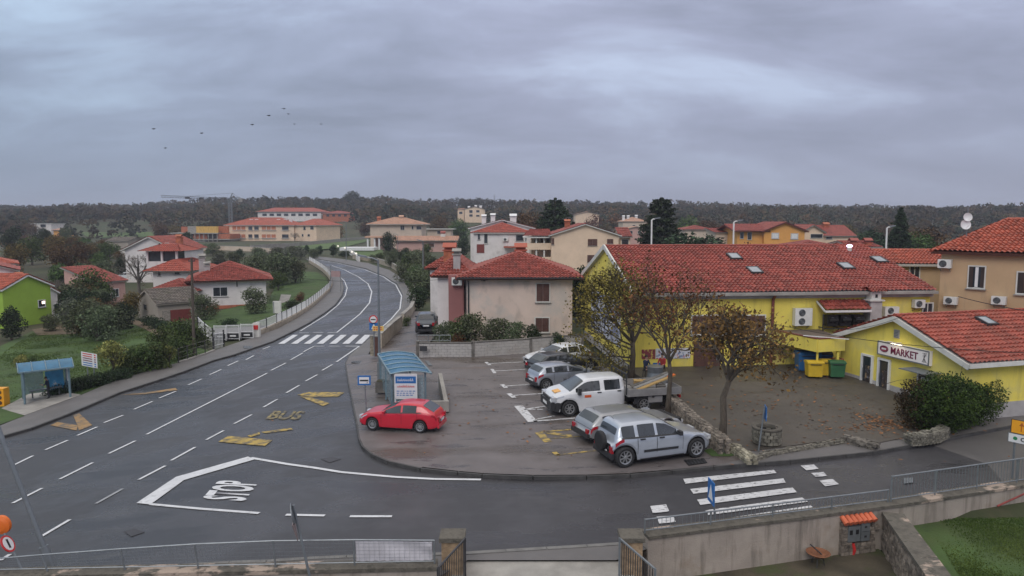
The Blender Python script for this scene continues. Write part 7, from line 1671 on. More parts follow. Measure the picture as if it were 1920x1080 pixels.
bones = [('pelvis','spine'),('spine','chest'),('chest','neck'),('neck','head'),('head','crown'),('chest','sh_l'),('sh_l','el_l'),('el_l','hand_l'),('hand_l','fing_l'),('chest','sh_r'),('sh_r','el_r'),('el_r','hand_r'),('hand_r','fing_r'),('pelvis','hip_l'),('hip_l','knee_l'),('knee_l','ankle_l'),('ankle_l','toe_l'),('pelvis','hip_r'),('hip_r','knee_r'),('knee_r','ankle_r'),('ankle_r','toe_r')]
pb_ = at(92,747,off=.14)
try:
    hpx = W(90,706,pb_.y).z-pb_.z
    person('person in dark clothes waiting in the left bus shelter, bent over a phone', pb_, std, bones, ('skin','jacket_dark','trousers_dark','shoe'), R(-75), max(.75, min(1.05, hpx/1.72)))
    sit = dict(std); sit.update({'pelvis':((0,0,.5),.13,.10),'spine':((0,-.02,.7),.125,.10),'chest':((0,-.03,.9),.15,.11),'neck':((0,-.05,1.05),.052),'head':((0,-.07,1.14),.078),'crown':((0,-.09,1.25),.085),'sh_l':((-.17,-.04,.96),.062),'el_l':((-.22,-.14,.72),.045),'hand_l':((-.14,-.36,.62),.03),'fing_l':((-.13,-.42,.61),.026),'sh_r':((.17,-.04,.96),.062),'el_r':((.22,-.14,.72),.045),'hand_r':((.14,-.36,.62),.03),'fing_r':((.13,-.42,.61),.026),'hip_l':((-.1,-.04,.48),.088),'knee_l':((-.12,-.45,.48),.06),'ankle_l':((-.12,-.45,.09),.042),'toe_l':((-.12,-.6,.04),.036),'hip_r':((.1,-.04,.48),.088),'knee_r':((.12,-.45,.48),.06),'ankle_r':((.12,-.45,.09),.042),'toe_r':((.12,-.6,.04),.036)})
    for k, (x, y, jk, lb, rz_) in enumerate(((1210,712,'jacket_dark','person in a dark jacket sitting by the poster wall, behind the truck bed',30),(1242,708,'jacket_red','person in a red jacket sitting by the poster wall, right of the grey table',-40))):
        p = at(x, y, z=.55); p.z = fz(p.x,p.y); person(lb, p, sit, bones, ('skin',jk,'trousers_dark','shoe'), R(rz_), .95, group='people sitting by the poster wall')
        t = thing('stool', ('dark stool under the person in the dark jacket','dark stool under the person in the red jacket')[k], 'stool', p); mb = MB(); mb.lathe((0,0,0), [(0,.40),(.18,.40),(.18,.36),(0,.36)], 16); t.rotation_euler = (0,0,0); mb.build('seat', 'metal_dark', t); mb = MB(); 
        for a in (0,1.57,3.14,4.71): mb.bar((.12*math.cos(a),.12*math.sin(a),.36),(.16*math.cos(a),.16*math.sin(a),0),.03)
        mb.build('leg_frame', 'metal_dark', t)
except Exception as ex:
    print('PERSON FAILED', ex)
p = at(1228,716,z=.55); p.z = fz(p.x,p.y); t = thing('round_table', 'grey covered round table between the two seated people', 'table', p); mb = MB(); mb.lathe((0,0,0), [(0,.74),(.42,.74),(.44,.72),(.40,.4),(.46,.12)], 24); mb.build('tablecloth', 'metal_galv', t); mb = MB(); mb.cyl((0,0,0),(0,0,.72),.04); mb.build('leg', 'metal_dark', t)
# handrail at the gable of the yellow building
a = at(1113,672,z=.13); b = at(1178,716,z=.13); railing('handrail', 'thin dark handrail along the foot of the yellow gable behind the parked cars', a, b, .13, .85, 5, bars=False, m='metal_dark')
# birds
rnd = random.Random(4)
for k, (x, y, d, lb) in enumerate(((288,242,8,'dark bird flying far left of the flock, level with the second one'),(378,250,8,'dark bird flying second from the left in the flock'),(310,278,5,'small faint bird flying lowest in the sky'),(473,234,8,'dark bird flying third from the left, below the group of three'),(504,217,9,'dark bird at the left of the close group of three'),(532,204,9,'dark bird flying highest of the flock'),(541,214,8,'dark bird just below the highest one'),(552,233,7,'dark bird under the close group of three'),(602,233,8,'dark bird flying farthest to the right'))):
    c = W(x, y, 85); s = d*85/1300/2; t = thing('bird', lb, 'bird', c, rnd.uniform(-.5,.5), 'birds flying in the sky'); mb = MB(); mb.tube([(0,s*.55,0),(0,s*.2,.0),(0,-s*.35,0),(0,-s*.7,-.01)], [.01,.05,.045,.01], 6)
    for sg in (1,-1):
        mb.add([(0,.12,.02),(sg*s*.55,.16,.10),(sg*s*1.1,-.02,.0),(sg*s*.5,-.08,.08),(0,-.12,.02)], [(0,1,2,3,4)]); mb.add([(0,.12,.0),(sg*s*.55,.16,.08),(sg*s*1.1,-.02,-.01),(sg*s*.5,-.08,.06),(0,-.12,.0)], [(4,3,2,1,0)])
    mb.build('body', 'black', t)
# leaf litter on the forecourt
mat('dead_leaf', (.22,.11,.045), .9, .4, 3, island=.4); mb = MB(); rnd = random.Random(8)
def litter(cx, cy, rx, ry, n, z):
    for _ in range(n):
        x = rnd.gauss(cx, rx); y = rnd.gauss(cy, ry); zz = z(x, y)+.015+rnd.random()*.02; a = rnd.random()*6.28; s = rnd.uniform(.03,.07); d = Vector((math.cos(a),math.sin(a),rnd.uniform(-.3,.3)))*s; e = Vector((-math.sin(a),math.cos(a),rnd.uniform(-.3,.3)))*s*.7; c = Vector((x,y,zz)); mb.quad(c-d-e, c+d-e, c+d+e, c-d+e)
c = at(1660,785,z=.4); litter(c.x, c.y, .6, .6, 260, lambda x, y: fz(x,y)); c = at(1625,800,z=.3); litter(c.x, c.y, 1.2, .5, 90, lambda x, y: fz(x,y)); c = at(1275,812,z=.13); litter(c.x, c.y, .9, .8, 500, lambda x, y: .13); c = at(1240,790,z=.13); litter(c.x, c.y, .6, .8, 200, lambda x, y: .13); c = at(1480,770,z=.3); litter(c.x, c.y, 4, 2.5, 300, lambda x, y: fz(x,y)); c = at(1000,760,z=.13); litter(c.x, c.y, 4, 4, 120, lambda x, y: .14)
tag(mb.build('leaf_litter', 'dead_leaf'), 'fallen brown leaves scattered on the forecourt and under the trees', 'leaves', kind='stuff')
# ------------------------------------------------------------------ vegetation
def leafmat(name, c1, c2, isl=.45, scale=.9): return mat(name, c1, .75, .35, scale, col2=c2, island=isl, spec=.25)
leafmat('leaf_olive', (.07,.09,.042), (.13,.155,.085)); leafmat('leaf_green', (.038,.068,.018), (.09,.13,.035)); leafmat('leaf_dark', (.018,.036,.017), (.042,.068,.03)); leafmat('leaf_brown', (.085,.05,.022), (.14,.09,.035)); leafmat('leaf_rust', (.10,.035,.02), (.17,.075,.03))
leafmat('leaf_autumn', (.085,.07,.018), (.21,.15,.035), .6, 1.6); leafmat('leaf_autumn2', (.12,.065,.02), (.24,.14,.04), .6, 1.4); leafmat('leaf_grey', (.07,.08,.06), (.13,.14,.10)); leafmat('leaf_yellowish', (.16,.15,.04), (.28,.25,.09)); leafmat('leaf_hedge', (.016,.045,.008), (.055,.115,.018), .5, 1.6); leafmat('leaf_redhedge', (.03,.02,.012), (.075,.05,.02), .5, 2)
mat('bark', (.085,.068,.052), .9, .35, 6, .6, 18, stretch=(2,2,.5)); mat('bark_grey', (.14,.125,.11), .9, .35, 6, .6, 18, stretch=(2,2,.5))
def rv(rnd): 
    while True:
        v = Vector((rnd.uniform(-1,1),rnd.uniform(-1,1),rnd.uniform(-1,1)))
        if .05 < v.length < 1: return v.normalized()
def leaf(mb, c, s, rnd, flat=0):
    n = rv(rnd); n.z += flat; n.normalize(); a = n.cross(rv(rnd)).normalized(); b = n.cross(a); s1 = s*rnd.uniform(.7,1.25); mb.quad(c-a*s1, c-b*s1*.6, c+a*s1, c+b*s1*.6)
def branchy(mb, p, d, L, r, depth, tips, rnd, spread=.6, upb=.15, n=None, seg=5):
    q = p+(d+rv(rnd)*.12).normalized()*L*.5; e = q+(d+rv(rnd)*.18+Vector((0,0,upb*.3))).normalized()*L*.5; mb.tube([p,q,e], [r, r*.82, r*.62], 8 if r > .05 else (5 if r > .012 else 3), cap=False)
    if depth <= 1: tips += [q, e]
    elif depth == 2: tips.append(e)
    if depth == 0: return
    k = n or rnd.choice((2,3,3))
    for i in range(k):
        nd = (d+rv(rnd)*spread+Vector((0,0,upb))).normalized(); branchy(mb, e if i or depth > 2 else e, nd, L*rnd.uniform(.62,.86), r*.62, depth-1, tips, rnd, spread, upb)
    if depth >= 2: branchy(mb, q, (d+rv(rnd)*spread*1.4).normalized(), L*.6, r*.45, depth-2, tips, rnd, spread, upb)
def detailed_tree(name, label, trunk, r0, L0, depth, nl, ls, lm, seed, spread=.62, upb=.15, jit=.3, bark='bark', cat='tree', limbs=3, group=None, low=None, sag=0):
    rnd = random.Random(seed); root = thing(name, label, cat, trunk[0], 0, group, world=True); mb = MB(); n = len(trunk); mb.tube([Vector(trunk[0])-up*.1]+[Vector(p) for p in trunk[1:]], [r0*1.25]+[r0*(1-.12*i) for i in range(1,n)], 10); mb.build('trunk', bark, root, smooth=True)
    bb = MB(); tips = []; top = Vector(trunk[-1]); d = (top-Vector(trunk[-2])).normalized()
    for i in range(limbs):
        a = 6.28*i/limbs+rnd.random()*.8; nd = (d*.6+Vector((math.cos(a)*.75,math.sin(a)*.75,.35))).normalized(); branchy(bb, top-d*rnd.random()*.25, nd, L0*rnd.uniform(.85,1.15), r0*.55, depth, tips, rnd, spread, upb)
    branchy(bb, top, (d+Vector((0,0,.5))).normalized(), L0, r0*.6, depth, tips, rnd, spread*.8, upb)
    for (f_, dd, LL) in (low or ()):
        p_ = Vector(trunk[0]).lerp(top, f_); branchy(bb, p_, Vector(dd).normalized(), LL, r0*.3, 4, tips, rnd, spread, upb)
    bb.build('branches', bark, root); lb = MB(); cl = [t for t in tips if rnd.random() < .75]
    for _ in range(nl):
        t = rnd.choice(cl); c = t+Vector((rnd.gauss(0,jit),rnd.gauss(0,jit),rnd.gauss(0,jit)-sag*abs(rnd.gauss(0,1))))
        leaf(lb, c, ls, rnd)
    lb.build('crown', lm, root); return root
def py_tree(px, yb, z): return at(px, yb, z=z)
def tp(pts, Y0, z0): 
    out = []
    for i, (x, y, dy) in enumerate(pts): q = W(x, y, Y0+dy); out.append(q)
    out[0].z = z0; return out
detailed_tree('autumn_tree', 'half bare tree with olive brown leaves in front of the yellow gable', tp([(1184,719,0),(1185,690,0),(1187,665,0),(1186,640,0)], at(1184,719,z=.13).y, .1), .19, 1.28, 5, 5600, .08, 'leaf_autumn', 11, .75, .12, .26, low=((.62,(-1,-.3,.15),1.1),(.8,(-1,.4,.3),1.3),(.55,(-.8,-.8,0),.8),(.9,(-1,-.2,.6),1.4)), group='autumn trees beside the parked cars')
detailed_tree('autumn_tree', 'thin stemmed tree with many bare twigs right behind the flatbed truck', tp([(1251,783,0),(1254,745,0),(1257,700,0),(1254,672,0)], at(1251,783,z=.13).y, .1), .13, 1.3, 5, 1500, .08, 'leaf_autumn2', 5, .7, .2, .26, group='autumn trees beside the parked cars')
detailed_tree('autumn_tree', 'small crooked trunk tree with rusty leaves standing in the grass patch by the low wall', tp([(1352,837,0),(1357,790,0),(1356,745,.05),(1368,712,.1)], at(1352,837,z=.13).y, .1), .155, .95, 5, 2500, .085, 'leaf_autumn2', 23, .85, .05, .24, sag=.1, limbs=4, group='autumn trees beside the parked cars')
drape([at(x, y, z=.13) for x, y in ((1318,845),(1345,838),(1378,843),(1392,850),(1370,856),(1335,856))], .145, 'lawn', 'grass_patch')
# generic crowns, shared meshes
def proto_tree(kind, h, rx, rz_, n, ls, lm, seed, lobes=7, trunk_h=None, bark='bark', bare=False, name='garden_tree', cat='tree'):
    rnd = random.Random(seed); root = thing(name, 'proto', cat, (0,0,0)); th = trunk_h if trunk_h is not None else h*.3
    mb = MB(); mb.tube([(0,0,-.3),(rx*.04,0,th*.6),(0,rx*.05,th*1.1),(0,0,h*.7)], [h*.035,h*.028,h*.022,h*.006], 7)
    for i in range(6): a = i*1.05; mb.tube([(0,0,th*(.8+.05*i)),(math.cos(a)*rx*.35,math.sin(a)*rx*.35,th+(h-th)*.35),(math.cos(a)*rx*.7,math.sin(a)*rx*.7,th+(h-th)*.6)], [h*.016,h*.01,h*.004], 5, cap=False)
    tips = []
    if bare: branchy(mb, Vector((0,0,th*.6)), Vector((0,0,1)), h*.2, h*.02, 6, tips, rnd, .85, .08); branchy(mb, Vector((0,0,th*.8)), Vector((.5,.3,.8)), h*.2, h*.014, 5, tips, rnd, .85, .05); branchy(mb, Vector((0,0,th*.8)), Vector((-.5,-.2,.8)), h*.2, h*.014, 5, tips, rnd, .85, .05)
    mb.build('trunk', bark, root); lb = MB(); lo = []
    for i in range(lobes):
        a = rnd.random()*6.28; f = rnd.uniform(.15,.65); lo.append((Vector((math.cos(a)*rx*f, math.sin(a)*rx*f, th+(h-th)*rnd.uniform(.08,.78))), rx*rnd.uniform(.34,.58)))
    lo.append((Vector((0,0,h-rx*.45)), rx*.45)); lo.append((Vector((0,0,th+(h-th)*.4)), rx*.66)); lo.append((Vector((0,0,th+rx*.2)), rx*.6))
    for _ in range(n):
        if bare: c = rnd.choice(tips)+Vector((rnd.gauss(0,.15),rnd.gauss(0,.15),rnd.gauss(0,.15)))
        else:
            o_, r_ = rnd.choice(lo); v = rv(rnd); c = o_+Vector((v.x,v.y,v.z*rz_))*r_*rnd.uniform(.6,1.08)*(1+.15*noise.noise(v*3+o_))
            if c.z < th*.6: c.z = th*.6+rnd.random()*.3
        leaf(lb, c, ls, rnd, .4)
    lb.build('crown', lm, root); return root
used = {}
def put(pr, x, yb, hpx=None, label='', rz=None, group=None, sc=None, Y_=None, sx=1., name=None, yt=None):
    if Y_ is None: p = at(x, yb)
    else: p = W(x, 400, Y_); p.z = g(p.x, Y_)
    H0 = PH[pr]; root = PR[pr]
    if yt is not None: s = (W(x, yt, p.y).z-p.z)/H0
    else: s = sc or 1
    rnd = random.Random(int(x*7+yb)); rz = rnd.random()*6.28 if rz is None else rz
    if not used.get(pr): o = root; used[pr] = 1; o.location = p; o.rotation_euler = (0,0,rz); o['label'] = label
    else: o = dup(root, p, rz, label)
    o.scale = (s*sx, s*sx, s)
    if group: o['group'] = group
    elif 'group' in o: del o['group']
    if name: o.name = name
    return o
PH = dict(olive=5, broad=8, dark=7, brown=9, bush=2.2, bare=7, low=1.2, greyb=4, rust=6, yel=2.6)
PR = dict(olive=proto_tree('o', 5, 2.9, .8, 2600, .16, 'leaf_olive', 1, 11, .5), broad=proto_tree('b', 8, 3.6, .9, 2600, .24, 'leaf_green', 2, 12, 1.0), dark=proto_tree('d', 7, 3.0, 1.0, 2400, .22, 'leaf_dark', 3, 11, .6),
 brown=proto_tree('w', 9, 4.0, .95, 2400, .24, 'leaf_brown', 4, 12, 1.2), bush=proto_tree('s', 2.2, 1.5, .8, 1600, .09, 'leaf_green', 5, 8, .3, name='shrub', cat='shrub'), bare=proto_tree('n', 7, 3, 1, 90, .10, 'leaf_brown', 6, 3, 1.6, 'bark_grey', True, name='bare_tree'),
 low=proto_tree('l', 1.2, 1.6, .55, 1100, .09, 'leaf_dark', 7, 9, .15, name='shrub', cat='shrub'), greyb=proto_tree('g', 4, 2.2, .9, 1800, .14, 'leaf_grey', 8, 10, .4), rust=proto_tree('r', 6, 3.2, .9, 1600, .2, 'leaf_rust', 9, 10, .6), yel=proto_tree('y', 2.6, 1.15, .85, 1500, .07, 'leaf_yellowish', 10, 8, 1.1, name='ornamental_tree'))
# garden between shelter and green house
put('yel', 42, 702, label='small round yellowish tree behind the left bus shelter', yt=664); put('yel', 214, 712, label='small round yellowish tree right of the information board', yt=637)
put('bush', 62, 690, label='grey green sprout beside the yellowish tree at the left shelter', yt=668)
T_ = [('dark',22,636,574,'dark leafy tree in front of the lime green cottage'),('olive',99,622,587,'grey green olive tree right of the lime green cottage'),('olive',152,632,556,'bushy olive tree left of the dirt path'),('olive',182,640,570,'low olive tree in the middle of the left thicket'),('olive',205,630,566,'olive tree left of the stone shed path'),('dark',136,600,540,'dark tree behind the white lean-to'),('olive',128,590,528,'pale olive tree above the white lean-to'),
 ('broad',170,575,500,'green tree left of the pink shed'),('dark',190,560,505,'dark green tree at the corner of the pink shed'),('brown',245,600,545,'brownish thicket tree right of the pink shed'),('greyb',70,560,520,'grey bushy tree behind the green cottage roof'),('bare',108,560,510,'bare grey tree right of the brick chimney'),('brown',120,520,456,'tall autumn brown tree in the left valley'),('brown',100,500,440,'ochre tree behind the tall brown one'),('broad',60,495,440,'green tree below the white villa'),('dark',25,480,425,'dark tree cluster left of the white villa'),('dark',85,470,430,'dark round tree below the ochre villa'),('brown',150,505,452,'brown tree at the edge of the green field'),('brown',30,520,455,'large brownish tree above the far left roofs'),('greyb',20,505,470,'grey green tree above the orange roof at the left edge'),
 ('bare',262,548,448,'big bare tree in front of the pale gabled house'),('dark',228,520,480,'dark tree behind the pink shed'),('olive',200,520,485,'olive tree up the left slope'),('brown',175,490,455,'small brown tree left of the garden wall'),('greyb',345,495,470,'grey tree between the loggia house and the bungalow'),
 ('olive',483,588,536,'olive tree in front of the white bungalow'),('olive',455,572,550,'small olive bush against the bungalow wall'),('broad',522,545,506,'round green tree at the right end of the bungalow'),('olive',480,532,475,'wide olive tree above the bungalow roof'),('olive',520,535,468,'broad olive tree in the grove behind the bungalow'),('olive',555,530,478,'olive tree near the inside of the curve'),('olive',440,500,470,'olive tree behind the bungalow ridge'),('olive',410,492,468,'olive tree at the left of the grove'),
 ('rust',400,592,566,'low russet bush beside the stone shed'),('rust',563,568,546,'russet round bush inside the curve'),('low',548,578,562,'dark low bush left of the russet one'),('low',430,612,596,'dark clipped bush on the lawn left of the white post'),('olive',385,600,548,'thin brown and green tree at the corner of the bungalow'),
 ('dark',600,478,460,'dark shrub mass at the top left of the curve'),('dark',625,480,458,'dark shrub beside the slim lamp post'),('dark',575,475,459,'dark shrub below the field wall'),('low',645,482,470,'low hedge end by the slim lamp post'),
 ('dark',728,474,434,'round dense dark tree in front of the pale villa'),('bare',553,452,430,'small bare tree before the cream apartment block'),('rust',632,447,415,'rusty red tree left of the pale villa'),('broad',760,505,474,'green shrub along the outer curve'),('dark',812,515,482,'dark green tree left of the rose wing'),('broad',800,480,455,'green tree behind the outer curve wall'),('olive',760,530,490,'olive tree outside the curve, nearest the wall'),('olive',790,560,500,'tall olive tree between the curve wall and the rose wing'),('olive',735,500,470,'olive tree behind the outer curve'),('dark',870,480,445,'dark tree left of the white hipped house'),('olive',700,492,476,'small olive outside the top of the curve'),
 ('olive',845,645,598,'large grey green shrub left of the beige house wall'),('olive',880,650,584,'big olive shrub under the beige house'),('broad',862,648,594,'green shrub between two olive shrubs'),('olive',925,655,592,'olive shrub in the middle of the beige house wall'),('olive',960,658,600,'shrub to the left of the ground floor window'),('dark',1000,660,608,'dark green shrub below the ground floor window'),('dark',1045,662,622,'low dark shrub at the right end of the block wall'),('bush',762,612,594,'leafy shrub at the head of the driveway wall'),('olive',828,640,606,'olive shrub beside the slate car'),
 ('rust',860,652,620,'reddish twiggy shrub behind the block wall'),('dark',1088,600,500,'dark cypress like tree between the beige and the yellow building')]
for (pr, x, yb, yt, lb) in T_: put(pr, x, yb, label=lb, yt=yt)
LB2 = ('green bush','dark bush','pale bush')
lowgrp = 'low shrubs along the lawn by the left pavement'
for i, (x, y, s) in enumerate(((228,700,.8),(250,690,.9),(268,688,1.0),(262,672,.8),(315,662,.9),(330,640,.9),(352,640,1.0),(372,652,1.1),(240,705,.9),(258,700,1.0),(275,698,1.2),(300,692,1.1),(318,688,1.3),(338,676,1.1),(305,672,1.3),(285,680,1.0),(345,655,1.5),(325,650,1.3),(360,650,1.2))):
    put('bush' if i % 3 else 'yel', x, y, sc=s*(.8 if i % 3 else .5), label='one of the loose green shrubs between the lawn and the left pavement', group=lowgrp)
hd = 'clipped dark hedge plants between the left shelter and the mesh fence'
for i, x in enumerate(range(108,232,11)): put('low', x, 742-(x-108)*.245, sc=.75, sx=.8, label='one of the dark hedge plants in the row behind the left shelter', group=hd)
for i, x in enumerate((283,297,311,325,338)): put('low', x, 610+(x-283)*.42, sc=.95, label='one of the dark low bushes in front of the stone shed', group='dark low bushes in front of the stone shed')
# filler trees, each its own thing
grp = 'garden and orchard trees crowding the left valley'
rnd = random.Random(31)
for (x0, x1, y0, y1, n, hh) in ((0,235,456,472,20,16),(90,235,470,500,18,34),(110,190,505,545,8,46),(120,200,560,606,9,48),(130,235,606,634,7,50)):
    for i in range(n):
        x = rnd.uniform(x0,x1); y = rnd.uniform(y0,y1); put(rnd.choice(('olive','brown','dark','broad','greyb','brown')), x, y, yt=y-hh*rnd.uniform(.7,1.1), label='one of the brownish and grey green trees crowding the left valley', group=grp, sx=rnd.uniform(1,1.35))
grp = 'olive trees in the grove behind the bungalow'
for i in range(16): x = rnd.uniform(385,595); y = rnd.uniform(478,500) if x < 560 else 484; put(rnd.choice(('olive','olive','greyb','dark')), x, y, yt=y-rnd.uniform(14,26), label='one of the low olive trees in the grove behind the bungalow', group=grp, sx=1.3)
grp = 'olive trees outside the road curve'
for i in range(14): x = rnd.uniform(775,815); y = rnd.uniform(495,590); put(rnd.choice(('olive','olive','broad','dark')), x, y, yt=y-rnd.uniform(22,42), label='one of the olive trees standing outside the road curve', group=grp, sx=1.2)
for i in range(8): x = rnd.uniform(700,800); y = rnd.uniform(478,492); put(rnd.choice(('olive','olive','broad','dark')), x, y, yt=y-rnd.uniform(12,20), label='one of the olive trees standing outside the road curve', group=grp, sx=1.4)
# conifers
def conifer(label, x, Yc, yt, wpx, seed, tiers=26, EXP=.42, lm='leaf_dark', name='conifer_tree'):
    rnd = random.Random(seed); b = W(x, 400, Yc); b.z = g(b.x,Yc); H_ = W(x, yt, Yc).z-b.z; rad = wpx*Yc/1300/2; root = thing(name, label, 'tree', b, world=True); mb = MB(); mb.tube([b-up*.3, b+up*H_*.97], [H_*.025,.04], 8); mb.build('trunk', 'bark', root); lb = MB(); br = MB()
    for i in range(tiers):
        f = i/(tiers-1); z = H_*(.14+.84*f); rr_ = rad*1.35*(1-f)**EXP*rnd.uniform(.8,1.1)+.2; k = max(5, int(11*(1-f)+5))
        for j in range(k):
            a = rnd.random()*6.28; L = rr_*rnd.uniform(.7,1.1); e = b+Vector((math.cos(a)*L,math.sin(a)*L,z+L*.12-.1)); s = b+up*z; br.tube([s,e], [.06,.02], 3, cap=False)
            for q in range(int(16+L*11)): t_ = rnd.uniform(.2,1.03)**.7; c = s.lerp(e, t_)+Vector((rnd.gauss(0,.22),rnd.gauss(0,.22),rnd.gauss(0,.12)))*(L*.35+.4)*.6; leaf(lb, c, .24+rad*.02, rnd, .8)
    br.build('branches', 'bark', root); lb.build('crown', lm, root); return root
conifer('broad dark conifer in the middle behind the white hipped house', 1041, 150, 370, 66, 1, 26); conifer('broad dark conifer behind the white street lamp', 1240, 122, 369, 66, 2, 28); conifer('tall thin pointed conifer behind the right end of the yellow roof', 1689, 125, 388, 40, 3, 26, .8)
put('dark', 1290, 0, Y_=112, yt=436, label='dark flat topped tree right of the second conifer', sx=1.8); put('dark', 1325, 0, Y_=118, yt=441, label='dark spreading tree left of the orange house', sx=1.8)
put('bare', 1400, 0, Y_=110, yt=452, label='bare shrub in front of the orange house wing'); put('bare', 1445, 0, Y_=112, yt=455, label='bare shrub in front of the orange gabled house'); put('rust', 1405, 0, Y_=116, yt=452, label='reddish bush below the orange balcony')
put('rust', 1110, 0, Y_=360, yt=400, label='rusty tree in front of the peach house'); put('rust', 1150, 0, Y_=380, yt=397, label='red brown tree right of the peach house'); put('bare', 1215, 0, Y_=240, yt=408, label='bare tree beside the three chimneyed house'); put('bare', 1160, 0, Y_=250, yt=412, label='bare tree left of the three chimneyed house'); put('broad', 1290, 0, Y_=260, yt=402, label='green brown tree right of the second conifer, farther off', sx=1.4)
put('brown', 1320, 0, Y_=230, yt=412, label='brown tree above the hidden low red roof', sx=1.3); put('brown', 1750, 0, Y_=140, yt=425, label='brown green tree right of the thin conifer', sx=1.4); put('broad', 1725, 0, Y_=130, yt=432, label='green tree between the thin conifer and the tan house', sx=1.3); put('dark', 1640, 0, Y_=150, yt=430, label='dark tree left of the thin conifer', sx=1.3); put('bare', 1600, 0, Y_=130, yt=440, label='pale bare tree right of the cream red roofed house')
put('broad', 1095, 0, Y_=70, yt=500, label='green bush between the cream gabled house and the yellow gable'); put('bare', 1035, 0, Y_=80, yt=478, label='small bare tree over the beige house roof'); put('brown', 975, 0, Y_=190, yt=398, label='brown tree behind the blue white gable house'); put('brown', 1000, 0, Y_=210, yt=394, label='brown tree left of the first conifer'); put('brown', 820, 0, Y_=330, yt=403, label='brown tree right of the pale villa'); put('broad', 860, 0, Y_=300, yt=408, label='green tree under the hill apartment house')
# trees at the foot of the hill, each its own
rnd = random.Random(21); grp = 'scattered trees at the foot of the wooded ridge'
for i in range(110):
    Yt = rnd.uniform(230, 400); x = rnd.uniform(-40, 1960)
    if 410 < x < 700 and Yt < 350: continue
    if 660 < x < 860 and Yt < 270: continue
    if 140 < x < 290 and Yt < 385: continue
    pr = rnd.choice(('brown','brown','broad','rust','dark','olive')); o = put(pr, x, i, Y_=Yt, sc=rnd.uniform(.6,1.0), label='one of the many brown and green trees at the foot of the wooded ridge', group=grp, sx=rnd.uniform(1,1.4))
# tall hedge by the market
hx0 = at(1708,806,z=.2); 
def hedge_mass(name, label, cs, n, ls, lm, seed, cat='hedge'):
    rnd = random.Random(seed); root = thing(name, label, cat, cs[0][0], world=True); lb = MB(); st = MB()
    for c, r_, rz_ in cs:
        c = Vector(c); st.tube([c-up*(rz_+.2), c], [.04,.02], 5)
        for k in range(7): st.tube([c-up*rz_*.8, c+Vector((rnd.uniform(-1,1)*r_*.7,rnd.uniform(-1,1)*r_*.7,rz_*rnd.uniform(.0,.8)))], [.02,.006], 4, cap=False)
    tot = sum(c[1]**2 for c in cs)
    for c, r_, rz_ in cs:
        c = Vector(c)
        for _ in range(int(n*r_*r_/tot)):
            v = rv(rnd); f = rnd.uniform(.62,1.05)*(1+.25*noise.noise(v*2.5+c)); leaf(lb, c+Vector((v.x*r_,v.y*r_,v.z*rz_))*f, ls, rnd, .3)
    st.build('stems', 'bark', root); lb.build('foliage', lm, root); return root
def hc(x, yb, h, r_, z=.3): p = at(x, yb, z=z); return (Vector((p.x,p.y+r_*.5,z+h/2)), r_, h/2)
hedge_mass('hedge', 'big green hedge in front of the market corner', [hc(1750,812,2.1,.9,.15),hc(1775,816,2.5,1.05,.15),hc(1805,808,2.3,1.0,.15),hc(1832,800,2.0,.9,.15)], 19000, .055, 'leaf_hedge', 4)
hedge_mass('hedge', 'dark reddish shrub at the left end of the big green hedge', [hc(1722,806,2.1,.75,.2),hc(1738,808,1.6,.6,.2)], 5000, .05, 'leaf_redhedge', 6)
hedge_mass('hedge', 'dull green hedge end behind the big green hedge', [hc(1858,786,1.9,.8,.15),hc(1848,775,2.0,.8,.15)], 4000, .055, 'leaf_green', 7)
mb = MB()
for (p, q, r) in ((W(1712,708,29.6), W(1765,700,29.4), 0),(W(1660,720,30.5), W(1712,712,29.8), 0),(W(1745,690,29.5), W(1730,678,29.7), 0),(W(1800,705,29), W(1806,684,29), 0)): mb.tube([p, (p+q)/2+up*.08, q], [.012,.008,.004], 4)
rn = random.Random(3)
tw = thing('bramble', 'long bare bramble shoots reaching out over the market wall from the hedge', 'shrub', W(1712,708,29.6), world=True); mb.build('shoot', 'bark', tw)
# tufts on the lawns
mb = MB(); rnd = random.Random(12)
def tufts(poly, n, h, off=.05, z=None):
    ps = [at(a, b, off=off) if z is None else at(a, b, z=z) for a, b in poly]; x0 = min(p.x for p in ps); x1 = max(p.x for p in ps); y0 = min(p.y for p in ps); y1 = max(p.y for p in ps); k = 0
    for _ in range(n*4):
        x = rnd.uniform(x0,x1); y = rnd.uniform(y0,y1); ins = False
        for p, q in zip(ps, ps[1:]+ps[:1]):
            if (p.y > y) != (q.y > y) and x < (q.x-p.x)*(y-p.y)/(q.y-p.y)+p.x: ins = not ins
        if not ins: continue
        if noise.noise(Vector((x*.35,y*.35,1)))+rnd.random()*.5 < .1: continue
        zz = (g(x,y)+off if z is None else z-.05)+.0; hh = h*rnd.uniform(.5,1.5)*(1+noise.noise(Vector((x*.2,y*.2,5))))
        for j in range(3): a = rnd.random()*6.28; d = Vector((math.cos(a),math.sin(a),0))*hh*.35; c = Vector((x,y,zz-.02)); lean = Vector((rnd.uniform(-.5,.5),rnd.uniform(-.5,.5),0))*hh; mb.add([c-d, c+d, c+lean+Vector((0,0,hh))], [(0,1,2)])
        k += 1
        if k > n: break
tufts([(0,665),(60,625),(200,625),(262,608),(330,640),(390,660),(337,676),(220,708),(150,738),(106,730),(55,738),(0,760)], 26000, .06)
tufts([(376,614),(516,606),(588,562),(611,540),(611,522),(565,511),(520,530),(480,585),(376,594)], 9000, .05)
tufts([(1722,955),(1935,918),(1940,1090),(1808,1090)], 14000, .03, z=-.2)
tag(mb.build('grass', mat('grass_blade', (.065,.115,.024), .8, .25, .5, col2=(.12,.155,.04), island=.5, spec=.2)), 'tufty green grass on the lawns', 'grass', kind='stuff')
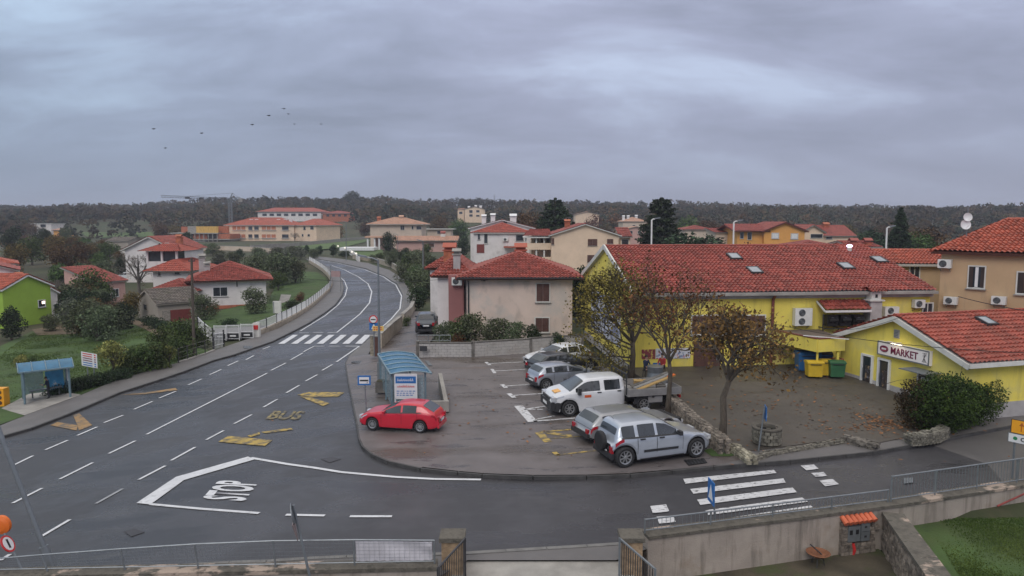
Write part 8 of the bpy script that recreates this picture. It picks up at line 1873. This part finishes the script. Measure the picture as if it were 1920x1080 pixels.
# woods on the ridge: one mass
rnd = random.Random(77); mb = MB(); 
me_v = []; me_f = []; tint = []
for i in range(8500):
    Yt = 335+500*rnd.random()**.9; x = rnd.uniform(-.85,.85)*Yt
    px = 960+1300*x/Yt
    if Yt < 430 and 410 < px < 900: continue
    if Yt < 395 and 1380 < px < 1620: continue
    if Yt < 500 and (470 < px < 665 or 850 < px < 915): continue
    if Yt < 430 and (415 < px < 600): continue
    if Yt < 415 and (1070 < px < 1130 or 50 < px < 125): continue
    if Yt < 470 and 130 < px < 290 and rnd.random() < .8: continue
    h = rnd.uniform(5,9)*(1+.75*noise.noise(Vector((x*.018,Yt*.012,3)))); r_ = rnd.uniform(2.0,5.6); z0 = g(x, Yt); c = Vector((x, Yt, z0+h-r_*.9)); tn = rnd.random()
    nq_ = 34 if Yt < 600 else 26
    for _ in range(nq_):
        v = rv(rnd); v.z = abs(v.z)*1.3-.45; p = c+v*r_*rnd.uniform(.7,1.05); s = rnd.uniform(.7,1.3); n = rv(rnd); n.z += .8; n.y -= .3; n.normalize(); a = n.cross(rv(rnd)).normalized(); b = n.cross(a); o_ = len(me_v); me_v += [tuple(p-a*s), tuple(p-b*s*.7), tuple(p+a*s), tuple(p+b*s*.7)]; me_f.append((o_,o_+1,o_+2,o_+3)); tint.append(tn)
me = bpy.data.meshes.new('woods'); me.from_pydata(me_v, [], me_f); at_ = me.attributes.new('tint', 'FLOAT', 'FACE'); at_.data.foreach_set('value', tint)
mw = mat('woods_leaf', (.05,.05,.03), .9, .1, .5, spec=.15); nt = mw.node_tree; N = nt.nodes; L = nt.links; b = N['Principled BSDF']
an = N.new('ShaderNodeAttribute'); an.attribute_name = 'tint'; cr = N.new('ShaderNodeValToRGB'); L.new(an.outputs['Fac'], cr.inputs[0]); els = cr.color_ramp.elements
els[0].color = (.030,.034,.018,1); els[1].color = (.050,.052,.022,1); els[1].position = 1
for pos, c in ((.2,(.020,.030,.018,1)),(.4,(.056,.044,.026,1)),(.6,(.078,.052,.028,1)),(.75,(.036,.044,.020,1)),(.9,(.095,.054,.026,1))): e = els.new(pos); e.color = c
tc = N.new('ShaderNodeTexCoord'); n1_ = N.new('ShaderNodeTexNoise'); n1_.inputs['Scale'].default_value = .012; L.new(tc.outputs['Object'], n1_.inputs['Vector']); mx = N.new('ShaderNodeVectorMath'); mx.operation = 'SCALE'; mr = N.new('ShaderNodeMapRange'); L.new(n1_.outputs[0], mr.inputs[0]); mr.inputs['From Min'].default_value = .35; mr.inputs['From Max'].default_value = .65; mr.inputs['To Min'].default_value = .6; mr.inputs['To Max'].default_value = 1.4; L.new(cr.outputs[0], mx.inputs[0]); L.new(mr.outputs[0], mx.inputs['Scale']); L.new(mx.outputs[0], b.inputs['Base Color'])
me.materials.append(mw); o = bpy.data.objects.new('woods', me); C.objects.link(o); tag(o, 'brown and dark green woods covering the far ridge', 'woods', kind='stuff')
put('dark', 660, 0, Y_=700, yt=358, label='big rounded tree standing out on the skyline above the white hall', sx=1.9)
# ------------------------------------------------------------------ ground sheet
ys = [4]; 
while ys[-1] < 2600: ys.append(ys[-1]+max(1.6, ys[-1]*.03))
mb = MB(); vs = []; nx = 110
for y in ys:
    hw = y*1.15+25
    for i in range(nx+1):
        x = -hw+2*hw*i/nx; z = g(x,y)-.08
        if y < 21.5: z = -1.3
        elif y > 45: z += .25*noise.noise(Vector((x*.08,y*.08,0)))*min(1,(y-45)/30)-.0
        if y < 230 and abs(x) < y*.9 and y >= 21.5: z = g(x,y)-(.10 if y < 70 else .22)
        vs.append((x,y,z))
mb.add(vs, [(j*(nx+1)+i, j*(nx+1)+i+1, (j+1)*(nx+1)+i+1, (j+1)*(nx+1)+i) for j in range(len(ys)-1) for i in range(nx)]); struct('ground', mb, 'ground', True)

# ------------------------------------------------------------------ sky, sun, camera
w = bpy.data.worlds.new('World'); scene.world = w; w.use_nodes = True; nt = w.node_tree; N = nt.nodes; L = nt.links; bg = N['Background']
EL, AZ = R(38), R(200)
sky = N.new('ShaderNodeTexSky'); sky.sky_type = 'NISHITA'; sky.sun_disc = False; sky.sun_elevation = EL; sky.sun_rotation = AZ
tc = N.new('ShaderNodeTexCoord'); sx = N.new('ShaderNodeSeparateXYZ'); L.new(tc.outputs['Generated'], sx.inputs[0])
def M_(op, a, b=None, c=None):
    n = N.new('ShaderNodeMath'); n.operation = op
    for i, v in enumerate((a, b, c)):
        if v is None: continue
        if isinstance(v, (int,float)): n.inputs[i].default_value = v
        else: L.new(v, n.inputs[i])
    return n.outputs[0]
zc = M_('MAXIMUM', sx.outputs['Z'], 0.0); dn = M_('ADD', zc, .30); cx_ = M_('DIVIDE', sx.outputs['X'], dn); cy_ = M_('DIVIDE', sx.outputs['Y'], dn)
cb = N.new('ShaderNodeCombineXYZ'); L.new(cx_, cb.inputs[0]); L.new(cy_, cb.inputs[1])
mp = N.new('ShaderNodeMapping'); mp.inputs['Scale'].default_value = (.6,1.1,1); mp.inputs['Location'].default_value = (5.4,6,6); L.new(cb.outputs[0], mp.inputs[0])
n1 = N.new('ShaderNodeTexNoise'); n1.inputs['Scale'].default_value = 2.2; n1.inputs['Detail'].default_value = 9; n1.inputs['Roughness'].default_value = .56; n1.inputs['Distortion'].default_value = .35; L.new(mp.outputs[0], n1.inputs['Vector'])
cr = N.new('ShaderNodeValToRGB'); L.new(M_('ADD', .48, M_('MULTIPLY', M_('SUBTRACT', n1.outputs[0], .48), M_('MINIMUM', M_('ADD', .12, M_('MULTIPLY', zc, 6.0)), 1.15))), cr.inputs[0]); cr.color_ramp.elements[0].position = .33; cr.color_ramp.elements[1].position = .69
cr.color_ramp.elements[0].color = (.285,.312,.418,1); cr.color_ramp.elements[1].color = (.51,.585,.76,1)
e = cr.color_ramp.elements.new(.5); e.color = (.368,.402,.54,1)
# bluer toward the left of the view
lf = M_('MULTIPLY', M_('MULTIPLY', sx.outputs['X'], -1), 1.6); lf2 = M_('MINIMUM', M_('MAXIMUM', lf, 0), 1)
tint_ = N.new('ShaderNodeMix'); tint_.data_type = 'RGBA'; L.new(M_('MULTIPLY', lf2, .55), tint_.inputs[0]); L.new(cr.outputs[0], tint_.inputs[6])
tl_ = N.new('ShaderNodeMix'); tl_.data_type = 'RGBA'; tl_.blend_type = 'MULTIPLY'; tl_.inputs[0].default_value = 1; L.new(cr.outputs[0], tl_.inputs[6]); tl_.inputs[7].default_value = (.78,.98,.97,1); L.new(tl_.outputs[2], tint_.inputs[7])
# overcast sky: three times brighter overhead
zen = M_('ADD', M_('ADD', .86, M_('MULTIPLY', M_('MINIMUM', zc, .3), 1.25)), M_('MULTIPLY', M_('POWER', M_('MAXIMUM', M_('SUBTRACT', sx.outputs['Z'], .30), 0), 1.0), ZENITH if 'ZENITH' in globals() else 2.6))
wz = N.new('ShaderNodeMix'); wz.data_type = 'RGBA'; wz.blend_type = 'MULTIPLY'; L.new(M_('MINIMUM', M_('MAXIMUM', M_('MULTIPLY', M_('SUBTRACT', sx.outputs['Z'], .3), 3), 0), 1), wz.inputs[0]); L.new(tint_.outputs[2], wz.inputs[6]); wz.inputs[7].default_value = (1.28,1.1,.80,1)
vm = N.new('ShaderNodeVectorMath'); vm.operation = 'SCALE'; L.new(wz.outputs[2], vm.inputs[0]); L.new(zen, vm.inputs['Scale'])
sk = N.new('ShaderNodeVectorMath'); sk.operation = 'SCALE'; L.new(sky.outputs[0], sk.inputs[0]); sk.inputs['Scale'].default_value = .06
mix = N.new('ShaderNodeMix'); mix.data_type = 'RGBA'; mix.inputs[0].default_value = .93; L.new(sk.outputs[0], mix.inputs[6]); L.new(vm.outputs[0], mix.inputs[7])
L.new(mix.outputs[2], bg.inputs[0]); bg.inputs[1].default_value = 1.0
sun = bpy.data.lights.new('sun', 'SUN'); sun.energy = .9; sun.angle = R(25); sun.color = (1,.95,.9); so = bpy.data.objects.new('sun', sun); C.objects.link(so)
so.rotation_euler = (R(90)-EL, 0, R(180)-AZ+R(0))
sd_ = Vector((math.sin(AZ)*math.cos(EL), math.cos(AZ)*math.cos(EL), math.sin(EL))); so.rotation_euler = sd_.to_track_quat('Z','Y').to_euler()
cam = bpy.data.cameras.new('camera'); co = bpy.data.objects.new('camera', cam); C.objects.link(co); cam.sensor_width = 36; cam.lens = F/1920*36; cam.clip_end = 5000; cam.clip_start = .1
co.location = (0,0,HZ); co.rotation_euler = (R(90)-PITCH, 0, 0); scene.camera = co
vs_ = scene.view_settings; vs_.view_transform = 'Standard'; vs_.look = 'None'; vs_.gamma = 1; vs_.exposure = 0
scene.cycles.max_bounces = 5; scene.cycles.diffuse_bounces = 2; scene.cycles.glossy_bounces = 3; scene.cycles.transparent_max_bounces = 12; scene.cycles.use_denoising = True
try: scene.cycles.denoiser = 'OPENIMAGEDENOISE'
except Exception: pass
HAZE = .0003
if HAZE:
    mb = MB(); mb.box(-2500,2500,-60,2700,-8,75); mh_ = bpy.data.materials.new('haze'); mh_.use_nodes = True; nt = mh_.node_tree; nt.nodes.remove(nt.nodes['Principled BSDF']); pv_ = nt.nodes.new('ShaderNodeVolumePrincipled'); pv_.inputs['Density'].default_value = HAZE; pv_.inputs['Color'].default_value = (.80,.84,1,1); nt.links.new(pv_.outputs[0], nt.nodes['Material Output'].inputs['Volume'])
    tag(mb.build('haze', mh_), 'thin grey haze in the far air', 'haze', kind='stuff')
    scene.cycles.volume_bounces = 0
for o in list(bpy.data.objects):
    if o.get('label') == 'proto': 
        for ch in list(o.children): bpy.data.objects.remove(ch)
        bpy.data.objects.remove(o)
